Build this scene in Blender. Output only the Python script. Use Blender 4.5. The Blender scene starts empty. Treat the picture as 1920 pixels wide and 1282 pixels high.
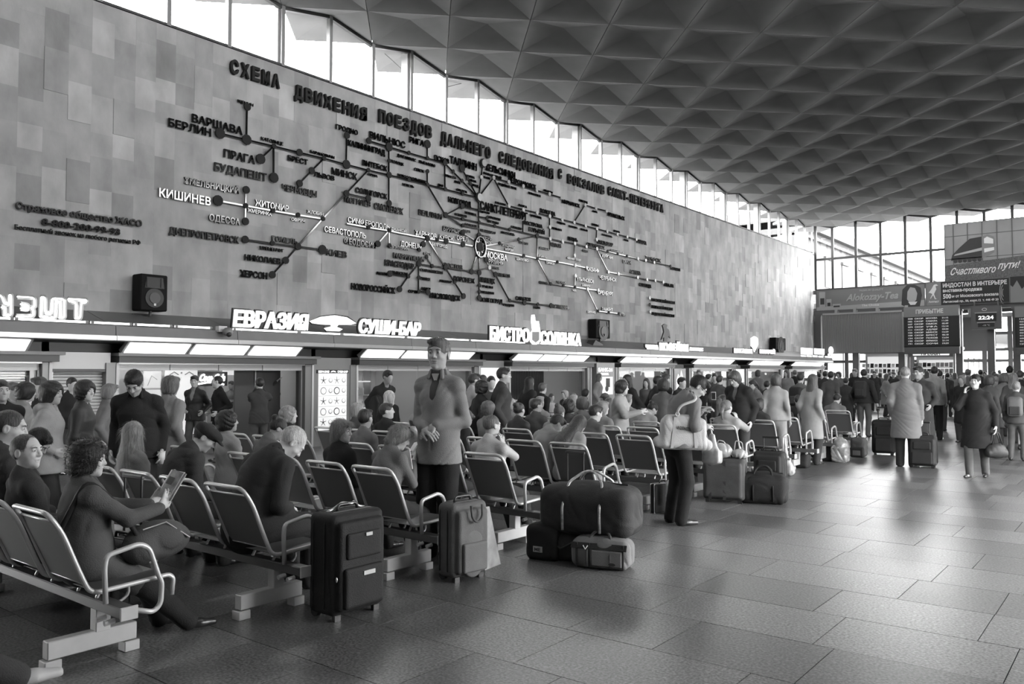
import bpy, math, random
import numpy as np
from mathutils import Vector, Matrix
S = bpy.context.scene
COL = S.collection
random.seed(7)
rng = np.random.default_rng(7)

# ------------------------------------------------------------------ camera, sky, exposure
F_PX = 1517.0
YAW = math.atan(1200 / F_PX)          # the wall runs along +Y, the lens looks this much to the left of it
PITCH = math.atan(57 / F_PX)
CAM_H = 1.65
cam_d = bpy.data.cameras.new('camera')
cam_d.sensor_fit = 'HORIZONTAL'; cam_d.sensor_width = 36.0
cam_d.lens = 36.0 * F_PX / 1920.0
cam_d.clip_end = 400
cam = bpy.data.objects.new('camera', cam_d); COL.objects.link(cam)
cam.location = (0, 0, CAM_H)
cam.rotation_euler = (math.pi / 2 + PITCH, 0, YAW)
S.camera = cam

W = bpy.data.worlds.new('overcast_sky'); S.world = W; W.use_nodes = True
wn = W.node_tree.nodes; wl = W.node_tree.links
bg = wn['Background']
tc = wn.new('ShaderNodeTexCoord'); nz = wn.new('ShaderNodeTexNoise'); nz.inputs['Scale'].default_value = 2.0
nz.inputs['Detail'].default_value = 4
mr = wn.new('ShaderNodeMapRange'); mr.inputs['To Min'].default_value = 0.93; mr.inputs['To Max'].default_value = 1.0
wl.new(tc.outputs['Generated'], nz.inputs['Vector']); wl.new(nz.outputs['Fac'], mr.inputs['Value'])
wl.new(mr.outputs['Result'], bg.inputs['Color'])
SKY = 17.0
bg.inputs['Strength'].default_value = SKY
S.view_settings.view_transform = 'Standard'; S.view_settings.look = 'None'
S.view_settings.gamma = 1.0; S.view_settings.use_curve_mapping = False
S.view_settings.exposure = 0.5
try:
    S.cycles.max_bounces = 6; S.cycles.diffuse_bounces = 4; S.cycles.glossy_bounces = 3
    S.cycles.transmission_bounces = 4; S.cycles.transparent_max_bounces = 12
    S.cycles.caustics_reflective = False; S.cycles.caustics_refractive = False
    S.cycles.use_denoising = True
    S.cycles.sample_clamp_indirect = 4.0
except Exception:
    pass

# sampling portals laid exactly in the glazed openings (they emit nothing; they tell Cycles where the sky comes in)
def portal(name, c, rot, sx, sy):
    d = bpy.data.lights.new(name, 'AREA'); d.shape = 'RECTANGLE'; d.size = sx; d.size_y = sy
    d.cycles.is_portal = True
    o = bpy.data.objects.new(name, d); COL.objects.link(o); o.location = c; o.rotation_euler = rot
H_ = math.pi / 2
portal('sky_portal_left', (-15.62, 21.0, 9.45), (0, -H_, 0), 1.7, 54.2)
portal('sky_portal_right', (2.17, 21.0, 9.45), (0, H_, 0), 1.7, 54.2)
portal('sky_portal_side', (2.12, 12.0, 1.83), (0, H_, 0), 2.95, 12.0)
portal('sky_portal_end', (-6.7, 48.2, 8.3), (-H_, 0, 0), 17.6, 3.8)
portal('sky_portal_lobby', (-2.0, 63.1, 2.7), (-H_, 0, 0), 12.4, 5.4)
portal('sky_portal_lobby_left', (-16.1, 63.1, 1.55), (-H_, 0, 0), 15.8, 3.1)

def ray(x, y):
    cy, sy = math.cos(YAW), math.sin(YAW); cp, sp = math.cos(PITCH), math.sin(PITCH)
    F = np.array([-sy * cp, cy * cp, sp]); R = np.array([cy, sy, 0]); U = np.array([sy * sp, -cy * sp, cp])
    return F + R * (x - 960) / F_PX + U * (641 - y) / F_PX
CAMP = np.array([0, 0, CAM_H])
def at(x, y, ax, v):                  # where the line of sight of a photo pixel meets the plane ax = v
    d = ray(x, y); return CAMP + d * ((v - CAMP[ax]) / d[ax])
def atd(x, y, depth):
    return CAMP + ray(x, y) * depth

# ------------------------------------------------------------------ materials
MC = {}
def mat(name, g, rough=0.6, metal=0.0, var=0.0, vs=3.0, bump=0.0, bs=60.0, emit=0.0, alpha=1.0, spec=0.5, coat=0.0, stretch=None, world=False):
    key = (name,)
    if key in MC: return MC[key]
    m = bpy.data.materials.new(name); m.use_nodes = True
    nt = m.node_tree; b = nt.nodes['Principled BSDF']
    b.inputs['Base Color'].default_value = (g, g, g, 1)
    b.inputs['Roughness'].default_value = rough; b.inputs['Metallic'].default_value = metal
    b.inputs['Specular IOR Level'].default_value = spec
    b.inputs['Coat Weight'].default_value = coat
    geo = None
    def pos(scale):
        nonlocal geo
        if geo is None: geo = nt.nodes.new('ShaderNodeNewGeometry' if world else 'ShaderNodeTexCoord')
        src = geo.outputs['Position' if world else 'Object']
        n = nt.nodes.new('ShaderNodeTexNoise'); n.inputs['Scale'].default_value = scale; n.inputs['Detail'].default_value = 5
        if stretch:
            mp = nt.nodes.new('ShaderNodeMapping'); mp.inputs['Scale'].default_value = stretch
            nt.links.new(src, mp.inputs['Vector']); nt.links.new(mp.outputs['Vector'], n.inputs['Vector'])
        else:
            nt.links.new(src, n.inputs['Vector'])
        return n
    if var:
        n = pos(vs); r = nt.nodes.new('ShaderNodeMapRange')
        r.inputs['From Min'].default_value = 0.25; r.inputs['From Max'].default_value = 0.75
        r.inputs['To Min'].default_value = g * (1 - var); r.inputs['To Max'].default_value = g * (1 + var)
        nt.links.new(n.outputs['Fac'], r.inputs['Value']); nt.links.new(r.outputs['Result'], b.inputs['Base Color'])
    if bump:
        n = pos(bs); bp = nt.nodes.new('ShaderNodeBump'); bp.inputs['Strength'].default_value = bump
        bp.inputs['Distance'].default_value = 0.01
        nt.links.new(n.outputs['Fac'], bp.inputs['Height']); nt.links.new(bp.outputs['Normal'], b.inputs['Normal'])
    if emit:
        b.inputs['Emission Color'].default_value = (1, 1, 1, 1); b.inputs['Emission Strength'].default_value = emit
        if emit < 2: m.cycles.emission_sampling = 'NONE'
    b.inputs['Alpha'].default_value = alpha
    MC[key] = m
    return m

def glass_mat(name, tint=0.96, gloss=0.08):
    m = bpy.data.materials.new(name); m.use_nodes = True; nt = m.node_tree
    nt.nodes.clear()
    o = nt.nodes.new('ShaderNodeOutputMaterial'); t = nt.nodes.new('ShaderNodeBsdfTransparent')
    t.inputs['Color'].default_value = (tint, tint, tint, 1)
    g = nt.nodes.new('ShaderNodeBsdfGlossy'); g.inputs['Roughness'].default_value = 0.02
    mx = nt.nodes.new('ShaderNodeMixShader'); fr = nt.nodes.new('ShaderNodeFresnel'); fr.inputs['IOR'].default_value = 1.25
    ge = nt.nodes.new('ShaderNodeNewGeometry'); iv = nt.nodes.new('ShaderNodeMath'); iv.operation = 'SUBTRACT'; iv.inputs[0].default_value = 1
    ml = nt.nodes.new('ShaderNodeMath'); ml.operation = 'MULTIPLY'
    nt.links.new(ge.outputs['Backfacing'], iv.inputs[1]); nt.links.new(iv.outputs[0], ml.inputs[0]); nt.links.new(fr.outputs[0], ml.inputs[1])
    nt.links.new(ml.outputs[0], mx.inputs['Fac'])
    nt.links.new(t.outputs[0], mx.inputs[1]); nt.links.new(g.outputs[0], mx.inputs[2]); nt.links.new(mx.outputs[0], o.inputs['Surface'])
    return m
GLASS = glass_mat('window_glass')

# ------------------------------------------------------------------ mesh building
def rotz(a): c, s = math.cos(a), math.sin(a); return np.array([[c, -s, 0], [s, c, 0], [0, 0, 1.0]])
def rotx(a): c, s = math.cos(a), math.sin(a); return np.array([[1.0, 0, 0], [0, c, -s], [0, s, c]])
def roty(a): c, s = math.cos(a), math.sin(a); return np.array([[c, 0, s], [0, 1.0, 0], [-s, 0, c]])
class MB:
    def __init__(s): s.v = []; s.f = []; s.m = []; s.n = 0
    def add(s, v, f, m=0):
        s.v.extend([tuple(float(c) for c in p) for p in v]); s.f.extend([tuple(i + s.n for i in q) for q in f])
        s.m.extend([m] * len(f)); s.n += len(v); return s
    def box(s, x0, x1, y0, y1, z0, z1, m=0):
        v = [(x0, y0, z0), (x1, y0, z0), (x1, y1, z0), (x0, y1, z0), (x0, y0, z1), (x1, y0, z1), (x1, y1, z1), (x0, y1, z1)]
        return s.add(v, [(3, 2, 1, 0), (4, 5, 6, 7), (0, 1, 5, 4), (1, 2, 6, 5), (2, 3, 7, 6), (3, 0, 4, 7)], m)
    def cbox(s, c, d, R=None, m=0, bev=0.0):
        c = np.array(c, float); d = np.array(d, float) / 2
        if bev:
            b = bev; P = []; 
            for sz in (-1, 1):
                for (sx, sy) in ((-1, -1), (1, -1), (1, 1), (-1, 1)):
                    P.append((sx * (d[0] - b), sy * (d[1] - b), sz * d[2]))
            for sz in (-1, 1):
                for (sx, sy) in ((-1, -1), (1, -1), (1, 1), (-1, 1)):
                    P.append((sx * d[0], sy * (d[1] - b), sz * (d[2] - b))); P.append((sx * (d[0] - b), sy * d[1], sz * (d[2] - b)))
            f = [(3, 2, 1, 0), (4, 5, 6, 7)]
            ring = lambda k: [8 + 8 * k + i for i in (0, 1, 3, 2, 4, 5, 7, 6)]
            a, b2 = ring(0), ring(1)
            # order around: corner0 X-side, corner0 Y-side, corner1 Y, corner1 X, corner2 X, corner2 Y, corner3 Y, corner3 X
            for i in range(8): f.append((a[i], a[(i + 1) % 8], b2[(i + 1) % 8], b2[i]))
            f += [(0, 1, a[2], a[1]), (1, 2, a[4], a[3]), (2, 3, a[6], a[5]), (3, 0, a[0], a[7]), (0, a[1], a[0]), (1, a[3], a[2]), (2, a[5], a[4]), (3, a[7], a[6])]
            f += [(5, 4, b2[1], b2[2]), (6, 5, b2[3], b2[4]), (7, 6, b2[5], b2[6]), (4, 7, b2[7], b2[0]), (4, b2[0], b2[1]), (5, b2[2], b2[3]), (6, b2[4], b2[5]), (7, b2[6], b2[7])]
            P = np.array(P)
        else:
            P = np.array([(sx * d[0], sy * d[1], sz * d[2]) for sz in (-1, 1) for sx, sy in ((-1, -1), (1, -1), (1, 1), (-1, 1))])
            f = [(3, 2, 1, 0), (4, 5, 6, 7), (0, 1, 5, 4), (1, 2, 6, 5), (2, 3, 7, 6), (3, 0, 4, 7)]
        if R is not None: P = P @ np.array(R).T
        return s.add(P + c, f, m)
    def tube(s, path, r, n=8, closed=False, m=0, cap=True):
        P = [np.array(p, float) for p in path]; N = len(P)
        rr = r if hasattr(r, '__len__') else [r] * N
        T = []
        for i in range(N):
            a = P[(i - 1) % N] if (closed or i > 0) else P[i]; b = P[(i + 1) % N] if (closed or i < N - 1) else P[i]
            t = b - a; T.append(t / (np.linalg.norm(t) + 1e-9))
        u = np.cross(T[0], (0, 0, 1.0)); 
        if np.linalg.norm(u) < 0.1: u = np.cross(T[0], (1.0, 0, 0))
        u /= np.linalg.norm(u); v = []
        for i in range(N):
            u = u - T[i] * (u @ T[i]); u /= (np.linalg.norm(u) + 1e-9); w = np.cross(T[i], u)
            for k in range(n):
                a = 2 * math.pi * k / n; v.append(P[i] + rr[i] * (math.cos(a) * u + math.sin(a) * w))
        f = []
        for i in range(N if closed else N - 1):
            j = (i + 1) % N
            for k in range(n):
                f.append((i * n + k, i * n + (k + 1) % n, j * n + (k + 1) % n, j * n + k))
        if not closed and cap:
            f.append(tuple(range(n - 1, -1, -1))); f.append(tuple((N - 1) * n + k for k in range(n)))
        return s.add(v, f, m)
    def prism(s, poly, org, U, V, depth, m=0):   # polygon in the plane org + a*U + b*V, thickened along UxV
        org, U, V = (np.array(q, float) for q in (org, U, V)); Nn = np.cross(U, V); Nn /= np.linalg.norm(Nn)
        k = len(poly); a = [org + p[0] * U + p[1] * V for p in poly]; b = [q + Nn * depth for q in a]
        f = [tuple(range(k - 1, -1, -1)), tuple(range(k, 2 * k))] + [(i, (i + 1) % k, k + (i + 1) % k, k + i) for i in range(k)]
        return s.add(a + b, f, m)
    def ell(s, c, r, n=12, m=0, R=None):
        P = []; 
        for i in range(n // 2 + 1):
            t = math.pi * i / (n // 2)
            for k in range(n):
                a = 2 * math.pi * k / n; P.append((math.sin(t) * math.cos(a) * r[0], math.sin(t) * math.sin(a) * r[1], math.cos(t) * r[2]))
        P = np.array(P)
        if R is not None: P = P @ np.array(R).T
        f = [(i * n + k, (i + 1) * n + k, (i + 1) * n + (k + 1) % n, i * n + (k + 1) % n) for i in range(n // 2) for k in range(n)]
        return s.add(P + np.array(c), f, m)
    def disc(s, c, U, V, r, depth, n=16, m=0, r2=None):
        return s.prism([(r * math.cos(2 * math.pi * k / n), (r2 or r) * math.sin(2 * math.pi * k / n)) for k in range(n)], c, U, V, depth, m)

def arc_path(pts, rad, seg=4):        # round the inner corners of a polyline
    pts = [np.array(p, float) for p in pts]; out = [pts[0]]
    for i in range(1, len(pts) - 1):
        a, b, c = pts[i - 1], pts[i], pts[i + 1]
        r = min(rad, np.linalg.norm(a - b) * .49, np.linalg.norm(c - b) * .49)
        p = b + (a - b) / np.linalg.norm(a - b) * r; q = b + (c - b) / np.linalg.norm(c - b) * r
        for k in range(seg + 1):
            t = k / seg; out.append((1 - t) ** 2 * p + 2 * t * (1 - t) * b + t * t * q)
    out.append(pts[-1]); return out

def mesh_from(name, v, f, mats, mi=None, smooth=False):
    me = bpy.data.meshes.new(name)
    me.from_pydata([tuple(p) for p in v], [], [tuple(q) for q in f])
    for m in mats: me.materials.append(m)
    if mi is not None and len(mats) > 1: me.polygons.foreach_set('material_index', np.array(mi, dtype=np.int32))
    if smooth: me.polygons.foreach_set('use_smooth', np.ones(len(me.polygons), dtype=bool))
    me.update(); return me
def link(name, me, parent=None):
    o = bpy.data.objects.new(name, me); COL.objects.link(o)
    if parent is not None: o.parent = parent
    return o
def tag(o, label=None, cat=None, group=None, kind=None):
    if label: o['label'] = label
    if cat: o['category'] = cat
    if group: o['group'] = group
    if kind: o['kind'] = kind
    return o
def thing(name, label, cat, loc=(0, 0, 0), rz=0.0, group=None):
    o = bpy.data.objects.new(name, None); COL.objects.link(o); o.location = tuple(float(c) for c in loc); o.rotation_euler = (0, 0, rz)
    o.empty_display_size = .1
    return tag(o, label, cat, group)
def to_local(v, parent):              # world points -> the frame of the (top-level) parent chain
    v = np.asarray(v, float)
    chain = []; p = parent
    while p is not None: chain.append(p); p = p.parent
    for p in reversed(chain):
        v = (v - np.array(p.location)) @ rotz(p.rotation_euler.z)
    return v
def part(name, mb, m, parent=None, smooth=False, label=None):   # vertices are given in world space
    mats = m if isinstance(m, (list, tuple)) else [m]
    v = to_local(mb.v, parent) if parent is not None else mb.v
    o = link(name, mesh_from(name, v, mb.f, mats, mb.m, smooth), parent)
    if label: o['label'] = label
    return o
def lpart(name, mb, m, parent=None, smooth=False, label=None):  # vertices are given in the parent's frame
    mats = m if isinstance(m, (list, tuple)) else [m]
    o = link(name, mesh_from(name, mb.v, mb.f, mats, mb.m, smooth), parent)
    if label: o['label'] = label
    return o
def struct(name, mb, m, parent=None, smooth=False):
    o = part(name, mb, m, parent, smooth)
    if parent is None: o['kind'] = 'structure'
    return o
def dup_tree(o, parent=None):
    c = o.copy(); COL.objects.link(c)
    if parent is not None: c.parent = parent
    for ch in list(o.children): dup_tree(ch, c)
    return c

# ------------------------------------------------------------------ lettering
TXT = {}
def text_geo(s, bold=0.0, depth=0.08, spacing=1.0):
    key = (s, bold, depth, spacing)
    if key in TXT: return TXT[key]
    cu = bpy.data.curves.new('lettering', 'FONT'); cu.body = s; cu.size = 1.0; cu.extrude = depth / 2; cu.offset = bold
    cu.resolution_u = 2; cu.space_character = spacing
    o = bpy.data.objects.new('lettering', cu); me = o.to_mesh()
    v = np.zeros(len(me.vertices) * 3); me.vertices.foreach_get('co', v); v = v.reshape(-1, 3)
    f = [tuple(p.vertices) for p in me.polygons]
    o.to_mesh_clear(); bpy.data.objects.remove(o); bpy.data.curves.remove(cu)
    if len(v):
        v[:, 0] -= v[:, 0].min()
    TXT[key] = (v, f); return TXT[key]
CAP = 0.73                            # cap height of the built-in face at size 1
def lettering(mb, s, org, U, V, width, height, depth=0.02, bold=0.02, m=0, shear=0.0, spacing=1.0):
    v, f = text_geo(s, bold, 0.1, spacing)
    if not len(v): return mb
    org, U, V = (np.array(q, float) for q in (org, U, V)); Nn = np.cross(U, V)
    w = v[:, 0].max()
    sx = (width / w) if width else height / CAP; sy = height / CAP
    x = v[:, 0] * sx + shear * v[:, 1] * sy
    P = org + np.outer(x, U) + np.outer(v[:, 1] * sy, V) + np.outer((v[:, 2] / 0.1 + .5) * depth, Nn)
    return mb.add(P, f, m)
# ------------------------------------------------------------------ the hall
WX = -15.5          # stone wall
RX = 2.05           # opposite wall, beside the camera
YF = 48.07          # glazed end wall
YB = -6.0
ZW = 8.66           # top of the stone, sill of the clerestory
ZN, ZA = 10.06, 10.33
LX, LY = 1.35, 1.37
Y0 = 11.08
UY, UZ = (0, 1, 0), (0, 0, 1)

concrete = mat('ceiling_concrete', .22, .8, var=.10, vs=1.5, bump=.15, bs=12, world=True)
joint_dark = mat('joint_dark', .03, .9)
stone_g = [.36, .40, .44, .38, .31, .50]
def stone_mat(i):
    m = mat('wall_stone_%d' % i, stone_g[i], .75, var=.26, vs=2.0, bump=.3, bs=14, stretch=(1, 1, .6), world=True); return m
STONE = [stone_mat(i) for i in range(6)]
steel_frame = mat('window_frame_steel', .28, .5, .3)
dark_frame = mat('window_frame_dark', .06, .5)
off_white = mat('painted_white', .55, .6)

def granite(i, g):
    m = bpy.data.materials.new('floor_granite_%d' % i); m.use_nodes = True; nt = m.node_tree; b = nt.nodes['Principled BSDF']
    co = nt.nodes.new('ShaderNodeNewGeometry')
    n1 = nt.nodes.new('ShaderNodeTexNoise'); n1.inputs['Scale'].default_value = 60; n1.inputs['Detail'].default_value = 2
    n2 = nt.nodes.new('ShaderNodeTexNoise'); n2.inputs['Scale'].default_value = 1.7; n2.inputs['Detail'].default_value = 3
    vo = nt.nodes.new('ShaderNodeTexVoronoi'); vo.inputs['Scale'].default_value = 14
    for n in (n1, n2, vo): nt.links.new(co.outputs['Position'], n.inputs['Vector'])
    r1 = nt.nodes.new('ShaderNodeMapRange'); r1.inputs['From Min'].default_value = .35; r1.inputs['From Max'].default_value = .68
    r1.inputs['To Min'].default_value = g * .45; r1.inputs['To Max'].default_value = g * 1.75
    nt.links.new(n1.outputs['Fac'], r1.inputs['Value'])
    r2 = nt.nodes.new('ShaderNodeMapRange'); r2.inputs['To Min'].default_value = .75; r2.inputs['To Max'].default_value = 1.25
    nt.links.new(n2.outputs['Fac'], r2.inputs['Value'])
    mu = nt.nodes.new('ShaderNodeMath'); mu.operation = 'MULTIPLY'
    nt.links.new(r1.outputs[0], mu.inputs[0]); nt.links.new(r2.outputs[0], mu.inputs[1])
    ch = nt.nodes.new('ShaderNodeMath'); ch.operation = 'LESS_THAN'; ch.inputs[1].default_value = .16
    nt.links.new(vo.outputs['Distance'], ch.inputs[0])
    mx = nt.nodes.new('ShaderNodeMix'); mx.data_type = 'FLOAT'; mx.inputs[3].default_value = g * 2.6
    ml = nt.nodes.new('ShaderNodeMath'); ml.operation = 'MULTIPLY'; ml.inputs[1].default_value = .35
    nt.links.new(ch.outputs[0], ml.inputs[0]); nt.links.new(ml.outputs[0], mx.inputs[0]); nt.links.new(mu.outputs[0], mx.inputs[2])
    nt.links.new(mx.outputs[0], b.inputs['Base Color'])
    rr = nt.nodes.new('ShaderNodeMapRange'); rr.inputs['To Min'].default_value = .29; rr.inputs['To Max'].default_value = .38
    nt.links.new(n2.outputs['Fac'], rr.inputs['Value']); nt.links.new(rr.outputs[0], b.inputs['Roughness'])
    b.inputs['Specular IOR Level'].default_value = .5
    bp = nt.nodes.new('ShaderNodeBump'); bp.inputs['Strength'].default_value = .03; bp.inputs['Distance'].default_value = .001
    return m
GRAN = [granite(0, .085), granite(1, .105), granite(2, .125)]

# floor: slab, then paving stones (the nearest 300 each on its own)
fl = struct('floor', MB().box(-24, RX, YB, 64, -.3, -.012), joint_dark)
unit = mesh_from('floor_tile', [(x, y, z) for z in (-1, 0) for x, y in ((-.5, -.5), (.5, -.5), (.5, .5), (-.5, .5))],
                 [(3, 2, 1, 0), (4, 5, 6, 7), (0, 1, 5, 4), (1, 2, 6, 5), (2, 3, 7, 6), (3, 0, 4, 7)], [GRAN[0]])
tiles = []
y = YB; row = 0
while y < 63:
    x = -24 + random.uniform(0, .7)
    while x < RX:
        w = random.choice((.62, .85, .92, 1.0, 1.12)); x1 = min(x + w, RX)
        if x1 - x > .1: tiles.append((x, x1, y, y + .69))
        x = x1
    y += .69; row += 1
def seen(t):
    cx, cy = (t[0] + t[1]) / 2, (t[2] + t[3]) / 2
    th = math.atan2(cx, cy) + YAW
    return cy > 2.2 and cx > -5.6 and abs(th) < .60 and cy < 30
near = sorted([t for t in tiles if seen(t)], key=lambda t: math.hypot((t[0] + t[1]) / 2, (t[2] + t[3]) / 2))[:298]
ns = set(near); rest = MB()
for t in near:
    o = link('tile', unit, fl); g = .006
    o.location = ((t[0] + t[1]) / 2, (t[2] + t[3]) / 2, random.uniform(-.0006, .0006)); o.scale = (t[1] - t[0] - g, t[3] - t[2] - g, .012)
    o.material_slots[0].link = 'OBJECT'; o.material_slots[0].material = GRAN[random.randrange(3)]
for t in tiles:
    if t in ns: continue
    rest.box(t[0] + .003, t[1] - .003, t[2] + .003, t[3] - .003, -.0119, random.uniform(-.0006, .0006), random.randrange(3))
o = part('tile', rest, GRAN, fl); o['kind'] = 'stuff'

# ceiling: shallow pyramid coffers on a diagonal grid, each a precast piece
cl = struct('ceiling', MB().box(WX - .5, RX + .5, YB - .5, YF + .5, ZA + .14, ZA + .5), concrete)
g = .012
cv = [(-LX + g, 0, ZN), (0, -LY + g, ZN), (LX - g, 0, ZN), (0, LY - g, ZN), (0, 0, ZA),
      (-LX + g, 0, ZN + .13), (0, -LY + g, ZN + .13), (LX - g, 0, ZN + .13), (0, LY - g, ZN + .13), (0, 0, ZA + .1)]
cf = [(1, 0, 4), (2, 1, 4), (3, 2, 4), (0, 3, 4), (5, 6, 9), (6, 7, 9), (7, 8, 9), (8, 5, 9)] + [(i, (i + 1) % 4, 5 + (i + 1) % 4, 5 + i) for i in range(4)]
coffer = mesh_from('coffer', cv, cf, [concrete])
cells = []
for i in range(0, 14):
    for j in range(-13, 30):
        if (i + j) % 2 == 0: continue
        cx, cy = WX + i * LX, Y0 + j * LY
        if cy > YF + 1.0: continue
        th = math.atan2(cx, cy) + YAW
        cells.append((0 if (cy > 3 and abs(th) < .64) else 1, math.hypot(cx, cy), cx, cy))
cells.sort(); restc = MB()
for k, (_, _, cx, cy) in enumerate(cells):
    if k < 298:
        o = link('coffer', coffer, cl); o.location = (cx, cy, 0)
    else:
        restc.add([(v[0] + cx, v[1] + cy, v[2]) for v in cv], cf)
if restc.v:
    o = part('coffer', restc, concrete, cl); o['kind'] = 'stuff'

# stone wall with its slabs
wl_ = struct('wall_left', MB().box(WX - .45, WX - .05, YB, YF, 2.0, ZW), joint_dark)
slab = mesh_from('stone_slab', [(x, y, z) for z in (-.5, .5) for x, y in ((-1, -.5), (0, -.5), (0, .5), (-1, .5))],
                 [(3, 2, 1, 0), (4, 5, 6, 7), (0, 1, 5, 4), (1, 2, 6, 5), (2, 3, 7, 6), (3, 0, 4, 7)], [STONE[0]])
sl = []
y = YB
while y < YF:
    w = .415; z = ZW
    first = True
    while z > 2.05:
        h = random.choice((.45, .62, .68, .72, .78)) if not first else random.uniform(.3, .8)
        first = False
        z1 = max(z - h, 2.0); sl.append((y, min(y + w, YF), z1, z)); z = z1
    y += w
vis = sorted([s for s in sl if s[0] > 4.2], key=lambda s: s[0])[:299]
vs_ = set(vis); rest = MB()
for s in sl:
    proud = random.choice((0, .003, .006, .016)) if random.random() < .25 else random.uniform(0, .003)
    mi = random.choices(range(6), (3, 5, 4, 4, 2, 1))[0]
    if s in vs_:
        o = link('stone_slab', slab, wl_); o.location = (WX + proud, (s[0] + s[1]) / 2, (s[2] + s[3]) / 2)
        o.scale = (.07, s[1] - s[0], s[3] - s[2])
        o.material_slots[0].link = 'OBJECT'; o.material_slots[0].material = STONE[mi]
    else:
        rest.box(WX - .06, WX + proud, s[0], s[1], s[2], s[3], mi)
o = part('stone_slab', rest, STONE, wl_); o['kind'] = 'stuff'

# opposite wall with the same clerestory, back wall
struct('wall_right', MB().box(RX, RX + .3, YB, YF, 3.3, ZW).box(RX, RX + .3, 18, YF, 0, 3.3).box(RX, RX + .3, YB, 6, 0, 3.3).box(RX, RX + .3, 6, 18, 0, .35), mat('dark_side_wall', .13, .7, var=.2))
for k in range(6):  # low windows added out of view, letting daylight onto the aisle people and floor
    ya = 6 + 2 * k
    wr_ = struct('window_added_side_%d' % (k + 1), MB().box(RX, RX + .12, ya - .05, ya + .05, .35, 3.3), steel_frame)
    part('window_frame', MB().box(RX + .02, RX + .1, ya, ya + 2, 2.3, 2.38), steel_frame, wr_)
    part('pane', MB().box(RX + .05, RX + .06, ya, ya + 2, .35, 3.3), GLASS, wr_)
struct('wall_back', MB().box(WX, RX, YB - .3, YB, 0, ZA), STONE[3])
for k in range(0):
    xa = WX + k * (RX - WX) / 7; xb = WX + (k + 1) * (RX - WX) / 7
    wb_ = struct('window_back_%d' % (k + 1), MB().box(xa - .05, xa + .05, YB - .1, YB, 0, 3.4), steel_frame)
    part('window_frame', MB().box(xa, xb, YB - .08, YB - .02, 2.3, 2.4), steel_frame, wb_)
    part('pane', MB().box(xa, xb, YB - .055, YB - .045, 0, 3.4), GLASS, wb_)

# clerestory glazing: windows between the posts
def top_z(j):                                     # underside of the ceiling over a wall at grid line j
    return ZN if j % 2 == 0 else ZA
wn_ = 0
def clerestory(X, side, j0, j1, detail=True):
    global wn_
    for j in range(j0, j1):
        ya, yb = Y0 + j * LY, Y0 + (j + 1) * LY
        ya = max(ya, YB); yb = min(yb, YF)
        if yb - ya < .2: continue
        wn_ += 1
        za = top_z(j); zb = top_z(j + 1)
        r = struct('window_%d' % wn_, MB().box(X - .06, X + .06, ya - .045, ya + .045, ZW, za), steel_frame)
        fr = MB()
        fr.prism([(ya, ZW), (yb, ZW), (yb, ZW + .05), (ya, ZW + .05)], (X - .04, 0, 0), UY, UZ, .08)
        fr.prism([(ya, za - .09), (yb, zb - .09), (yb, zb + .02), (ya, za + .02)], (X - .05, 0, 0), UY, UZ, .1)
        part('window_frame', fr, dark_frame, r)
        part('pane', MB().prism([(ya, ZW + .04), (yb, ZW + .04), (yb, zb - .03), (ya, za - .03)], (X - .006, 0, 0), UY, UZ, .012), GLASS, r)
        if j % 3 == 0 and detail:
            part('post', MB().box(X - side * .02, X - side * .26, ya - .10, ya + .02, ZW, za), off_white, r)
clerestory(WX, 1, -12, 27)
clerestory(RX, -1, -12, 27, False)
struct('trim_1', MB().box(WX - .3, WX + .03, YB, YF, ZW, ZW + .035), steel_frame)
# wire bracing seen behind two of the panes
b = MB()
for (x0, y0, x1, y1) in ((712, 92, 765, 140), (765, 150, 830, 215), (730, 190, 870, 155)):
    b.tube([at(x0, y0, 0, WX - .35), at(x1, y1, 0, WX - .35)], .008, 5)
tag(part('wire_brace', b, dark_frame), 'thin crossed bracing wires behind the fifth clerestory bay', 'wire')

# glazed end wall
def fx(x, Y=YF): return float(at(x, 600, 1, Y)[0])
mull = [fx(v) for v in (1531, 1563, 1607, 1653.5, 1700, 1748, 1798, 1849.5, 1902.6, 1957, 2013)] + [-1.3, 0.05, 1.4]
mull = [m for m in mull if m < RX] + [RX]
tops = [ZA, ZN] * 8
for k in range(len(mull) - 1):
    wn_ += 1; xa, xb = mull[k], mull[k + 1]; za, zb = tops[k] - .0, tops[k + 1] - .0
    r = struct('window_%d' % wn_, MB().box(xa - .07, xa + .07, YF - .05, YF + .05, 6.45, za + .05), dark_frame)
    for nm, (z0, z1) in (('transom', (8.16, 8.29)), ('sill', (6.42, 6.5))):
        part(nm, MB().box(xa, xb, YF - .04, YF + .04, z0, z1), dark_frame, r)
    part('head', MB().prism([(xa, za - .08), (xb, zb - .08), (xb, zb + .04), (xa, za + .04)], (0, YF + .04, 0), (1, 0, 0), UZ, .08), dark_frame, r)
    part('pane', MB().box(xa, xb, YF - .006, YF + .006, 6.5, 8.19), GLASS, r)
    part('pane', MB().prism([(xa, 8.26), (xb, 8.26), (xb, zb), (xa, za)], (0, YF + .006, 0), (1, 0, 0), UZ, .012), GLASS, r)
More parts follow.
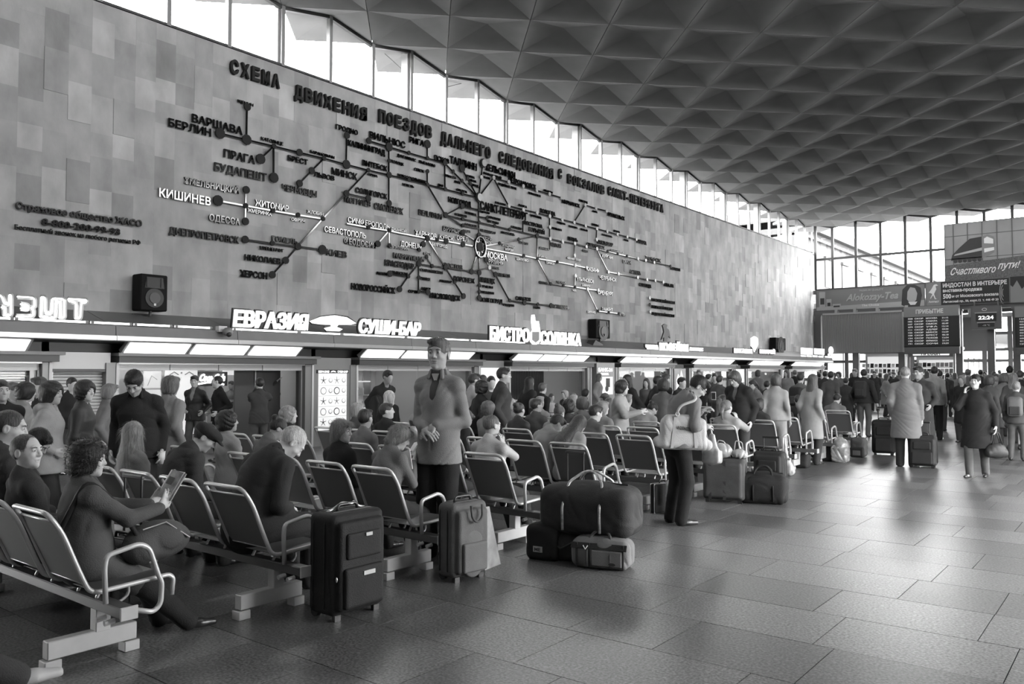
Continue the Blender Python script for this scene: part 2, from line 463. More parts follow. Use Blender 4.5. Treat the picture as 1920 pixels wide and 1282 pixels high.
# carrying beam and columns under the glazing
grey_metal = mat('grey_metal_cladding', .16, .45, .2)
pale_metal = mat('pale_metal', .42, .35, .5)
struct('trim_2', MB().box(WX, RX, YF + .02, YF + .3, 6.2, 6.44), grey_metal)
struct('trim_3', MB().box(WX, RX, YF + .02, YF + .3, 4.98, 5.22), grey_metal)
for x in (WX + .25, fx(1603), fx(1689), fx(1797), fx(1857), fx(1905), fx(1980), -2.2, 1.5):
    tag(part('column', MB().box(x - .16, x + .16, YF - .0, YF + .3, 0, 5.0).box(x - .2, x + .2, YF - .03, YF + .33, 4.9, 5.0).box(x - .2, x + .2, YF - .03, YF + .33, 0, .12), grey_metal), None, None, None, 'structure')

# the hall beyond the end wall: soffit, bright glazed front with doors
struct('ceiling_beyond', MB().box(-24, RX + 2, YF + .3, 64, 5.4, 5.7), concrete)
for X0, X1 in ((-24.2, -24.0),): struct('wall_beyond', MB().box(X0, X1, YF, 64, 0, 5.4), STONE[3])
struct('wall_beyond_near', MB().box(-24, WX - .5, YF - .2, YF, 0, 5.4), STONE[3])
bx = np.arange(-23.9, 3.9, 1.5)
for k in range(len(bx) - 1):
    wn_ += 1; xa, xb = bx[k], bx[k + 1]
    r = struct('window_%d' % wn_, MB().box(xa - .14, xa + .14, 62.9, 63.05, 0, 5.4), grey_metal)
    fr = MB()
    for z in (0.02, 1.0, 2.35, 3.1, 4.2): fr.box(xa, xb, 62.93, 63.02, z, z + .2)
    part('window_frame', fr, grey_metal, r)
    part('pane', MB().box(xa, xb, 62.97, 62.98, 0, 5.4), GLASS, r)
struct('wall_added_sky_blocker', MB().box(-24, -8.2, 62.8, 62.9, 3.1, 5.4), grey_metal)  # opaque band added behind the boards to cut the sky coming through the glazing
# what stands outside: pale facade parallel to the stone wall, pavement
facade = mat('pale_facade', .052, .8, var=.06)
facade_w = mat('facade_window', .036, .3)
bld = thing('building', 'long pale classical facade outside the end wall glazing', 'building', (-23.5, 90, 0))
part('wall', MB().box(-30, -22.5, 66, 170, -.5, 14.2), facade, bld)
part('cornice', MB().box(-30, -22.0, 66, 170, 13.6, 14.4).box(-30, -22.2, 66, 170, 12.9, 13.1), facade, bld)
part('roof', MB().prism([(-30, 14.4), (-22.2, 14.4), (-24, 15.2), (-30, 15.2)], (0, 170, 0), (1, 0, 0), UZ, 104), facade_w, bld)
for yy in range(68, 168, 5):
    for z0 in (1.2, 5.2, 9.2):
        o = part('window', MB().box(-22.55, -22.42, yy, yy + 1.6, z0, z0 + 2.4), facade_w, bld)
        part('lintel', MB().box(-22.6, -22.3, yy - .2, yy + 1.8, z0 + 2.45, z0 + 2.7), facade, o)
for yy in (80, 104, 131):
    part('chimney', MB().box(-26, -25, yy, yy + 1.4, 14.4, 16.2), facade, bld)
struct('ground', MB().box(-200, 200, -150, 300, -.5, -.31), mat('asphalt', .12, .9, var=.1))
struct('pavement', MB().box(-60, 60, 64, 200, -.31, -.05), mat('outside_paving', .3, .9, var=.1))
# ------------------------------------------------------------------ shop fronts under the stone wall
lamp = mat('lamp_diffuser', .9, .5, emit=2.2)
lamp2 = mat('shop_ceiling_lamp', .9, .5, emit=5.0)
neon = mat('neon_tube', .9, .5, emit=2.6)
sign_white = mat('lit_sign_face', .9, .5, emit=.75)
sign_side = mat('sign_return_dark', .03, .5)
fascia_m = mat('canopy_grey', .15, .45, .1, var=.08)
fascia_l = mat('canopy_silver_trim', .5, .3, .4)
beam_m = mat('beam_dark_grey', .055, .45)
pil_m = mat('pilaster_grey', .22, .4, .2)
pil_l = mat('pilaster_pale_edge', .55, .4)
head_m = mat('header_pane', .45, .3)
in_wall = mat('shop_inner_wall', .55, .7)
in_dark = mat('shop_inner_dark', .05, .5)
screen_w = mat('lightbox_white', .6, .5, emit=.42)
ink = mat('print_ink', .06, .6)
ink_m = mat('print_grey', .35, .6)

# canopy running the length of the wall: cladding panels between joints
can = thing('canopy', 'long grey canopy with silver lip over the shop fronts', 'canopy', (WX, 26, 0))
prof = [(-15.5, 2.80), (-14.42, 2.47), (-14.32, 2.47), (-14.30, 2.30), (-14.32, 2.30), (-14.6, 2.30), (-15.5, 2.30)]
yy = 2.0
while yy < 47.6:
    y1 = min(yy + 2.42, 47.6)
    c = MB(); P = [(p[0], p[1]) for p in prof]
    c.prism([(p[0], p[1]) for p in reversed(P)], (0, yy + .006, 0), (1, 0, 0), UZ, -(y1 - yy - .012))
    part('cladding_panel', c, fascia_m, can)
    part('lip_trim', MB().box(-14.5, -14.27, yy + .004, y1 - .004, 2.215, 2.295), fascia_l, can)
    yy = y1
part('soffit', MB().prism([(-15.4, 2.16), (-14.3, 2.2), (-14.3, 2.24), (-15.4, 2.30)], (0, 47.6, 0), (1, 0, 0), UZ, 45.6), fascia_m, can)
part('canopy_back', MB().box(-15.5, -15.0, 2, 47.6, 1.98, 2.2), beam_m, can)

secs = [(2.2, 5.77), (7.05, 11.15), (12.65, 16.82), (18.4, 22.5), (24.5, 28.3), (30.2, 34.2), (36.0, 40.2), (41.6, 46.6)]
GX = -14.75
SECN = ['kiosk at the left edge', 'neon shop', 'shop behind the standing man', 'diner', 'cafe', 'fifth shop', 'bright far shop', 'last shop by the end wall']
for k, (a, b) in enumerate(secs):
    n = 3 if k else 2
    # light troughs in the soffit
    w = (b - a - .25) / n
    for q in range(n):
        y0, y1 = a + .08 + q * w, a + .08 + (q + 1) * w - .12
        if k == 0 and q == 1: pass
        t = thing('soffit_light', 'strip lamp in the soffit over the %s, %s one' % (SECN[k], (['left', 'right'] if n == 2 else ['left', 'middle', 'right'])[q]), 'lamp', (-14.5, (y0 + y1) / 2, 2.1), group='strip lamps in the canopy soffit')
        part('lamp_housing', MB().prism([(-14.36, 2.19), (-14.62, 1.995), (-14.70, 2.06), (-14.42, 2.22)], (0, y0 - .05, 0), (1, 0, 0), UZ, -(y1 - y0 + .1)), fascia_l, t)
        part('diffuser', MB().prism([(-14.372, 2.165), (-14.352, 2.18), (-14.602, 1.99), (-14.612, 2.0)], (0, y0, 0), (1, 0, 0), UZ, -(y1 - y0)), lamp, t)
    # dark header beam with overhang
    h = thing('header_beam', ['dark header beam at the left frame edge above the first kiosk', 'dark header beam over the open shop with the cursive neon sign', 'dark header beam over the shop window behind the standing man', 'dark header beam over the diner below the rabbit sign', 'dark header beam over the cafe with crowded doorway', 'dark header beam over the fifth shop from the menu board', 'dark header beam over the brightly lit far shop', 'dark header beam over the last shop by the end wall'][k], 'beam', (GX, (a + b) / 2, 1.8))
    part('beam', MB().box(-14.95, -14.5, a - .05, b + .22, 1.83, 1.985), beam_m, h)
    part('beam_cap', MB().box(-14.95, -14.46, a - .08, b + .3, 1.945, 2.0), grey_metal, h)
    part('edge_strip', MB().box(-14.7, -14.63, a, b, 1.80, 1.83), pale_metal, h)
    npn = 4; pw = (b - a) / npn
    for q in range(npn):
        part('header_pane', MB().box(-14.80, -14.72, a + q * pw + .008, a + (q + 1) * pw - .008, 1.69, 1.80), head_m, h)
    # glazing below
    wn_ += 1
    r = struct('window_%d' % wn_, MB().box(-14.8, -14.72, a, a + .035, 0, 1.7).box(-14.8, -14.72, b - .035, b, 0, 1.7), pale_metal)
    gg = MB()
    if k not in (3,):
        for q in range(npn):
            if q in (1, 2) and k in (1,): continue
            part('pane', MB().box(-14.765, -14.755, a + q * pw + .02, a + (q + 1) * pw - .02, .1, 1.69), GLASS, r)
    # pilasters
    for sd_, (p0, p1) in zip(('right', 'left'), ((b, b + .22), (a - .22, a)) if k else ((b, b + .15),)):
        nm = thing('pilaster', 'grey pilaster with pale edge at the %s of the %s' % (sd_, SECN[k]), 'pilaster', (GX, p0, 0), group='pilasters between the shop fronts')
        part('shaft', MB().box(-14.95, -14.62, p0, p1, 0, 1.82), pil_m, nm)
        part('edge', MB().box(-14.62, -14.60, p1 - .05, p1 - .0, 0, 1.82), pil_l, nm)

# interiors: back wall, side walls, ceilings with lamps
struct('wall_shop_back', MB().box(-19.6, -19.4, 0, 47.9, 0, 2.6), in_wall)
struct('ceiling_shop', MB().box(-19.6, -15.0, 0, 47.9, 2.25, 2.4), off_white)
for y in (5.9, 11.6, 17.5, 23.6, 29.3, 35.2, 41):
    struct('wall_shop_partition', MB().box(-19.38, -15.0, y, y + .12, 0, 2.2), in_wall)
for k, (a, b) in enumerate(secs):
    for y in np.arange(a + .6, b, 1.5):
        for x in (-16.4, -18.2):
            tag(part('ceiling_lamp', MB().box(x - .5, x + .5, y - .12, y + .12, 2.2, 2.25), lamp2), 'flush lamp in the ceiling inside the shops', 'lamp', 'ceiling lamps inside the shops')

# roller shutter beside the first kiosk
rs = thing('roller_shutter', 'closed pale slatted roller shutter left of the neon shop', 'shutter', (-14.75, 6.4, 0))
sh_m = mat('shutter_slat', .55, .5, .1)
z = .05
while z < 1.66:
    part('slat', MB().prism([(-14.80, z), (-14.772, z + .012), (-14.765, z + .028), (-14.772, z + .046), (-14.80, z + .054)], (0, 5.98, 0), (1, 0, 0), UZ, -.86), sh_m, rs); z += .056
part('shutter_box', MB().box(-14.95, -14.66, 5.93, 6.92, 1.70, 2.0), head_m, rs)
part('box_lip', MB().box(-14.95, -14.645, 5.93, 6.95, 1.66, 1.71), beam_m, rs)
for y in (5.92, 6.84): part('guide_rail', MB().box(-14.82, -14.72, y, y + .06, 0, 1.68), pale_metal, rs)
# first kiosk's small blind
bl_ = thing('window_blind', 'small lit slatted blind in the kiosk at the left edge', 'blind', (-14.9, 5.4, 1.2))
z = 1.0
while z < 1.64:
    part('slat', MB().box(-14.94, -14.92, 5.05, 5.62, z, z + .022), pale_metal, bl_); z += .042
part('blind_frame', MB().box(-14.96, -14.93, 4.98, 5.68, .96, .99).box(-14.96, -14.9, 4.98, 5.03, .96, 1.68).box(-14.96, -14.9, 5.63, 5.68, .96, 1.68).box(-14.96, -14.9, 4.98, 5.68, 1.65, 1.68), dark_frame, bl_)
part('blind_backing', MB().box(-14.99, -14.97, 5.0, 5.66, .96, 1.66), in_wall, bl_)

# neon tubes on the canopy slope
k = 0
for kq, (xa, ya, xb, yb) in enumerate(((-260, 579, 25, 597), (27, 597, 165, 604.5), (170, 605, 247, 609), (251, 609, 322, 612.6), (328, 613, 397, 616), (437, 616, 560, 623.5), (560, 624, 640, 629), (640, 629, 760, 634), (760, 634, 880, 640), (880, 640, 985, 645), (1010, 646, 1085, 649.5))):
    A = at(xa, ya, 0, -14.38); B = at(xb, yb, 0, -14.38); A[2] = B[2] = 2.515
    t = thing('neon_tube', 'straight white neon tube on the canopy top, %s from the left' % ('first second third fourth fifth sixth seventh eighth ninth tenth eleventh'.split()[kq]), 'lamp', A, group='neon tubes along the canopy')
    part('tube', MB().tube([A, B], .02, 6), neon, t)
    part('cap', MB().tube([A, A + np.array([0, .05, 0])], .03, 6), fascia_l, t)
    part('cap', MB().tube([B, B - np.array([0, .05, 0])], .03, 6), fascia_l, t)

# ---- lit signs standing on the canopy
NX = (1, 0, 0)
def lit_text(name, s, x0, x1, yb, h, label, bold=.05, X=-14.45, m=None, spacing=1.0, shear=0):
    A = at(x0, yb, 0, X); B = at(x1, yb, 0, X)
    dep = A[1] * 0 + float(np.dot(A - CAMP, ray(960, 641))) / 1.0
    hh = h / F_PX * float((A - CAMP) @ (ray(960, 641)))
    t = thing(name, label, 'sign', A)
    mb = MB(); lettering(mb, s, (X, A[1], A[2]), UY, UZ, B[1] - A[1], hh, .05, bold, spacing=spacing, shear=shear)
    part('letters', mb, m or sign_white, t)
    mb = MB(); lettering(mb, s, (X - .06, A[1] - .02, A[2] - .02), UY, UZ, B[1] - A[1] + .04, hh + .04, .05, bold + .02, spacing=spacing, shear=shear)
    part('letter_returns', mb, sign_side, t)
    z = A[2]; 
    part('stand', MB().box(X - .06, X - .03, A[1] + .2, A[1] + .24, 2.48, z + .05).box(X - .06, X - .03, B[1] - .24, B[1] - .2, 2.48, z + .05), fascia_m, t)
    return t
# neon outline letters at the far left: the end of a word
def outline_sign():
    X = -14.42
    t = thing('sign', 'outlined neon letters ending in a large T at the left edge', 'sign', at(80, 600, 0, X))
    def st(paths):
        mb = MB(); m2 = MB()
        for p in paths:
            q = [at(x, y, 0, X) for x, y in p]; q2 = [at(x, y, 0, X - .05) for x, y in p]
            mb.tube(arc_path(q, .05), .012, 5); m2.tube(arc_path(q2, .05), .045, 5)
        part('letter', mb, neon, t); part('letter_return', m2, fascia_l, t)
    st([[(-12, 552), (2, 553), (8, 570), (17, 570), (17, 553), (20, 553), (20, 592), (8, 592), (8, 576), (2, 576)]])
    st([[(32, 556), (64, 558), (64, 575), (57, 577), (62, 581), (62, 593), (30, 593)], [(38, 570), (52, 572), (52, 580), (38, 578)]])
    st([[(77, 557), (84, 557), (84, 586), (95, 588), (97, 559), (120, 560), (120, 596), (112, 596), (112, 566), (104, 566), (103, 597), (76, 594), (77, 557)]])
    st([[(128, 560), (162, 562), (161, 568), (152, 568), (150, 597), (142, 597), (142, 567), (129, 565), (128, 560)]])
outline_sign()
lit_text('sign', 'ЕВРАЗИЯ', 436, 575, 611, 30, 'glowing brush-style letters on the canopy left of the tree emblem', .035, shear=.08)
lit_text('sign', 'СУШИ-БАР', 671, 786, 623, 25, 'glowing brush-style letters on the canopy right of the tree emblem', .035, shear=.12)
def px_poly(pts, X, depth, mb, m=0):
    P = [at(x, y, 0, X) for x, y in pts]
    return mb.prism([(p[1], p[2]) for p in P][::1] if True else None, (X, 0, 0), UY, UZ, depth, m)
tr = thing('emblem_sign', 'glowing flat-topped tree emblem between the two word signs', 'sign', at(625, 620, 0, -14.45))
mb = MB(); px_poly([(580, 602), (600, 594), (625, 591), (648, 595), (666, 606), (655, 609), (632, 609), (629, 613), (640, 617), (634, 621), (612, 620), (607, 615), (620, 612), (620, 609), (600, 608), (585, 606)][::-1], -14.45, .05, mb)
part('emblem', mb, sign_white, tr)
mb = MB(); px_poly([(578, 603), (600, 592), (625, 589), (650, 593), (669, 607), (642, 612), (636, 624), (610, 623), (606, 612), (583, 608)][::-1], -14.52, .05, mb)
part('emblem_back', mb, sign_side, tr)
lit_text('sign', 'БИСТРО', 918, 991, 637, 25, 'glowing serif letters left of the rabbit-eared pot emblem', .03)
lit_text('sign', 'СОЛЯНКА', 1013, 1088, 644, 23, 'glowing serif letters right of the rabbit-eared pot emblem', .03)
rb = thing('emblem_sign', 'glowing pot emblem with two tall ears between serif letters', 'sign', at(1003, 640, 0, -14.45))
mb = MB(); px_poly([(993, 640), (993, 625), (997, 619), (995, 600), (996, 590), (1000, 590), (1002, 602), (1003, 618), (1004, 602), (1008, 602), (1010, 616), (1012, 626), (1011, 640), (1004, 646), (998, 646)][::-1], -14.43, .05, mb)
part('emblem', mb, sign_white, rb)
mb = MB(); px_poly([(998, 622), (1010, 622), (1010, 637), (1004, 642), (998, 637)][::-1], -14.37, .02, mb)
part('pot', mb, pil_m, rb)
lit_text('sign', 'ЧАШКА', 1210, 1233, 654, 8, 'small glowing word at the left of the cafe sign', .04)
lit_text('sign', 'КОФЕЙНЯ', 1236, 1289, 657, 14, 'glowing cafe word sign below the small dark figure', .05)
lit_text('sign', 'ЛАКОМС', 1292, 1317, 657, 6, 'small glowing word at the right of the cafe sign', .04)
fg = thing('figure_emblem', 'dark cut-out figure standing above the cafe sign', 'sign', at(1246, 640, 0, -14.45))
mb = MB(); px_poly([(1238, 637), (1243, 622), (1242, 616), (1240, 610), (1244, 607), (1249, 609), (1248, 615), (1252, 618), (1255, 634), (1251, 630), (1248, 640), (1243, 640), (1243, 632)][::-1], -14.48, .05, mb)
part('figure', mb, sign_side, fg)
lit_text('sign', 'МАГАЗИН', 1376, 1409, 661, 8, 'small glowing shop word left of the round lit emblem', .04)
lit_text('sign', 'КНИГОЧЕЙ', 1424, 1452, 662, 7, 'small glowing shop word right of the round lit emblem', .04)
em = thing('emblem_sign', 'round lit emblem with a tail between two small words', 'sign', at(1413, 650, 0, -14.45))
mb = MB(); px_poly([(1407, 634), (1413, 630), (1419, 634), (1420, 645), (1416, 654), (1413, 660), (1412, 654), (1407, 648)][::-1], -14.45, .05, mb)
part('emblem', mb, sign_white, em)
part('emblem_back', MB().box(-14.52, -14.47, at(1408, 650, 0, -14.5)[1], at(1418, 650, 0, -14.5)[1], 2.6, 3.1), sign_side, em)
fs = thing('sign', 'row of small lit boxes at the far end of the canopy', 'sign', at(1525, 665, 0, -14.45))
mb = MB()
for a, b_, c, d in ((1503, 653, 1524, 664), (1528, 654, 1546, 664), (1503, 666, 1511, 669), (1514, 666, 1522, 669), (1525, 666, 1533, 669), (1536, 667, 1544, 670), (1548, 668, 1560, 670)):
    P, Q = at(a, d, 0, -14.45), at(c, b_, 0, -14.45); mb.box(-14.5, -14.45, P[1], Q[1], P[2], Q[2])
part('lit_box', mb, sign_white, fs)
gb = thing('globe_lamp', 'oval white lamp on the grille panel near the wall corner', 'lamp', at(1558, 657, 0, -14.4))
part('globe', MB().ell(at(1558, 657, 0, -14.4), (.12, .28, .24), 12), sign_white, gb, True)
part('bracket', MB().tube([at(1558, 657, 0, -14.4), at(1556, 668, 0, -14.5)], .02, 6), sign_side, gb)

# security camera on the canopy
sc = thing('security_camera', 'dome camera on a bracket left of the brush-style letters', 'camera', at(424, 622, 0, -14.3))
c0 = at(427, 622, 0, -14.15)
part('housing', MB().ell(c0, (.10, .10, .09), 12), pil_m, sc, True)
part('lens', MB().ell(c0 + np.array([.06, -.01, -.05]), (.055, .055, .055), 10), sign_side, sc, True)
part('bracket', MB().cbox(at(415, 617, 0, -14.3), (.12, .18, .12)).tube([at(415, 618, 0, -14.3), c0], .03, 6), sh_m, sc)

# loudspeakers
spk = mat('loudspeaker_black', .010, .7, var=.1, spec=.15)
spk_g = mat('loudspeaker_cone', .07, .5)
def speaker(x0, y0, x1, y1, label, base_x, base_y):
    X = -15.1; A = at(x0, y1, 0, X); B = at(x1, y0, 0, X)
    w = (B[1] - A[1]); h = B[2] - A[2]; cy, cz = (A[1] + B[1]) / 2, (A[2] + B[2]) / 2
    t = thing('loudspeaker', label, 'loudspeaker', (X, cy, cz))
    part('cabinet', MB().cbox((X - .17, cy, cz), (.34, w, h), bev=.02), spk, t)
    part('horn', MB().prism([(-w * .36, h * .12), (w * .36, h * .12), (w * .3, h * .42), (-w * .3, h * .42)], (X, cy, cz), UY, UZ, .015).box(X + .01, X + .03, cy - w * .3, cy - w * .22, cz + h * .15, cz + h * .40).box(X + .01, X + .03, cy + w * .22, cy + w * .3, cz + h * .15, cz + h * .40), sign_side, t)
    part('woofer_ring', MB().disc((X, cy, cz - h * .15), UY, UZ, w * .34, .02, 20), sign_side, t)
    part('woofer_cone', MB().disc((X + .015, cy, cz - h * .15), UY, UZ, w * .2, .02, 16), spk_g, t)
    part('badge', MB().cbox((X + .03, cy, cz - h * .33), (.01, w * .08, w * .08)), pale_metal, t)
    part('bracket', MB().tube(arc_path([(X - .15, cy, A[2]), (X - .15, cy, A[2] - .1), (-15.4, cy - .25 * base_x, A[2] - .14), (-15.4, cy - .25 * base_x, 2.78 + base_y)], .03), .03, 6), sign_side, t)
speaker(263, 517, 315, 581, 'large black loudspeaker on a crooked bracket, nearest one on the wall', 1, 0)
speaker(1118, 600, 1144, 633, 'black loudspeaker right of the rabbit sign', 1, -.1)
speaker(1455, 634, 1473, 656, 'small black loudspeaker farthest along the stone wall', 0, -.1)

# raised boxes / clutter on the canopy
cb = thing('junction_box', 'dark cable box lying on the canopy under the second loudspeaker', 'box', at(1105, 650, 0, -14.9))
A = at(1100, 651, 0, -14.9); part('box', MB().prism([(A[1], A[2]), (A[1] + .8, A[2] - .03), (A[1] + .7, A[2] + .12), (A[1] + .25, A[2] + .25)], (-15.0, 0, 0), UY, UZ, .3), sign_side, cb)
part('cable', MB().tube([(-14.8, A[1] + .7, A[2] + .05), (-14.6, A[1] + 1.0, A[2])], .015, 5), sign_side, cb)

# ---- menu light box
mbx = thing('menu_board', 'tall white backlit food menu with rows of round dishes', 'menu board', (-14.6, 11.9, 0))
part('case', MB().box(-14.95, -14.64, 11.40, 12.46, 0, 1.98), pil_m, mbx)
y0m, y1m = 11.52, 12.32
part('light_panel', MB().box(-14.64, -14.62, y0m, y1m, .35, 1.63), screen_w, mbx)
part('header', MB().box(-14.64, -14.61, y0m - .05, y1m + .05, 1.63, 1.71), sign_side, mbx)
t_ = MB(); lettering(t_, 'ЕВРАЗИЯ', (-14.61, y0m - .02, 1.645), UY, UZ, .30, .045, .004, .03); lettering(t_, 'СУШИ-БАР', (-14.61, y1m - .28, 1.645), UY, UZ, .30, .045, .004, .03)
part('header_lettering', t_, sign_white, mbx)
part('header_emblem', MB().prism([(0, 0), (.08, .012), (.16, 0), (.13, .03), (.08, .04), (.03, .03)], (-14.61, y0m + .32, 1.65), UY, UZ, .004), sign_white, mbx)
for r_ in range(5):
    for c_ in range(2):
        yy_, zz_ = y0m + .13 + c_ * .38, 1.47 - r_ * .235
        part('dish', MB().disc((-14.619, yy_ + .2, zz_), UY, UZ, .055, .004, 14).disc((-14.6185, yy_ + .2, zz_ + .01), UY, UZ, .04, .006, 14, 1), [ink_m, screen_w], mbx)
        o = MB()
        if r_ % 2: o.disc((-14.619, yy_, zz_), UY, UZ, .085, .004, 16).disc((-14.6185, yy_, zz_), UY, UZ, .065, .006, 14, 1)
        else:
            for a_ in range(5): o.prism([(-.01, 0), (.01, 0), (.004, .09), (-.004, .09)], (-14.619, yy_, zz_), (0, math.cos(a_ * 1.26), math.sin(a_ * 1.26)), (0, -math.sin(a_ * 1.26), math.cos(a_ * 1.26)), .004)
        part('food_print', o, [ink_m if (r_ + c_) % 2 else ink, screen_w], mbx)
for z in (1.35, 1.12, .88, .65): part('grid_line', MB().box(-14.62, -14.618, y0m, y1m, z, z + .006), ink_m, mbx)

# ---- lit panel between third and fourth fronts, cash kiosk, further lit boards
lp = thing('light_panel', 'blank white backlit panel behind the tall man in dark jacket', 'light panel', (-14.7, 17.6, 0))
part('case', MB().box(-14.95, -14.68, 17.04, 18.18, 0, 1.98), pil_m, lp); part('face', MB().box(-14.68, -14.66, 17.15, 18.02, .3, 1.78), screen_w, lp)
at_ = thing('ticket_machine', 'payment terminal with bright screen between diner and cafe', 'machine', (-14.5, 23.5, 0))
part('cabinet', MB().box(-14.95, -14.55, 22.95, 24.1, 0, 1.98), pil_m, at_)
part('screen', MB().box(-14.55, -14.53, 23.15, 23.95, .9, 1.5), screen_w, at_)
part('picture', MB().box(-14.53, -14.525, 23.5, 23.75, 1.15, 1.45).disc((-14.53, 23.55, 1.1), UY, UZ, .1, .01), ink, at_)
t_ = MB(); lettering(t_, 'БАНК-24', (-14.55, 23.05, 1.68), UY, UZ, .9, .12, .01, .03); lettering(t_, 'ОПЛАТА', (-14.55, 23.2, 1.56), UY, UZ, .5, .07, .01, .03)
part('lettering', t_, sign_white, at_)
for k, (y, w, z0, z1, lb) in enumerate(((28.9, .7, .9, 1.75, 'jagged white lit figure board right of the cafe front'), (34.7, .9, 1.2, 1.8, 'white lit board above the boy looking down'), (40.6, .6, .6, 1.75, 'white lit board beside the brightest far shop'), (47.0, .7, .6, 1.8, 'stack of white lit strips at the last shop corner'))):
    t = thing('light_panel', lb, 'light panel', (-14.6, y, 0))
    part('case', MB().box(-14.95, -14.66, y - .15, y + w + .15, 0, 1.80), pil_m, t)
    f = MB()
    if k == 0: f.prism([(y, z0), (y + w, z0), (y + w, 1.3), (y + w * .8, 1.5), (y + w * .6, z1), (y + w * .45, 1.45), (y + .15, 1.6), (y, 1.35)], (-14.66, 0, 0), UY, UZ, .02)
    elif k == 3:
        for q in range(6): f.box(-14.66, -14.64, y, y + w, z0 + q * .2, z0 + q * .2 + .16)
    else: f.box(-14.66, -14.64, y, y + w, z0, z1)
    part('face', f, screen_w, t)

# ---- inside the shops: shelves, fridges, script sign, posters, tables
bottle_m = [mat('bottle_%d' % i, g_, .3) for i, g_ in enumerate((.08, .3, .6))]
def shelf(x, y, w, label, n=4, axis=1, gl=.5):
    t = thing('display_shelf', label, 'shelf', (x, y, 0))
    part('back', MB().box(x - .3, x - .27, y, y + w, 0, 1.75), in_wall, t)
    for s in (y, y + w - .03): part('side', MB().box(x - .3, x, s, s + .03, 0, 1.75), pale_metal, t)
    for q in range(n):
        z = .35 + q * 1.4 / n; part('board', MB().box(x - .3, x, y, y + w, z, z + .03), screen_w if q % 2 else pale_metal, t)
    return t
def bottles(x, y, w, label_group, n=4, cnt=6):
    for q in range(n):
        z = .38 + q * 1.4 / n
        for c in range(cnt):
            if random.random() < .15: continue
            yy_ = y + .08 + c * (w - .1) / cnt; hh = random.uniform(.16, .26); r_ = random.uniform(.025, .04)
            mb = MB().tube([(x - .12, yy_, z), (x - .12, yy_, z + hh * .6), (x - .12, yy_, z + hh * .75), (x - .12, yy_, z + hh)], [r_, r_, r_ * .4, r_ * .4], 6)
            tag(part('bottle', mb, random.choice(bottle_m)), 'packaged goods standing on the shelves inside ' + label_group, 'bottle', 'goods on shelves in ' + label_group)
shelf(-17.4, 7.4, .9, 'white display shelf just inside the neon shop'); bottles(-17.4, 7.4, .9, 'the neon shop')
fr_ = thing('poster_stand', 'column of three white picture cards inside the neon shop', 'poster', (-16.2, 8.9, 0))
part('frame', MB().box(-16.26, -16.24, 8.3, 8.75, .4, 1.72), pale_metal, fr_)
for q in range(3):
    part('card', MB().box(-16.24, -16.22, 8.34, 8.71, .55 + q * .39, .9 + q * .39), screen_w, fr_)
    part('sketch', MB().tube([(-16.215, 8.42, .6 + q * .39), (-16.215, 8.5, .8 + q * .39), (-16.215, 8.62, .72 + q * .39)], .006, 4), ink_m, fr_)
po = thing('poster', 'white lit poster with two dark brow strokes behind the grey coat woman', 'poster', (-16.6, 9.6, 1))
part('sheet', MB().box(-16.62, -16.6, 9.0, 9.75, .3, 1.85), screen_w, po)
part('print', MB().tube([(-16.59, 9.1, 1.6), (-16.59, 9.2, 1.66), (-16.59, 9.3, 1.6)], .012, 4).tube([(-16.59, 9.45, 1.6), (-16.59, 9.55, 1.66), (-16.59, 9.65, 1.6)], .012, 4).disc((-16.6, 9.37, 1.64), UY, UZ, .02, .01), ink_m, po)
def script_sign(x0, x1, yb, X, label):
    A = at(x0, yb, 0, X); B = at(x1, yb, 0, X); w = B[1] - A[1]
    t = thing('neon_sign', label, 'sign', A)
    part('panel', MB().box(X - .06, X - .02, A[1] - .1, B[1] + .1, A[2] - .12, A[2] + w * .32), in_dark, t)
    mb = MB(); lettering(mb, 'Coca-Cola', (X, A[1], A[2]), UY, UZ, w, w * .25, .03, .03, shear=.35)
    part('lettering', mb, neon, t)
    mb = MB().tube(arc_path([(X, A[1], A[2] - .07), (X, A[1] + w * .5, A[2] - .02), (X, B[1], A[2] - .09)], .3), .02, 5); part('underline', mb, neon, t)
script_sign(372, 420, 714, -17.0, 'white cursive neon sign on the back wall above two men')
script_sign(1020, 1042, 712, -17.8, 'white cursive neon sign deep inside the diner')
mn = thing('menu_screens', 'row of small lit menu boxes above the counter staff', 'screen', (-18, 11, 1.6))
for a, b_ in ((419, 441), (443, 461), (462, 468)):
    P, Q = at(a, 703, 0, -17.6), at(b_, 692, 0, -17.6)
    part('screen', MB().box(-17.65, -17.6, P[1], Q[1], P[2], 1.78), screen_w, mn)
ct = thing('counter', 'pale serving counter inside the neon shop', 'counter', (-17.5, 10.6, 0))
part('body', MB().box(-17.9, -17.3, 9.9, 11.5, 0, .95), in_wall, ct); part('top', MB().box(-17.95, -17.2, 9.85, 11.55, .95, 1.0), pale_metal, ct)
dp = thing('curtain', 'dark glass partition in the right part of the neon shop', 'partition', (-15.4, 11, 0))
part('panel', MB().box(-15.5, -15.45, 9.95, 11.1, 0, 1.9), in_dark, dp); part('frame', MB().box(-15.44, -15.42, 10.42, 10.45, 0, 1.9), pale_metal, dp)
shelf(-16.0, 13.4, .9, 'shelf with lit boards behind the blurred walker'); bottles(-16.0, 13.4, .9, 'the second shop', cnt=5)
ls = thing('lamp_column', 'vertical column of white lamps behind the standing man', 'lamp', (-15.6, 13.9, 0))
for q in range(7): part('lamp', MB().ell((-15.3, 13.15, .35 + q * .21), (.07, .07, .09), 8), sign_white, ls, True)
part('pole', MB().box(-15.4, -15.38, 13.1, 13.2, 0, 1.85), pale_metal, ls)
dk = thing('curtain', 'dark ribbed curtain covering the right half of the diner window', 'curtain', (-16.8, 21.5, 0))
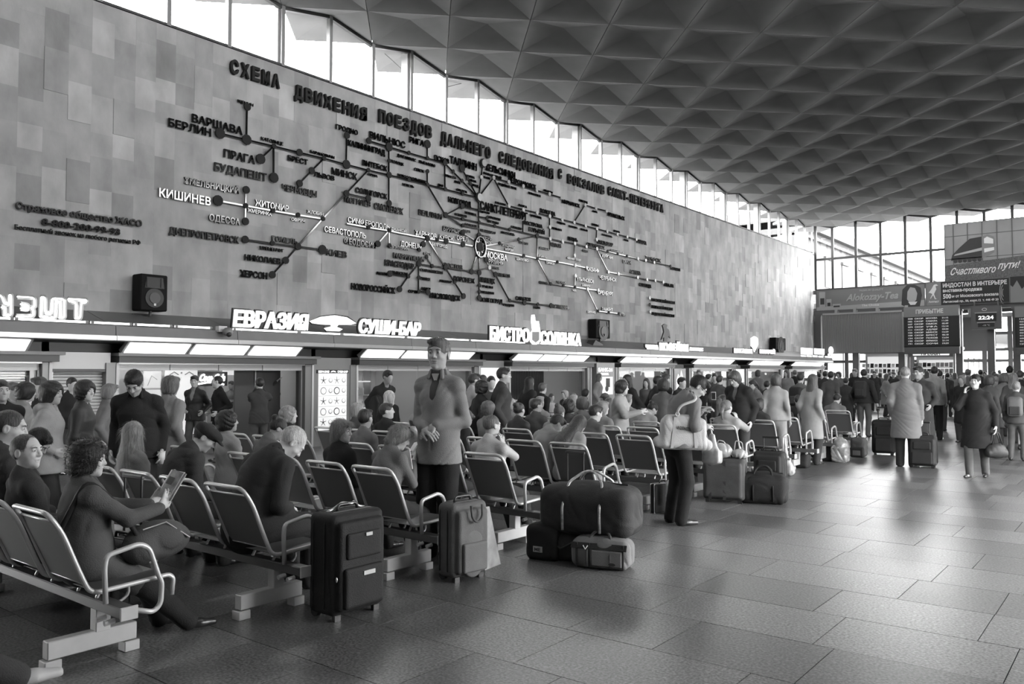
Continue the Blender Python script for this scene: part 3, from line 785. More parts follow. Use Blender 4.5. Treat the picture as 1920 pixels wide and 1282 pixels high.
for q in range(14): part('fold', MB().tube([(-16.6, 20.8 + q * .14, 0), (-16.6, 20.8 + q * .14, 2.1)], .085, 6), in_dark, dk)
shelf(-16.2, 18.7, .8, 'tall shelf at the left inside the diner'); bottles(-16.2, 18.7, .8, 'the diner')
for k, (x, y) in enumerate(((-16.2, 20.4), (-16.6, 21.6), (-16.3, 9.8), (-17.2, 19.9), (-16.0, 26.2))):
    t = thing('cafe_table', ['round cafe table nearest the diner window', 'round cafe table before the dark curtain', 'round cafe table inside the neon shop', 'round cafe table left of the script sign', 'round cafe table in the crowded cafe'][k], 'table', (x, y, 0))
    part('tabletop', MB().disc((x, y, .74), NX, UY, .4, .03, 20), pale_metal, t)
    part('pedestal', MB().tube([(x, y, 0), (x, y, .74)], .03, 8), pale_metal, t); part('base', MB().disc((x, y, 0), NX, UY, .22, .03, 16), pale_metal, t)
for k, (x, y, w) in enumerate(((-16.6, 24.9, 1.2), (-16.6, 26.6, 1.3), (-16.8, 30.6, 1.5), (-16.8, 32.4, 1.5), (-16.6, 36.4, 1.7), (-16.6, 38.3, 1.7), (-16.4, 42, 2), (-16.4, 44.4, 2))):
    shelf(x, y, w, 'crowded goods shelf in a far shop, number %s from the cafe' % ('one two three four five six seven eight'.split()[k])); bottles(x, y, w, 'the far shops', cnt=7)
# ------------------------------------------------------------------ relief map on the stone wall
MX = WX + .07
letter_m = mat('polished_letter_metal', .075, .10, 1.0)
dot_m = mat('dark_station_dot', .018, .6, spec=.2)
line_m = mat('polished_route_strip', .07, .10, 1.0)
ring_m = mat('pale_station_dot', .38, .35, .3)
ml = mat('letter_metal_bright', .55, .2, 1.0)
route = thing('wall_map', 'relief railway map of routes and cities on the stone wall', 'map', (WX, 18, 5))
def wpt(x, y): return at(x, y, 0, MX)
def wl_text(parent, name, s, x0, y0, x1, h, m=letter_m, bold=.03, dep=.05, X=MX):
    A = at(x0, y0, 0, X); B = at(x1, y0, 0, X)
    d = float((A - CAMP) @ ray(960, 641)); hh = h / F_PX * d
    mb = MB(); lettering(mb, s, (X - .05, A[1], A[2]), UY, UZ, B[1] - A[1], hh * .9, dep - .01, bold)
    return part(name, mb, m, parent)
# title, letter by letter along one line
title = 'СХЕМА ДВИЖЕНИЯ ПОЕЗДОВ ДАЛЬНЕГО СЛЕДОВАНИЯ С ВОКЗАЛОВ САНКТ-ПЕТЕРБУРГА'
words = title.split(' ')
wx = [(430, 527, 135, 25), (551, 690, 182, 24), (709, 811, 227, 22.5), (826, 921, 267, 21), (935, 1038, 302, 19), (1047, 1054, 333, 17), (1064, 1134, 342, 16), (1140, 1244, 364, 15)]
tt = thing('wall_title', 'long line of raised capitals above the railway map', 'lettering', (WX, 18, 7.7))
tm = mat('title_letter_dark', .02, .6, spec=.2)
for w, (x0, x1, yb, h) in zip(words, wx):
    A, B = wpt(x0, yb), wpt(x1, yb); n = len(w)
    zb = 7.56
    zb = {0: 7.56}.get(0)
    d = float((A - CAMP) @ ray(960, 641)); hh = h / F_PX * d
    st = (B[1] - A[1]) / n
    for i, ch in enumerate(w):
        mb = MB(); lettering(mb, ch, (MX - .05, A[1] + i * st + st * .1, A[2] if False else zb + (A[2] - zb) * 1.0), UY, UZ, st * .74, hh, .08, .04)
        part('letter', mb, tm, tt)
def seg(pts, m=line_m, w=.036, name='route_line'):
    P = [wpt(*p) for p in pts]
    for a, b in zip(P[:-1], P[1:]):
        d = b - a; L = np.linalg.norm(d); d /= L; nn = np.array([0, -d[2], d[1]])
        mb = MB().prism([(0, -w / 2), (L, -w / 2), (L, w / 2), (0, w / 2)], a + np.array([-.02, 0, 0]), d, nn, .03)
        part(name, mb, m, route)
dk = dot_m
lines = [
 [(412, 250), (462, 262), (513, 274), (561, 286), (607, 297), (649, 308.4), (690, 319), (729, 328), (766, 337), (801, 346), (834, 354.5), (867, 363.3), (896, 370)],
 [(463, 200), (462, 262)], [(513, 274), (488, 298)], [(513, 274), (513, 333)], [(607, 297), (584, 320), (561, 344)], [(650, 254), (649, 308)],
 [(690, 319), (649, 362.6), (605, 410), (558, 462), (535, 488), (510, 515)], [(649, 362.6), (690, 372)],
 [(408, 376), (460, 385.6), (511, 395), (558, 403), (605, 410)], [(461, 356), (459.5, 415)],
 [(459, 449), (510, 456), (558, 462), (604, 468)],
 [(691, 264), (729, 275.5), (766, 286.7), (801, 296.5), (833.7, 305.7)], [(729, 275.5), (729, 328), (729, 381)],
 [(801, 270), (801, 296.5)], [(833.7, 305.7), (834.4, 354.4)], [(833.7, 305.7), (849, 321.4), (865.7, 338.7), (896, 370)], [(865.7, 315.5), (896, 370)], [(801, 321), (801, 346)],
 [(801, 346), (835, 403), (866, 386.5), (897, 393.5)], [(835, 403), (867, 410.6), (897.5, 416.8), (926.7, 423.5), (955, 430), (980.4, 435.8), (1006.7, 442), (1031, 447.4), (1054.3, 452.7), (1077, 456.3), (1098.8, 462.4), (1118.5, 466.3), (1139, 471.2), (1157.7, 475.6), (1175, 480), (1195.7, 484.7), (1210, 488.2), (1226, 492), (1256.7, 498.7)],
 [(835, 403), (867, 422.6), (897.8, 428.5)], [(897, 370), (897.8, 441), (898.5, 463)], [(867, 436), (898, 455)],
 [(650, 418.8), (690, 426.3), (729.5, 432.4), (750, 437), (801, 446.7), (819, 449.5), (836, 452), (867.4, 458), (892, 462)], [(729.5, 432), (708, 457)], [(729.5, 432), (729.5, 460)],
 [(801, 446.7), (793, 457.7), (785, 468.5)], [(801, 446.7), (834.8, 501), (852, 529), (868.5, 555)], [(799, 482), (809.6, 498.7)],
 [(748.5, 542), (765, 518), (784.7, 494.5), (809.6, 498.7), (834.8, 501), (883.5, 509), (898, 511)], [(730.6, 513), (765, 518)], [(784.7, 494.5), (784.6, 546.4), (801.8, 547.4)],
 [(898.7, 463), (883.5, 509), (917, 501.4)], [(898.7, 463), (898, 511), (898.2, 534.4), (898, 558)], [(900, 465), (911, 487), (917, 501.4), (928.4, 514.2), (955.2, 563.3), (982.5, 567.5), (1007.7, 570.2), (1032.5, 572.8)],
 [(905, 306), (902, 332.4), (897.2, 370)], [(897, 370), (925, 333.4), (953.3, 341.3), (980.4, 349.2), (1005.6, 356.7), (1029.5, 363.8), (1052.4, 370.6)], [(925, 333.4), (953.6, 385.7), (980.4, 392.7), (1006.3, 399), (1030.1, 405.3), (1053.3, 411.4), (1076, 417), (1097.4, 423.2), (1118.5, 428.8), (1137.8, 433.5), (1157, 439.3), (1175.5, 443.9), (1192.8, 448.4)],
 [(1076, 417), (1096.8, 384.3), (1116.9, 390.6), (1136.8, 395.4)], [(1118.5, 428.8), (1118.2, 449)], [(1030.3, 405.3), (1030.6, 447.4), (1031.2, 468.5)], [(980.4, 414), (980.4, 435.8)], [(897.2, 406), (912.5, 409)],
 [(902, 462), (936, 456.3), (972, 448.6), (1006.7, 442), (1007.3, 484.6), (1031.9, 532), (1055.7, 534.8), (1077.6, 538), (1101, 542), (1121, 544)], [(902, 464), (956, 474.4), (981.5, 479), (1007.3, 484.6), (1044.5, 491), (1055, 492.7), (1078, 497.4), (1099.6, 502)],
 [(1077, 456.3), (1077, 478.8)], [(1118.5, 466.3), (1140.2, 509.6), (1159.2, 513), (1177, 516.5), (1195, 520.4), (1212.6, 523.8), (1228, 526), (1243, 529.2)], [(1078.3, 517), (1077.6, 538)], [(1101, 542), (1120.8, 583), (1140.9, 585.4), (1159.8, 587.7)]]
for L in lines: seg(L)
def dot(x, y, r, m=dk, name='station_dot'):
    p = wpt(x, y); part(name, MB().disc(p + np.array([.0, 0, 0]), UY, UZ, r, .03, 12), m, route)
big = [(412, 250), (462, 262), (488, 298), (513, 333), (408, 376), (649, 308.4), (729, 275.5), (801, 270), (865.7, 315.5), (604, 468)]
mid = [(561, 286), (584, 320), (561, 344), (650, 254), (729, 328), (729, 381), (649, 362.6), (690, 372), (691, 264), (461, 356), (459.5, 415), (459, 449), (558, 462), (535, 488), (510, 515), (463, 200.5), (833.7, 305.7), (835, 403), (866, 386.5), (867, 436), (867.4, 458), (801, 446.7), (708, 457), (793, 457.7), (784.7, 494.5), (834.8, 501), (883.5, 509), (748.5, 542), (868.5, 555), (898, 558), (897.8, 441), (911, 487), (928.4, 514.2), (1006.7, 442), (982.5, 567.5), (1032.5, 572.8), (898, 511), (801.8, 547.4), (730.6, 513), (836, 452)]
small = [(513, 274), (607, 297), (690, 319), (729, 301.4), (460, 385.6), (511, 395), (558, 403), (605, 410), (510, 456), (766, 286.7), (801, 296.5), (849, 321.4), (865.7, 338.7), (876, 334.5), (881, 343.6), (766, 337), (801, 346), (801, 321), (834.4, 354.4), (866.7, 363.3), (867, 410.6), (867, 422.6), (690, 426), (729.5, 432), (729.5, 460), (785.3, 468.5), (799, 482), (809.6, 498.7), (765, 518), (784.6, 520), (784.6, 546.4), (852, 529), (819, 449.5), (897.7, 393), (897.8, 417), (926.7, 423.5), (955, 430), (912.5, 409), (936, 456), (972, 448.6), (898, 534), (898, 546), (955.2, 563.3), (1007.7, 570.2), (981.5, 479), (1007.3, 484.6), (1031.9, 532), (1055.7, 534.8), (1077.6, 538), (1139, 471), (1157.7, 475.6), (1175, 480), (1140.9, 585.4), (1159.8, 587.7), (1120.8, 583), (1044.5, 491), (1256.7, 498.7)]
pale = [(902, 332.4), (925, 333.4), (953.3, 341.3), (980.4, 349.2), (1005.6, 356.7), (1029.5, 363.8), (1052.4, 370.6), (953.6, 385.7), (980.4, 392.7), (1006.3, 399), (1030.1, 405.3), (1053.5, 411.7), (1076, 417), (1097.4, 423.2), (1118.5, 428.8), (1137.8, 433.5), (1157, 439.3), (1175.5, 443.9), (1192.8, 448.4), (1096.8, 384.3), (1116.9, 390.6), (1136.8, 395.4), (1118.2, 449), (1030.5, 425.5), (1031, 447.4), (1054.3, 452.7), (1077, 456.3), (1077, 478.8), (1098.8, 462.4), (1118.5, 466.3), (1195.7, 484.7), (1210, 488), (1226, 492), (1140.2, 509.6), (1159, 513), (1195, 520), (1212.6, 524), (1228, 526), (1243, 529), (1078.3, 517), (1101, 542), (1121, 544), (917, 501.4), (1099.6, 502), (1078, 497.4)]
for p in big: dot(*p, .115)
for p in mid: dot(*p, .085)
for p in small: dot(*p, .058)
for p in pale: dot(*p, .065, ring_m)
for (x, y, r) in ((905.2, 306, .14), (897.2, 370, .15)):
    dot(x, y, r, dk); p = wpt(x, y); part('station_ring', MB().disc(p + np.array([.05, 0, 0]), UY, UZ, r * .75, .02, 16), ring_m, route)
p = wpt(899, 463); ringp = [p + np.array([.03, .24 * math.cos(a), .30 * math.sin(a)]) for a in np.linspace(0, 2 * math.pi, 25)[:-1]]
part('moscow_ring' if False else 'station_ring', MB().tube(ringp, .035, 6, closed=True), line_m, route)
dot(899, 463, .14, dk)
names = [('ЩЕЦИН', 447, 191, 476, 6), ('ВАРШАВА', 361, 228, 456, 17), ('БЕРЛИН', 317, 236, 397, 17), ('КАТОВИЦЕ', 491, 262, 532, 7), ('ПРАГА', 421, 294, 479, 17), ('БУДАПЕШТ', 403, 319, 501, 17), ('БРЕСТ', 541, 300, 578, 11), ('БАРАНОВИЧИ', 583, 286, 628, 6), ('ЛЬВОВ', 590, 330, 628, 10), ('ЧЕРНОВЦЫ', 530, 356, 595, 13), ('МИНСК', 623, 326, 671, 14), ('ГРОДНО', 631, 241, 672, 10), ('КАЛИНИНГРАД', 654, 272, 723, 12), ('ВИЛЬНЮС', 694, 258, 761, 14), ('ВИТЕБСК', 681, 309, 727, 11), ('ОРША', 691, 328, 709, 5), ('ПОЛОЦК', 734, 304, 758, 6), ('СОЛИГОРСК', 668, 360, 727, 11), ('МОГИЛЕВ', 647, 378, 696, 12), ('СМОЛЕНСК', 703, 391, 757, 13),
 ('ХМЕЛЬНИЦКИЙ', 346, 343, 449, 13), ('КИШИНЕВ', 299, 368, 396, 18), ('ОДЕССА', 393, 413, 451, 14), ('ЖИТОМИР', 479, 385, 542, 13), ('ЖМЕРИНКА', 465, 397, 510, 8), ('ОВРУЧ', 547, 413, 572, 6), ('ЖЛОБИН', 577, 399, 607, 7), ('ДНЕПРОПЕТРОВСК', 318, 438, 449, 15), ('ГОМЕЛЬ', 511, 451, 559, 11), ('КРЕМЕНЧУГ', 489, 467, 533, 7), ('КИЕВ', 613, 478, 651, 13), ('НИКОЛАЕВ', 460, 487, 527, 12), ('ХЕРСОН', 451, 518, 502, 14), ('СИМФЕРОПОЛЬ', 653, 416, 731, 11), ('СЕВАСТОПОЛЬ', 609, 434, 687, 12), ('ФЕОДОСИЯ', 646, 456, 705, 12), ('ДЖАНКОЙ', 734, 431, 762, 6),
 ('РИГА', 769, 266, 796, 12), ('ПСКОВ', 816, 299, 843, 10), ('ТАЛЛИНН', 845, 305, 895, 15), ('ДАУГАВПИЛС', 746, 293, 781, 6), ('ПЫТАЛОВО', 787, 305, 817, 6), ('СЕБЕЖ', 778, 319, 796, 6), ('НОВОСОКОЛЬНИКИ', 747, 330, 799, 6), ('НЕВЕЛЬ', 756, 347, 777, 5), ('ДНО', 822, 348, 832, 5), ('ПЛЮССА', 835, 330, 856, 5), ('ЛУГА', 853, 342, 864, 5), ('ОРЕДЕЖ', 857, 357, 877, 5), ('НАРВА', 876, 331, 891, 5), ('ИВАН-', 881, 339, 895, 5), ('ГОРОД', 882, 347, 898, 5), ('НОВГОРОД', 842, 378, 884, 11), ('ВЕЛ.ЛУКИ', 786, 402, 829, 11), ('ОСТАШКОВ', 854, 403, 876, 5), ('БРЯНСК', 832, 432, 864, 10), ('РЖЕВ', 870, 434, 883, 5), ('УГЛОВКА', 873, 400, 894, 5), ('БОЛОГОЕ', 873, 422, 896, 5),
 ('ХАРЬКОВ', 779, 440, 819, 10), ('КУРСК', 825, 447, 851, 9), ('ОРЕЛ', 857, 449, 878, 9), ('БЕЛГОРОД', 811, 460, 839, 6), ('ДОНЕЦК', 752, 461, 791, 11), ('ЕВПАТОРИЯ', 732, 464, 765, 6), ('МАРИУПОЛЬ', 739, 483, 796, 11), ('ЕЙСК', 796, 477, 809, 5), ('КРАСНОДАР', 723, 497, 777, 12), ('РОСТОВ', 834, 500, 868, 9), ('СТАРОМИНСКАЯ', 789, 508, 831, 6), ('ВОРОНЕЖ', 852, 526, 891, 10), ('ЛИПЕЦК', 901, 528, 929, 10), ('АНАПА', 707, 514, 727, 6), ('КРЫМСКАЯ', 733, 512, 765, 6), ('ТУАПСЕ', 789, 524, 808, 6), ('НОВОРОССИЙСК', 660, 542, 742, 13), ('СОЧИ', 767, 548, 783, 6), ('АДЛЕР', 791, 543, 808, 6), ('АРМАВИР', 825, 528, 848, 5), ('КИСЛОВОДСК', 807, 558, 864, 11),
 ('ХЕЛЬСИНКИ', 911, 318, 967, 14), ('ВОЛХОВСТРОЙ', 908, 326, 941, 5), ('ВЫБОРГ', 903, 332, 921, 5), ('ПЕТРОЗАВОДСК', 955, 340, 1006, 10), ('ЛОДЕЙНОЕ ПОЛЕ', 935, 346, 970, 5), ('БЕЛОМОРСК', 992, 363, 1015, 4.5), ('АПАТИТЫ', 1020, 358, 1037, 4.5), ('МУРМАНСК', 1055, 380, 1088, 8), ('САНКТ-ПЕТЕРБУРГ', 902, 392, 990, 17), ('БАБАЕВО', 930, 381, 949, 4.5), ('ВОЛГА', 974, 386, 989, 4.5), ('ЧЕРЕПОВЕЦ', 995, 405, 1016, 4.5), ('ВОЛОГДА', 1014, 398, 1042, 9), ('ТУДОРОВО', 900, 397, 919, 4), ('БОРОВИЧИ', 915, 408, 939, 5), ('ПЕСТОВО', 915, 416, 936, 5), ('НЕЛЮДОВО', 902, 433, 930, 5), ('ТВЕРЬ', 901, 447, 923, 9), ('КОНАКОВО', 902, 454, 925, 5), ('ЯРОСЛАВЛЬ', 941, 437, 966, 5), ('ИВАНОВО', 960, 427, 979, 5), ('КОСТРОМА', 984, 420, 1018, 8), ('ГОРЬКИЙ', 993, 433, 1022, 9), ('КОТЕЛЬНИЧ', 1032, 428, 1054, 4.5), ('НЯНДОМА', 1046, 418, 1061, 4), ('КОНОША', 1068, 425, 1084, 4), ('ВЕЛЬСК', 1090, 431, 1103, 4), ('КОТЛАС', 1111, 422, 1124, 4.5), ('МОСКВА', 910, 482, 952, 13), ('РЯЗАНЬ', 917, 493, 944, 9), ('РЯЖСК', 922, 503, 937, 5), ('ТАМБОВ', 933, 517, 957, 7), ('КОВРОВ', 975, 456, 991, 5), ('ВЛАДИМИР', 943, 461, 966, 5), ('МУРОМ', 948, 469, 963, 5), ('КИРОВ', 1034, 461, 1053, 8), ('АРЗАМАС', 1010, 481, 1026, 5), ('ШИЛОВО', 969, 487, 991, 5), ('ИЖЕВСК', 1013, 466, 1030, 4.5),
 ('ГРЯЗИ', 902, 538, 925, 5), ('КАМЫШИН', 903, 549, 927, 5), ('ВОЛГОГРАД', 902, 565, 943, 9), ('РТИЩЕВО', 945, 573, 965, 5), ('САРАТОВ', 968, 562, 996, 8), ('УРБАХ', 1002, 578, 1014, 5), ('АСТРАХАНЬ', 1037, 577, 1068, 8), ('СЫЗРАНЬ', 1012, 531, 1028, 5), ('САРАНСК', 1025, 494, 1040, 5),
 ('АРХАНГЕЛЬСК', 1140, 404, 1172, 8), ('ПЛЕСЕЦК', 1087, 377, 1103, 4.5), ('ОНЕГА', 1112, 397, 1121, 4), ('УХТА', 1171, 451, 1179, 4), ('ПЕЧОРА', 1152, 434, 1163, 4), ('МИКУНЬ', 1130, 441, 1149, 4), ('ВОРКУТА', 1195, 455, 1213, 8), ('СЫКТЫВКАР', 1121, 456, 1150, 8), ('СВЕРДЛОВСК', 1101, 461, 1135, 8), ('ПЕРМЬ', 1066, 450, 1084, 8), ('ЧУСОВСКАЯ', 1093, 471, 1103, 4), ('НИЖНИЙ ТАГИЛ', 1064, 485, 1089, 4.5), ('КУРГАН', 1130, 482, 1149, 7), ('НОВОСИБИРСК', 1146, 470, 1170, 4), ('ОМСК', 1169, 493, 1184, 8), ('ТОМСК', 1211, 486, 1240, 8), ('БАРНАУЛ', 1259, 505, 1276, 6), ('КАЗАНЬ', 1101, 507, 1124, 8), ('ЧЕЛЯБИНСК', 1125, 523, 1156, 8), ('АСТАНА', 1182, 512, 1202, 8), ('КАРАГАНДА', 1200, 536, 1222, 7), ('АЛМА-АТА', 1246, 536, 1264, 7), ('УЛЬЯНОВСК', 1082, 526, 1114, 8), ('ОРЕНБУРГ', 1122, 551, 1150, 8), ('САМАРА', 1092, 536, 1107, 4.5), ('УФА', 1074, 546, 1081, 4.5), ('ПЕНЗА', 1045, 530, 1062, 4.5), ('САМАРКАНД', 1102, 586, 1117, 4.5), ('ТАШКЕНТ', 1129, 581, 1149, 6), ('УЛЬ', 1162, 592, 1173, 7),
 ('МОСКОВСКИЙ ВОКЗАЛ', 1223, 564, 1266, 6), ('ВИТЕБСКИЙ ВОКЗАЛ', 1223, 577, 1262, 6), ('ЛАДОЖСКИЙ ВОКЗАЛ', 1223, 590, 1265, 6)]
for s, x0, y0, x1, h in names:
    # rows drop to the right in the photograph; y0 is the base line at the left end
    wl_text(route, 'station_name', s, x0, y0 , x1, h, letter_m, .022 if h > 9 else .008)
for (x, y, m) in ((1217.5, 558, ring_m), (1218, 571, dk), (1218.7, 584, ring_m)): dot(x, y, .07, m)
# insurance lettering left of the map
ad = thing('wall_lettering', 'raised insurance slogan and phone number at the far left', 'lettering', (WX, 7, 4.4))
wl_text(ad, 'slogan_line', 'Страховое общество ЖАСО', 30, 391, 267, 15, letter_m, .03, .06)
wl_text(ad, 'slogan_line', '8-800-200-99-93', 79, 421, 226, 14, letter_m, .03, .06)
wl_text(ad, 'slogan_line', 'Бесплатный звонок из любого региона РФ', 29, 429, 265, 10, tm, .01, .04)
# ------------------------------------------------------------------ boards on the end wall
BX, BU = (-1, 0, 0), (0, 0, 1)
def Fp(x, y, Y=YF - .25): return at(x, y, 1, Y)
board_dark = mat('board_black', .02, .5)
board_grey = mat('board_grey', .12, .5)
board_mid = mat('board_mid_grey', .22, .5)
print_w = mat('print_white', .75, .5)
print_l = mat('print_light', .42, .5)
print_d = mat('print_dark', .04, .5)
def board(name, label, x0, x1, yt, yb, m=board_grey, Y=YF - .25, cat='sign', dep=.12):
    A, B = Fp(x0, yb, Y), Fp(x1, yt, Y)
    zt = Fp(x0, yt, Y)[2]; zb = Fp(x0, yb, Y)[2]
    t = thing(name, label, cat, ((A[0] + B[0]) / 2, Y, zb))
    part('panel', MB().box(A[0], B[0], Y, Y + dep, zb, zt), m, t)
    f = MB(); e = .03
    f.box(A[0] - e, B[0] + e, Y - .02, Y + dep, zt, zt + e).box(A[0] - e, B[0] + e, Y - .02, Y + dep, zb - e, zb).box(A[0] - e, A[0], Y - .02, Y + dep, zb, zt).box(B[0], B[0] + e, Y - .02, Y + dep, zb, zt)
    part('frame', f, board_grey, t)
    return t, A[0], B[0], zb, zt
def ftext(t, name, s, x0, z0, w, h, m=print_w, Y=YF - .25, bold=.03, shear=0, dep=.01):
    mb = MB(); lettering(mb, s, (x0, Y - .004, z0), (1, 0, 0), UZ, w, h, dep, bold, shear=shear)
    return part(name, mb, m, t)
def fpoly(pts, x0, z0, sx, sz, Y, mb, m=0, dep=.006):
    mb.prism([(x0 + a * sx, z0 + b * sz) for a, b in pts], (0, Y, 0), (1, 0, 0), UZ, dep, m); return mb
# tea advertisement strip
t, xa, xb, za, zb = board('advertising_board', 'tea advertisement strip with packs and a woman holding a cup', 1531, 1733, 545, 583, board_mid)
W_, H_ = xb - xa, zb - za; Yb = YF - .255
part('band', fpoly([(0, .02), (1, .02), (1, .28), (0, .18)], xa, za, W_, H_, Yb, MB()), print_l, t)
for a, b_, c, d in ((.03, .15, .09, .92), (.10, .12, .15, .55), (.16, .1, .24, .3)):
    q = part('pack', fpoly([(a, b_), (c, b_), (c, d), (a, d)], xa, za, W_, H_, Yb - .01, MB()), print_l, t)
    part('pack_label', fpoly([(a + .01, b_ + .2 * (d - b_)), (c - .01, b_ + .2 * (d - b_)), (c - .01, b_ + .6 * (d - b_)), (a + .01, b_ + .6 * (d - b_))], xa, za, W_, H_, Yb - .02, MB()), print_d, q)
ftext(t, 'lettering', 'Alokozay-Tea', xa + W_ * .29, za + H_ * .42, W_ * .48, H_ * .33, print_l, YF - .26, .03, .3)
ftext(t, 'lettering', 'PREMIUM QUALITY', xa + W_ * .42, za + H_ * .84, W_ * .22, H_ * .09, print_l, YF - .26)
ftext(t, 'lettering', 'The Choice', xa + W_ * .44, za + H_ * .12, W_ * .16, H_ * .1, print_w, YF - .28)
f = MB(); fpoly([(.80, .1), (.84, .0), (.96, 0), (.98, .5), (.97, .85), (.92, 1), (.85, 1), (.81, .8)], xa, za, W_, H_, Yb - .002, f); part('portrait_hair', f, print_d, t)
f = MB(); fpoly([(.85, .35), (.87, .2), (.90, .15), (.93, .3), (.94, .6), (.92, .85), (.88, .9), (.855, .7)], xa, za, W_, H_, Yb - .01, f); part('portrait_face', f, print_l, t)
part('cup', fpoly([(.86, .22), (.88, .08), (.92, .08), (.94, .22)], xa, za, W_, H_, Yb - .02, MB()), print_w, t)
# interior exhibition banner
t, xa, xb, za, zb = board('advertising_board', 'dark exhibition banner with bird emblem and four lines of text', 1737, 1893, 530.5, 573, board_dark)
W_, H_ = xb - xa, zb - za
part('emblem_panel', fpoly([(0, 0), (.185, 0), (.185, 1), (0, 1)], xa, za, W_, H_, Yb, MB()), board_mid, t)
part('bird', fpoly([(.03, .55), (.07, .72), (.10, .9), (.13, .92), (.155, .86), (.12, .84), (.13, .7), (.10, .5), (.12, .3), (.14, .28), (.11, .26), (.09, .45), (.06, .3), (.05, .3), (.08, .5), (.05, .55)], xa, za, W_, H_, Yb - .02, MB(), dep=.012), print_w, t)
ftext(t, 'lettering', 'Аметист', xa + W_ * .03, za + H_ * .12, W_ * .13, H_ * .09, print_w, YF - .27)
for s, x_, z_, w_, h_ in (('ИНДОСТАН В ИНТЕРЬЕРЕ', .21, .76, .76, .17), ('выставка-продажа', .21, .55, .47, .14), ('500', .21, .27, .10, .2), ('м от Московского вокзала', .32, .30, .55, .12), ('Лиговский пр., 50, корп.12  т. 448 49 20', .21, .09, .66, .09)):
    ftext(t, 'lettering', s, xa + W_ * x_, za + H_ * z_, W_ * w_, H_ * h_)
for k in range(3): part('ornament', MB().tube([(xa + W_ * (.93 + .03 * math.cos(a) * (k + 1) / 2), Yb, za + H_ * (.4 + .16 * (k + 1) * math.sin(a))) for a in np.linspace(1.8, 4.6, 9)], .012, 4), print_l, t)
t, xa, xb, za, zb = board('advertising_board', 'dark banner with domed silhouettes at the right frame edge', 1894, 2010, 519, 567, board_dark)
W_, H_ = xb - xa, zb - za
part('skyline', fpoly([(0, 0), (1, 0), (1, .8), (.6, .95), (.4, .6), (.3, .75), (.2, .5), (.12, .85), (.05, .6), (0, .7)], xa, za, W_, H_, Yb, MB()), board_mid, t)
# big farewell banner with a locomotive
t, xa, xb, za, zb = board('banner', 'large farewell banner with a locomotive and cursive greeting', 1773, 2030, 422, 528, mat('banner_sky', .30, .7, var=.15, vs=.5), YF - .12)
W_, H_ = (xb - xa), zb - za; Yq = YF - .125
part('field', fpoly([(0, 0), (1, 0), (1, .42), (0, .28)], xa, za, W_, H_, Yq, MB()), mat('banner_field', .12, .8, var=.5, vs=14), t)
S1 = (1920 - 1773) / (2030 - 1773)
def sc_(pts): return [(a * S1, b) for a, b in pts]
part('train_side', fpoly(sc_([(.08, .36), (.5, .36), (.5, .74), (.34, .72), (.2, .58), (.1, .46)]), xa, za, W_, H_, Yq - .006, MB()), print_d, t)
part('train_front', fpoly(sc_([(.5, .36), (.58, .4), (.66, .45), (.67, .6), (.66, .72), (.58, .77), (.5, .74)]), xa, za, W_, H_, Yq - .008, MB()), board_mid, t)
part('windscreen', fpoly(sc_([(.53, .62), (.65, .6), (.65, .68), (.57, .73), (.53, .7)]), xa, za, W_, H_, Yq - .016, MB()), print_w, t)
part('stripe', fpoly(sc_([(.12, .44), (.5, .5), (.5, .55), (.14, .47)]), xa, za, W_, H_, Yq - .016, MB()), print_l, t)
part('buffer_beam', fpoly(sc_([(.53, .46), (.66, .49), (.66, .54), (.53, .53)]), xa, za, W_, H_, Yq - .016, MB()), print_w, t)
for q in range(6): part('wheel', MB().disc((xa + W_ * S1 * (.14 + .065 * q), Yq - .006, za + H_ * .345), (1, 0, 0), UZ, .10, .01, 10), print_d, t)
ftext(t, 'lettering', 'Счастливого', xa + W_ * S1 * .06, za + H_ * .11, W_ * S1 * .60, H_ * .12, print_w, YF - .14, .02, .35)
ftext(t, 'lettering', 'пути!', xa + W_ * S1 * .70, za + H_ * .16, W_ * S1 * .26, H_ * .12, print_w, YF - .14, .02, .35)
for q in range(9): part('seam_bar', MB().box(xa + W_ * (q + .6) / 9 - .02, xa + W_ * (q + .6) / 9 + .02, YF - .135, YF - .122, za, zb), board_grey, t)
for q in (.38, .78): part('seam_bar', MB().box(xa, xb, YF - .137, YF - .124, za + H_ * q, za + H_ * q + .04), board_grey, t)
# ribbed grille panel
t, xa, xb, za, zb = board('grille_panel', 'large pale vertically ribbed panel left of the arrivals board', 1544, 1692, 591, 662, board_mid, YF - .3, 'panel')
rm = mat('ribbed_sheet', .36, .5, .2)
n = 60; w = (xb - xa) / n
for q in range(n):
    part('rib', MB().prism([(0, 0), (w * .7, 0), (w * .55, -.03), (w * .15, -.03)], (xa + q * w, YF - .3, za), (1, 0, 0), (0, 1, 0), (zb - za)), rm, t)
part('edge', MB().box(xa, xb, YF - .38, YF - .28, zb, zb + .1).box(xb, xb + .08, YF - .38, YF - .28, za, zb), pale_metal, t)
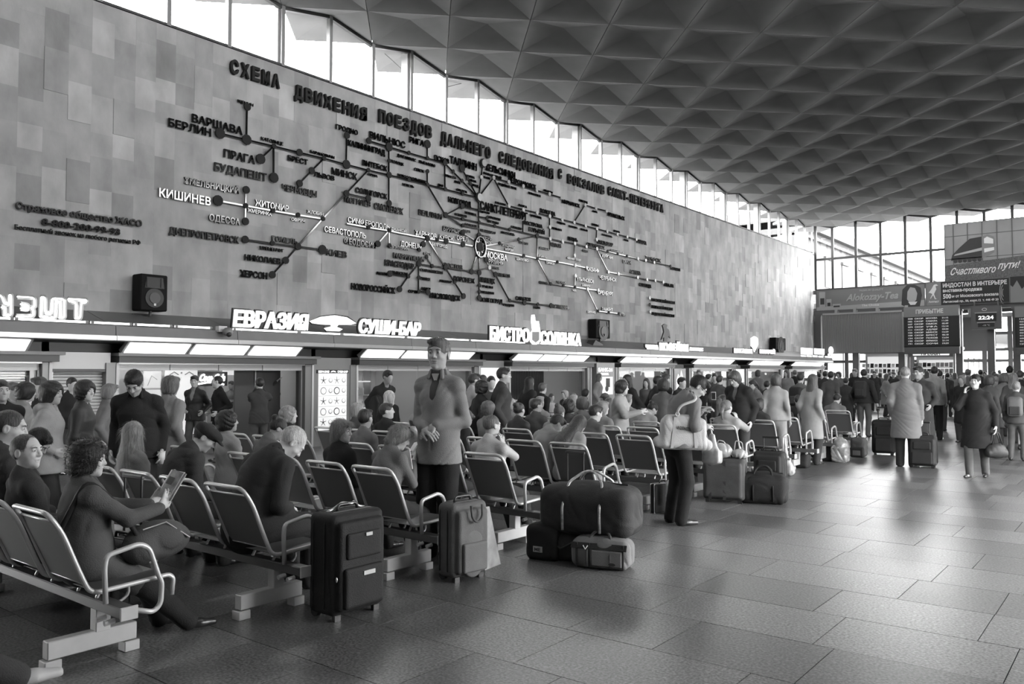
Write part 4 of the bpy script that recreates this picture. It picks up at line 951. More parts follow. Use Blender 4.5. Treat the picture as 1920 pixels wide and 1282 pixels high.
# arrivals board
def timetable(x0, x1, label, head, rows=10):
    t, xa, xb, za, zb = board('departure_board', label, x0, x1, 595, 650, board_dark, YF - .4, 'information board', .3)
    part('header', MB().box(xa, xb, YF - .44, YF - .1, zb, zb + .55), board_mid, t)
    part('footer', MB().box(xa, xb, YF - .42, YF - .1, za - .4, za), board_grey, t)
    ftext(t, 'header_lettering', head, xa + .6, zb + .17, (xb - xa) * .5, .22, print_w, YF - .44)
    led = mat('led_characters', .6, .5, emit=.25)
    rh = (zb - za) / (rows + .6)
    for q in range(rows):
        z = zb - rh * (q + .85)
        random.seed(q + int(x0))
        dst = ['МОСКВА', 'САМАРА', 'ОМСК', 'УФА', 'АДЛЕР', 'МИНСК', 'БРЕСТ', 'ПСКОВ', 'МУРМАНСК', 'СОЧИ'][q]
        mb = MB(); lettering(mb, '%03d  СКОР' % random.randint(1, 199), (xa + .2, YF - .404, z), (1, 0, 0), UZ, .75, rh * .5, .01, .02)
        lettering(mb, dst, (xa + 1.08, YF - .404, z), (1, 0, 0), UZ, .55, rh * .5, .01, .02)
        lettering(mb, '%02d:%02d' % (random.randint(0, 23), random.randint(0, 59)), (xb - .8, YF - .404, z), (1, 0, 0), UZ, .3, rh * .5, .01, .02)
        part('timetable_row', mb, led, t)
timetable(1696, 1798, 'black arrivals board with grey header and rows of times', 'ПРИБЫТИЕ')
timetable(1904, 2006, 'black timetable board cut by the right frame edge', 'ОТПРАВЛЕНИЕ')
random.seed(11)
t, xa, xb, za, zb = board('clock_board', 'hanging digital clock reading 22:24 between two boards', 1822, 1876, 575, 617, board_grey, YF - .4, 'clock', .25)
H_ = zb - za; W_ = xb - xa
part('display', MB().box(xa + W_ * .15, xb - W_ * .15, YF - .42, YF - .4, za + H_ * .33, za + H_ * .68), board_dark, t)
ftext(t, 'digits', '22:24', xa + W_ * .24, za + H_ * .42, W_ * .52, H_ * .16, mat('led_digits', .8, .5, emit=.8), YF - .42)
part('display', MB().box(xa + W_ * .22, xb - W_ * .22, YF - .42, YF - .4, za + H_ * .08, za + H_ * .25), board_dark, t)
ftext(t, 'digits', '-14 °C', xa + W_ * .38, za + H_ * .12, W_ * .25, H_ * .08, print_l, YF - .42)
part('hood', MB().box(xa + W_ * .12, xb - W_ * .12, YF - .46, YF - .4, za + H_ * .69, za + H_ * .73).box(xa + W_ * .2, xb - W_ * .2, YF - .46, YF - .4, za + H_ * .26, za + H_ * .3), pale_metal, t)
part('logo', MB().tube([(xa + W_ * (.45 + .08 * math.cos(a)), YF - .41, za + H_ * .86 + .06 * math.sin(a)) for a in np.linspace(0, 6, 12)], .015, 5), print_w, t)
part('hanger', MB().box(xa + .1, xa + .16, YF - .3, YF - .24, zb, 5.3).box(xb - .16, xb - .1, YF - .3, YF - .24, zb, 5.3), board_grey, t)
for k, x in enumerate((1568, 1603, 1645, 1700)):
    P = Fp(x, 585); tag(part('bracket', MB().box(P[0] - .08, P[0] + .08, YF - .3, YF, 4.98, 5.3), pale_metal), 'small pale bracket between the banner strip and the ribbed panel', 'bracket', 'brackets above the ribbed panel')

# ---- press kiosk and far stalls beyond the columns
def stall(xa, xb, Y, zt, label, word, wx0=.3, wx1=.7):
    t = thing('kiosk', label, 'kiosk', ((xa + xb) / 2, Y, 0))
    part('plinth', MB().box(xa, xb, Y, Y + .08, 0, .85), board_mid, t)
    part('post', MB().box(xa, xa + .1, Y - .05, Y + .1, 0, zt).box(xb - .1, xb, Y - .05, Y + .1, 0, zt), pale_metal, t)
    part('back', MB().box(xa, xb, Y + 2.2, Y + 2.3, 0, zt), in_wall, t)
    part('roof', MB().box(xa - .1, xb + .1, Y - .15, Y + 2.3, zt, zt + .15), pale_metal, t)
    part('sign_box', MB().box(xa + .1, xb - .1, Y - .1, Y + .02, zt - .45, zt - .05), board_mid, t)
    part('sign_tube', MB().box(xa + .3, xb - .3, Y - .14, Y - .1, zt - .36, zt - .14), sign_white, t)
    mb = MB(); lettering(mb, word, (xa + (xb - xa) * wx0, Y - .15, zt - .34), (1, 0, 0), UZ, (xb - xa) * (wx1 - wx0), .19, .02, .04); part('lettering', mb, print_d, t)
    part('lit_back', MB().box(xa + .15, xb - .15, Y + 2.1, Y + 2.15, 1.0, zt - .6), screen_w, t)
    for q in range(4):
        b_ = part('shelf', MB().box(xa + .1, xb - .1, Y + .5, Y + .8, .85 + q * .36, .88 + q * .36), pale_metal, t)
        for c in range(9):
            x = xa + .2 + c * (xb - xa - .4) / 9
            part('magazine', MB().cbox((x + .1, Y + .6, 1.02 + q * .36), (.2, .03, random.uniform(.2, .28)), rotx(-.2)), random.choice((print_d, print_l, board_mid, print_w)), b_)
KY = 52.0
xa, xb = float(at(1703, 700, 1, KY)[0]), float(at(1792, 700, 1, KY)[0])
stall(xa, xb, KY, 3.0, 'press kiosk with lit sign bar and magazine shelves beyond the columns', 'ПРЕССА')
stall(float(at(1606, 700, 1, 56)[0]), float(at(1690, 700, 1, 56)[0]), 56, 3.3, 'long lit stall behind the glass left of the press kiosk', 'СУВЕНИРЫ')
t = thing('platform_canopy', 'dark sloping canopy seen through the far glazing', 'canopy', (-6, 75, 5))
part('roof', MB().prism([(-10.5, 3.9), (3, 2.6), (3, 3.3), (-10.5, 4.7)], (0, 88, 0), (1, 0, 0), UZ, 22), board_grey, t)
part('post', MB().box(-7.6, -7.4, 75, 75.2, 0, 4.8).box(-3, -2.8, 75, 75.2, 0, 3.8), board_grey, t)
for k in range(6):
    x = -12.5 + k * 2.4
    tt_ = thing('strip_light', 'bright strip lamp under the far lobby ceiling', 'lamp', (x, 55, 5.2), group='strip lamps of the far lobby')
    part('housing', MB().box(x, x + 1.5, 55, 55.25, 5.2, 5.4), board_grey, tt_); part('diffuser', MB().box(x + .04, x + 1.46, 55.03, 55.22, 5.16, 5.2), lamp2, tt_)
# ------------------------------------------------------------------ waiting benches: chairs on a beam
tube_m = mat('bench_tube_grey', .50, .32, .25, var=.08, vs=8)
mesh_m = bpy.data.materials.new('perforated_seat_metal'); mesh_m.use_nodes = True
def _perf():
    nt = mesh_m.node_tree; b = nt.nodes['Principled BSDF']; b.inputs['Base Color'].default_value = (.15, .15, .15, 1)
    b.inputs['Roughness'].default_value = .42; b.inputs['Metallic'].default_value = .25; b.inputs['Alpha'].default_value = .88
_perf()
beam_b = mat('bench_beam_dark', .09, .5, .2)
foot_m = mat('bench_foot_grey', .42, .45, .15, var=.1, vs=6)
bolt_m = mat('bolt_metal', .45, .3, .8)
BENCH_Y = [.50, 1.9, 3.1, 4.42, 5.8, 7.2, 8.6, 9.9, 11.1, 12.6, 13.7, 15.1, 16.7]
SEAT_X0, PITCH_X = -4.95, .60
def bench_meshes():
    M = {}
    w = .235
    prof = [(.42, .30), (.43, .40), (.40, .425), (-.03, .405), (-.075, .43), (-.13, .55), (-.22, .77), (-.30, .885)]
    L = [(-w, y, z) for y, z in prof]; Rr = [(w, y, z) for y, z in reversed(prof)]
    path = arc_path(L[:1] + L[1:] + Rr, .055, 3)
    M['chair_frame'] = (MB().tube(path, .0145, 8), tube_m, True)
    p = [(-.09, .465), (-.215, .755)]
    def quad(y0, z0, y1, z1, ww, t):
        d = np.array([0, y1 - y0, z1 - z0]); Ln = np.linalg.norm(d); d /= Ln
        return MB().prism([(-ww, 0), (ww, 0), (ww, Ln), (-ww, Ln)], (0, y0, z0), (1, 0, 0), d, t)
    M['back_panel'] = (quad(-.088, .465, -.250, .825, w - .012, .004), mesh_m, False)
    M['panel_rail'] = (MB().tube([(-w, -.252, .828), (w, -.252, .828)], .007, 6).tube([(-w, -.086, .462), (w, -.086, .462)], .007, 6), tube_m, True)
    M['seat_panel'] = (quad(-.02, .402, .40, .424, w - .012, .004), mesh_m, False)
    sb = MB()
    for x in (-.12, .12): sb.tube(arc_path([(x, .06, .40), (x, .02, .345), (x, .04, .29), (x, .14, .285), (x, .22, .33), (x, .2, .405)], .04, 3), .010, 6)
    M['seat_bracket'] = (sb, tube_m, True)
    return M
BM = {k: (mesh_from(k, v[0].v, v[0].f, [v[1]], None, v[2])) for k, v in bench_meshes().items()}
arm = MB().tube(arc_path([(0, 0, .345), (0, -.01, .55), (0, .0, .615), (0, .19, .650), (0, .25, .615), (0, .31, .44), (0, .33, .40), (0, .325, .275), (0, .28, .235), (0, .12, .29)], .045, 4), .0155, 8)
BM['armrest'] = mesh_from('armrest', arm.v, arm.f, [tube_m], None, True)
ft = MB().cbox((0, .05, .225), (.075, .085, .14), bev=.004).cbox((0, 0, .115), (.07, .50, .10), bev=.005)
BM['foot'] = mesh_from('foot', ft.v, ft.f, [foot_m])
pd = MB().cbox((0, -.22, .03), (.085, .09, .06), bev=.004).cbox((0, .22, .03), (.085, .09, .06), bev=.004)
BM['foot_pad'] = mesh_from('foot_pad', pd.v, pd.f, [foot_m])
def bench(x_right, n, y_post, label):
    t = thing('waiting_bench', label, 'bench', (x_right, y_post, 0), group=None)
    def put(k, x):
        o = link(k, BM[k], t); o.location = (x, 0, 0); return o
    L = PITCH_X * n
    bm = MB().cbox((-L / 2 + .36, .045, .315), (L + .20, .085, .06), bev=.006)
    lpart('beam', bm, beam_b, t)
    ec = MB().cbox((.465, .045, .315), (.012, .10, .075), bev=.003).tube([(.40, -.005, .275), (.40, -.06, .27)], .016, 8).tube([(.30, -.005, .275), (.30, -.06, .27)], .016, 8)
    lpart('beam_end', ec, foot_m, t)
    for k in range(n):
        x = -PITCH_X * k
        for kk in ('chair_frame', 'back_panel', 'panel_rail', 'seat_panel', 'seat_bracket'): put(kk, x)
    put('armrest', .285)
    put('armrest', -L + .30)
    for x in ((.12, -L + .48) if n > 1 else (.0,)):
        put('foot', x); put('foot_pad', x)
    return t
ordinal = ['behind the photographer side', 'nearest', 'second', 'third', 'fourth', 'fifth', 'sixth', 'seventh', 'eighth', 'ninth', 'tenth', 'eleventh', 'twelfth']
for r_, yb_ in enumerate(BENCH_Y):
    bench(SEAT_X0, 4, yb_ + .30, 'tubular metal bench at the aisle, %s row from the front' % ordinal[r_] if r_ else 'tubular metal bench just outside the left frame edge, nearer than all rows')
    nb = {0: 0, 1: 1, 2: 0, 3: 1}.get(r_, 3)
    if nb: bench(SEAT_X0 - 4 * PITCH_X - .45, nb, yb_ + .30, 'tubular metal bench nearer the shops, %s row from the front' % ordinal[r_])
# ------------------------------------------------------------------ organic shapes: distance fields meshed with surface nets
F4 = np.float32
def _n(v): v = np.asarray(v, float); return v / (np.linalg.norm(v) + 1e-9)
def RC(a, b, r1, r2, k=.02, flat=None, op='u'):       # tapered capsule, optionally flattened along an axis
    return ('rc', np.asarray(a, float), np.asarray(b, float), r1, r2, k, flat, op)
def EL(c, rad, R=None, k=.02, op='u'):                # ellipsoid; rows of R are its axes
    return ('el', np.asarray(c, float), np.asarray(rad, float), np.eye(3) if R is None else np.asarray(R, float), k, op)
def RB(c, half, r, R=None, k=.01, op='u'):            # rounded box
    return ('rb', np.asarray(c, float), np.asarray(half, float), r, np.eye(3) if R is None else np.asarray(R, float), k, op)
def HS(p, n, k=.01):                                  # keep only the half space below the plane
    return ('hs', np.asarray(p, float), _n(n), k)
def ev(prims, P, fold=None):
    D = np.full(len(P), 9.0, F4)
    for q in prims:
        if q[0] == 'rc':
            _, a, b, r1, r2, k, flat, op = q
            ap = (P - a.astype(F4)); ba = (b - a)
            if flat is not None:
                ax, sc = flat; ax = _n(ax)
                ap = ap + np.outer(ap @ ax.astype(F4), (ax * (sc - 1)).astype(F4)); ba = ba + ax * (ba @ ax) * (sc - 1)
            t = np.clip((ap @ ba.astype(F4)) / F4(ba @ ba + 1e-9), 0, 1)
            d = np.sqrt(((ap - t[:, None] * ba.astype(F4)) ** 2).sum(1)) - (F4(r1) + F4(r2 - r1) * t)
            if flat is not None: d = d / F4(1 + (flat[1] - 1) * .5)
        elif q[0] == 'el':
            _, c, rad, R, k, op = q
            l = (P - c.astype(F4)) @ R.T.astype(F4); l0 = l / rad.astype(F4)
            k0 = np.sqrt((l0 ** 2).sum(1)); k1 = np.sqrt(((l0 / rad.astype(F4)) ** 2).sum(1)) + 1e-6
            d = k0 * (k0 - 1) / k1
        elif q[0] == 'rb':
            _, c, half, r, R, k, op = q
            l = np.abs((P - c.astype(F4)) @ R.T.astype(F4)) - (half - r).astype(F4)
            d = np.sqrt((np.maximum(l, 0) ** 2).sum(1)) + np.minimum(l.max(1), 0) - F4(r)
        else:
            _, c, n, k = q; d = -((P - c.astype(F4)) @ n.astype(F4)); op = 's'
        if op == 'u':
            h = np.clip(.5 + .5 * (D - d) / k, 0, 1); D = D + (d - D) * h - k * h * (1 - h)
        elif op == 's':
            h = np.clip(.5 - .5 * (D + d) / k, 0, 1); D = D + (-d - D) * h + k * h * (1 - h)
        else:
            h = np.clip(.5 - .5 * (D - d) / k, 0, 1); D = D + (d - D) * h + k * h * (1 - h)
    if fold is not None: D = D + fold(P)
    return D
def bounds(prims):
    lo, hi = [], []
    for q in prims:
        if q[-1] != 'u' : continue
        if q[0] == 'rc':
            r = max(q[3], q[4]); lo.append(np.minimum(q[1], q[2]) - r); hi.append(np.maximum(q[1], q[2]) + r)
        elif q[0] == 'el': r = max(q[2]); lo.append(q[1] - r); hi.append(q[1] + r)
        elif q[0] == 'rb': r = np.linalg.norm(q[2]); lo.append(q[1] - r); hi.append(q[1] + r)
    return np.min(lo, 0), np.max(hi, 0)
def nets(prims, h, fold=None, margin=.02):
    lo, hi = bounds(prims); lo = lo - margin - 2 * h; hi = hi + margin + 2 * h
    C = 4
    nb = np.ceil((hi - lo) / (h * C)).astype(int) + 1
    n = nb * C
    g = [lo[i] + (np.arange(nb[i]) + .5) * h * C for i in range(3)]
    cc = np.stack(np.meshgrid(*g, indexing='ij'), -1).reshape(-1, 3).astype(F4)
    dc = ev(prims, cc, fold).reshape(nb)
    act = np.abs(dc) < h * C * 1.5 + .006
    V = np.repeat(np.repeat(np.repeat(np.where(dc > 0, F4(1), F4(-1)), C, 0), C, 1), C, 2)
    m = np.repeat(np.repeat(np.repeat(act, C, 0), C, 1), C, 2)
    idx = np.argwhere(m)
    if not len(idx): return np.zeros((0, 3)), np.zeros((0, 4), int)
    P = (lo + (idx + .5) * h).astype(F4)
    V[m] = ev(prims, P, fold)
    s = V < 0
    X, Y, Z = n
    cnt = np.zeros((X - 1, Y - 1, Z - 1), np.int8)
    for i in (0, 1):
        for j in (0, 1):
            for k in (0, 1): cnt += s[i:X - 1 + i, j:Y - 1 + j, k:Z - 1 + k]
    cm = (cnt > 0) & (cnt < 8)
    ci = np.argwhere(cm); N = len(ci)
    vid = np.full(cm.shape, -1, np.int64); vid[cm] = np.arange(N)
    acc = np.zeros((N, 3)); w = np.zeros(N)
    crn = [(i, j, k) for i in (0, 1) for j in (0, 1) for k in (0, 1)]
    cv_ = {c: V[ci[:, 0] + c[0], ci[:, 1] + c[1], ci[:, 2] + c[2]] for c in crn}
    for c in crn:
        for ax in range(3):
            if c[ax]: continue
            d = list(c); d[ax] = 1; d = tuple(d)
            a, b = cv_[c], cv_[d]; x = (a < 0) != (b < 0)
            t = np.where(x, a / np.where(np.abs(a - b) < 1e-9, 1, a - b), 0)
            p = np.tile(np.array(c, float), (N, 1)); p[:, ax] += t
            acc[x] += p[x]; w[x] += 1
    pv = lo + (ci + .5 + acc / np.maximum(w, 1)[:, None]) * h
    F = []
    for ax in range(3):
        o = [slice(1, X - 1), slice(1, Y - 1), slice(1, Z - 1)]
        a = s[tuple(o)]; o2 = list(o); o2[ax] = slice(o[ax].start + 1, o[ax].stop + 1); b = s[tuple(o2)]
        e = np.argwhere(a != b) + 1; sg = a[tuple((e - 1).T)]
        u, v = [(1, 2), (2, 0), (0, 1)][ax]
        def c_(du, dv):
            q = e.copy(); q[:, u] -= du; q[:, v] -= dv; q = np.minimum(q, np.array(cm.shape) - 1)
            return vid[q[:, 0], q[:, 1], q[:, 2]]
        quad = np.stack([c_(1, 1), c_(0, 1), c_(0, 0), c_(1, 0)], 1)
        quad[~sg] = quad[~sg][:, ::-1]
        F.append(quad[(quad >= 0).all(1)])
    return pv, np.concatenate(F)
def np_mesh(name, v, f, m, smooth=True, mi=None):
    me = bpy.data.meshes.new(name); v = np.asarray(v, F4); f = np.asarray(f, np.int32)
    me.vertices.add(len(v)); me.vertices.foreach_set('co', v.ravel())
    me.loops.add(f.size); me.loops.foreach_set('vertex_index', f.ravel())
    me.polygons.add(len(f)); me.polygons.foreach_set('loop_start', np.arange(0, f.size, f.shape[1], dtype=np.int32))
    me.polygons.foreach_set('use_smooth', np.full(len(f), smooth))
    for q in (m if isinstance(m, (list, tuple)) else [m]): me.materials.append(q)
    if mi is not None: me.polygons.foreach_set('material_index', np.asarray(mi, np.int32))
    me.update(calc_edges=True); return me
def sdf_part(name, prims, h, m, parent=None, fold=None, label=None):
    v, f = nets(prims, h, fold)
    if not len(f): return None
    o = link(name, np_mesh(name, v, f, m), parent)
    if label: o['label'] = label
    return o
def folds(amp, f1=14, f2=9, seed=0.0, zs=1.0):
    def g(P):
        x, y, z = P[:, 0], P[:, 1], P[:, 2] * zs
        ph = f1 * z + 5 * np.sin(6 * x + seed) + 4 * np.sin(7 * y + seed * 2) + 2.2 * np.sin(13 * x + 9 * z + seed)
        a = 1 - np.abs(np.sin(ph)); a = a * a
        mk = .5 + .5 * np.sin(f2 * x + 8 * y + 4 * np.sin(6 * z + seed) + seed)
        c = 1 - np.abs(np.sin(9 * x - 7 * y + 11 * z + 3 * np.sin(8 * z - seed)))
        return (F4(amp) * (a * mk + .7 * c * c * (1 - mk) - .35)).astype(F4)
    return g
# ------------------------------------------------------------------ people
TONES = {}
def cloth(g, kind='wool'):
    g = g * (1.35 if g < .1 else 1.35 - .6 * min(1, (g - .1) / .25)) + .003
    k = 'cloth_%s_%03d' % (kind, int(g * 1000))
    if kind == 'leather': return mat(k, g, .55, var=.15, vs=6, bump=.15, bs=40, spec=.3)
    if kind == 'denim': return mat(k, g, .85, var=.2, vs=9, bump=.3, bs=160)
    return mat(k, g, .9, var=.16, vs=5, bump=.35, bs=130, spec=.2)
def skin_m(g):
    g = g * 1.15; return mat('skin_%03d' % int(g * 1000), g, .5, var=.10, vs=20, spec=.4)
def hair_m(g, st=(1, 1, .12)):
    return mat('hair_%03d' % int(g * 1000), g, .5, var=.45, vs=60, bump=.8, bs=110, spec=.45, stretch=st)
shoe_m = mat('shoe_leather', .025, .28)
eye_w = mat('eye_white', .5, .25); eye_d = mat('eye_iris_dark', .015, .2)
lens_m = mat('spectacle_wire', .6, .2, .8)

def ik(a, b, l1, l2, pole):
    a, b = np.asarray(a, float), np.asarray(b, float); d = b - a; L = np.linalg.norm(d)
    if L > (l1 + l2) * .995: d = d / L * (l1 + l2) * .995; L = (l1 + l2) * .995; b = a + d
    L = max(L, abs(l1 - l2) + .02)
    u = d / np.linalg.norm(d); c = (l1 * l1 + L * L - l2 * l2) / (2 * L); hgt = math.sqrt(max(l1 * l1 - c * c, 0))
    p = np.asarray(pole, float); p = p - u * (p @ u); p = _n(p)
    return a + u * c + p * hgt, b

def hand_prims(w, d, nrm, curl, s, side, spread=.12, thumb=1.0):
    # w wrist, d pointing direction, nrm palm normal (the way the fingers curl), side +1 puts the thumb on the cross side
    d, nrm = _n(d), np.asarray(nrm, float); nrm = _n(nrm - d * (nrm @ d)); lat = np.cross(d, nrm) * side
    k = .006 * s
    pr = [RC(w - d * .02 * s, w + d * .03 * s, .026 * s, .028 * s, .02, (nrm, 1.35)),
          RC(w + d * .03 * s - lat * .018 * s, w + d * .085 * s - lat * .024 * s, .019 * s, .015 * s, .012, (nrm, 1.3)),
          RC(w + d * .03 * s + lat * .016 * s, w + d * .088 * s + lat * .022 * s, .020 * s, .016 * s, .015, (nrm, 1.3))]
    for i, (off, ln) in enumerate(((.030, .072), (.010, .080), (-.011, .074), (-.031, .058))):
        base = w + (d * .088 + lat * off) * s; ang = curl * (1 + .08 * i)
        dd = _n(d + lat * spread * off * 25)
        p1 = base + (dd * math.cos(ang * .5) + nrm * math.sin(ang * .5)) * ln * .5 * s
        p2 = p1 + (dd * math.cos(ang * 1.1) + nrm * math.sin(ang * 1.1)) * ln * .30 * s
        p3 = p2 + (dd * math.cos(ang * 1.6) + nrm * math.sin(ang * 1.6)) * ln * .24 * s
        pr += [RC(base, p1, .0095 * s, .0088 * s, k), RC(p1, p2, .0088 * s, .008 * s, .003), RC(p2, p3, .008 * s, .0065 * s, .003)]
    tb = w + (d * .022 + lat * .024) * s
    t1 = tb + (_n(d * .75 + lat * .8 + nrm * .35)) * .040 * s
    t2 = t1 + _n(d * .95 + lat * .25 + nrm * (.3 + curl * .4)) * .030 * s * thumb
    t3 = t2 + _n(d * .95 + lat * .05 + nrm * (.4 + curl * .5)) * .024 * s * thumb
    pr += [RC(tb, t1, .014 * s, .0115 * s, .012), RC(t1, t2, .0105 * s, .0095 * s, .003), RC(t2, t3, .0095 * s, .007 * s, .003)]
    return pr

def head_prims(c, R, s, fine=True, jaw=1.0):
    # rows of R: right, forward, up ; c = centre of the head
    A = R.T
    def L(x, y, z): return c + A @ (np.array([x, y, z]) * s)
    pr = [EL(L(0, -.012, .022), np.array([.074, .094, .090]) * s, R, .02),
          EL(L(0, .026, -.040), np.array([.058 * jaw, .062, .072]) * s, R, .035),
          RC(L(0, .05, -.083), L(0, .068, -.094), .026 * s * jaw, .018 * s, .03)]
    if fine:
        pr += [EL(L(.030, .072, .006), np.array([.018, .016, .013]) * s, R, .012, 's'), EL(L(-.030, .072, .006), np.array([.018, .016, .013]) * s, R, .012, 's') ] if False else []
        pr += [EL(L(0, .078, .030), np.array([.046, .012, .012]) * s, R, .018),
               RC(L(.034, .064, -.022), L(.044, .050, -.030), .016 * s, .014 * s, .02), RC(L(-.034, .064, -.022), L(-.044, .050, -.030), .016 * s, .014 * s, .02),
               EL(L(.029, .094, .008), np.array([.019, .014, .012]) * s, R, .010, 's'), EL(L(-.029, .094, .008), np.array([.019, .014, .012]) * s, R, .010, 's'),
               RC(L(0, .083, .016), L(0, .103, -.022), .0085 * s, .0115 * s, .010), RC(L(.011, .093, -.026), L(-.011, .093, -.026), .0085 * s, .0085 * s, .006),
               EL(L(0, .084, -.052), np.array([.024, .010, .0065]) * s, R, .006), EL(L(0, .081, -.064), np.array([.020, .010, .007]) * s, R, .006),
               EL(L(0, .094, -.0578), np.array([.022, .008, .0022]) * s, R, .003, 's')]
        for sd in (1, -1):
            pr += [EL(L(sd * .030, .076, .008), np.array([.0125, .0125, .0115]) * s, R, .002),
                   EL(L(sd * .077, -.008, -.008), np.array([.009, .020, .031]) * s, R, .006), EL(L(sd * .085, -.002, -.006), np.array([.006, .010, .018]) * s, R, .004, 's')]
    else:
        pr += [RC(L(0, .084, .010), L(0, .098, -.020), .010 * s, .012 * s, .012)]
        for sd in (1, -1): pr += [EL(L(sd * .077, -.008, -.008), np.array([.012, .020, .031]) * s, R, .006)]
    return pr, L

def hair_prims(style, L, R, s):
    V = lambda a: np.array(a) * s
    cap = [EL(L(0, -.016, .026), V([.084, .104, .098]), R, .02)]
    face = [EL(L(0, .105, -.045), V([.064, .075, .105]), R, .012, 's')]
    side = [EL(L(.095, .022, -.040), V([.045, .052, .062]), R, .012, 's'), EL(L(-.095, .022, -.040), V([.045, .052, .062]), R, .012, 's')]
    nape = [HS(L(0, 0, -.075), -R[2] + R[1] * .3, .015)]
    if style == 'short':
        pr = [EL(L(0, -.018, .028), V([.080, .102, .099]), R, .02), EL(L(.015, .05, .088), V([.052, .040, .026]), R, .02)] + face + side + [HS(L(0, -.06, -.062), -R[2] - R[1] * .1, .01)]
    elif style == 'buzz':
        pr = [EL(L(0, -.015, .024), V([.0765, .0965, .0925]), R, .02), EL(L(0, .11, -.02), V([.075, .075, .11]), R, .012, 's')] + side + [HS(L(0, -.06, -.06), -R[2], .01)]
    elif style == 'thin':
        pr = [EL(L(0, -.018, .023), V([.078, .098, .094]), R, .02), EL(L(0, .115, .02), V([.085, .085, .12]), R, .015, 's')] + side + [HS(L(0, -.06, -.066), -R[2], .01)]
    elif style == 'bob':
        pr = [EL(L(0, -.018, .018), V([.094, .108, .103]), R, .02), EL(L(0, -.035, -.055), V([.088, .082, .075]), R, .03), EL(L(.0, .06, .075), V([.066, .045, .035]), R, .02)] + face + [HS(L(0, 0, -.115), -R[2], .02)]
    elif style == 'layered':
        pr = [EL(L(0, -.02, .02), V([.092, .110, .105]), R, .02), EL(L(0, -.05, -.06), V([.078, .070, .08]), R, .03), RC(L(0, -.07, -.09), L(0, -.075, -.14), .05 * s, .025 * s, .03), EL(L(0, .065, .07), V([.060, .04, .03]), R, .02)] + face + side[:0]
    elif style == 'curly':
        pr = [EL(L(0, -.02, .025), V([.112, .122, .116]), R, .02), EL(L(0, -.04, -.05), V([.104, .09, .08]), R, .03)] + [EL(L(0, .125, -.045), V([.066, .080, .105]), R, .012, 's')] + [HS(L(0, 0, -.10), -R[2], .02)]
    elif style == 'long':
        pr = cap + [RC(L(0, -.05, -.02), L(0, -.085, -.38), .084 * s, .125 * s, .04, (R[1], 1.5)), RC(L(.06, -.01, -.03), L(.085, .0, -.26), .035 * s, .03 * s, .03), RC(L(-.06, -.01, -.03), L(-.085, .0, -.26), .035 * s, .03 * s, .03)] + face
    elif style == 'ponytail':
        pr = cap + face + side + nape + [RC(L(0, -.10, .02), L(0, -.15, -.08), .03 * s, .028 * s, .02), RC(L(0, -.15, -.08), L(0, -.13, -.2), .028 * s, .012 * s, .01)]
    elif style == 'bun':
        pr = [EL(L(0, -.014, .026), V([.082, .102, .095]), R, .02)] + face + side + nape + [EL(L(0, -.095, .085), V([.048, .045, .042]), R, .012)]
    elif style == 'cap':
        pr = [EL(L(0, -.016, .034), V([.086, .106, .088]), R, .02), HS(L(0, 0, .030), -R[2], .005), RC(L(-.03, .07, .036), L(-.02, .13, .030), .035 * s, .028 * s, .01, (R[2], 5)), RC(L(.03, .07, .036), L(.02, .13, .030), .035 * s, .028 * s, .01, (R[2], 5))]
    elif style == 'flatcap':
        pr = [EL(L(0, .0, .058), V([.094, .122, .050]), R, .02), EL(L(0, -.02, .03), V([.084, .102, .05]), R, .02), RC(L(-.03, .09, .045), L(-.02, .135, .030), .035 * s, .028 * s, .01, (R[2], 5)), RC(L(.03, .09, .045), L(.02, .135, .030), .035 * s, .028 * s, .01, (R[2], 5)), HS(L(0, 0, .012), -R[2], .005)]
    elif style == 'beanie':
        pr = [EL(L(0, -.016, .036), V([.088, .106, .098]), R, .02), HS(L(0, 0, .012), -R[2] + R[1] * .2, .008)]
    elif style == 'hood':
        pr = [EL(L(0, -.03, .01), V([.115, .125, .125]), R, .02), EL(L(0, .13, -.01), V([.08, .11, .11]), R, .02, 's'), RC(L(0, -.05, -.1), L(0, -.06, -.16), .1 * s, .12 * s, .04)]
    return pr

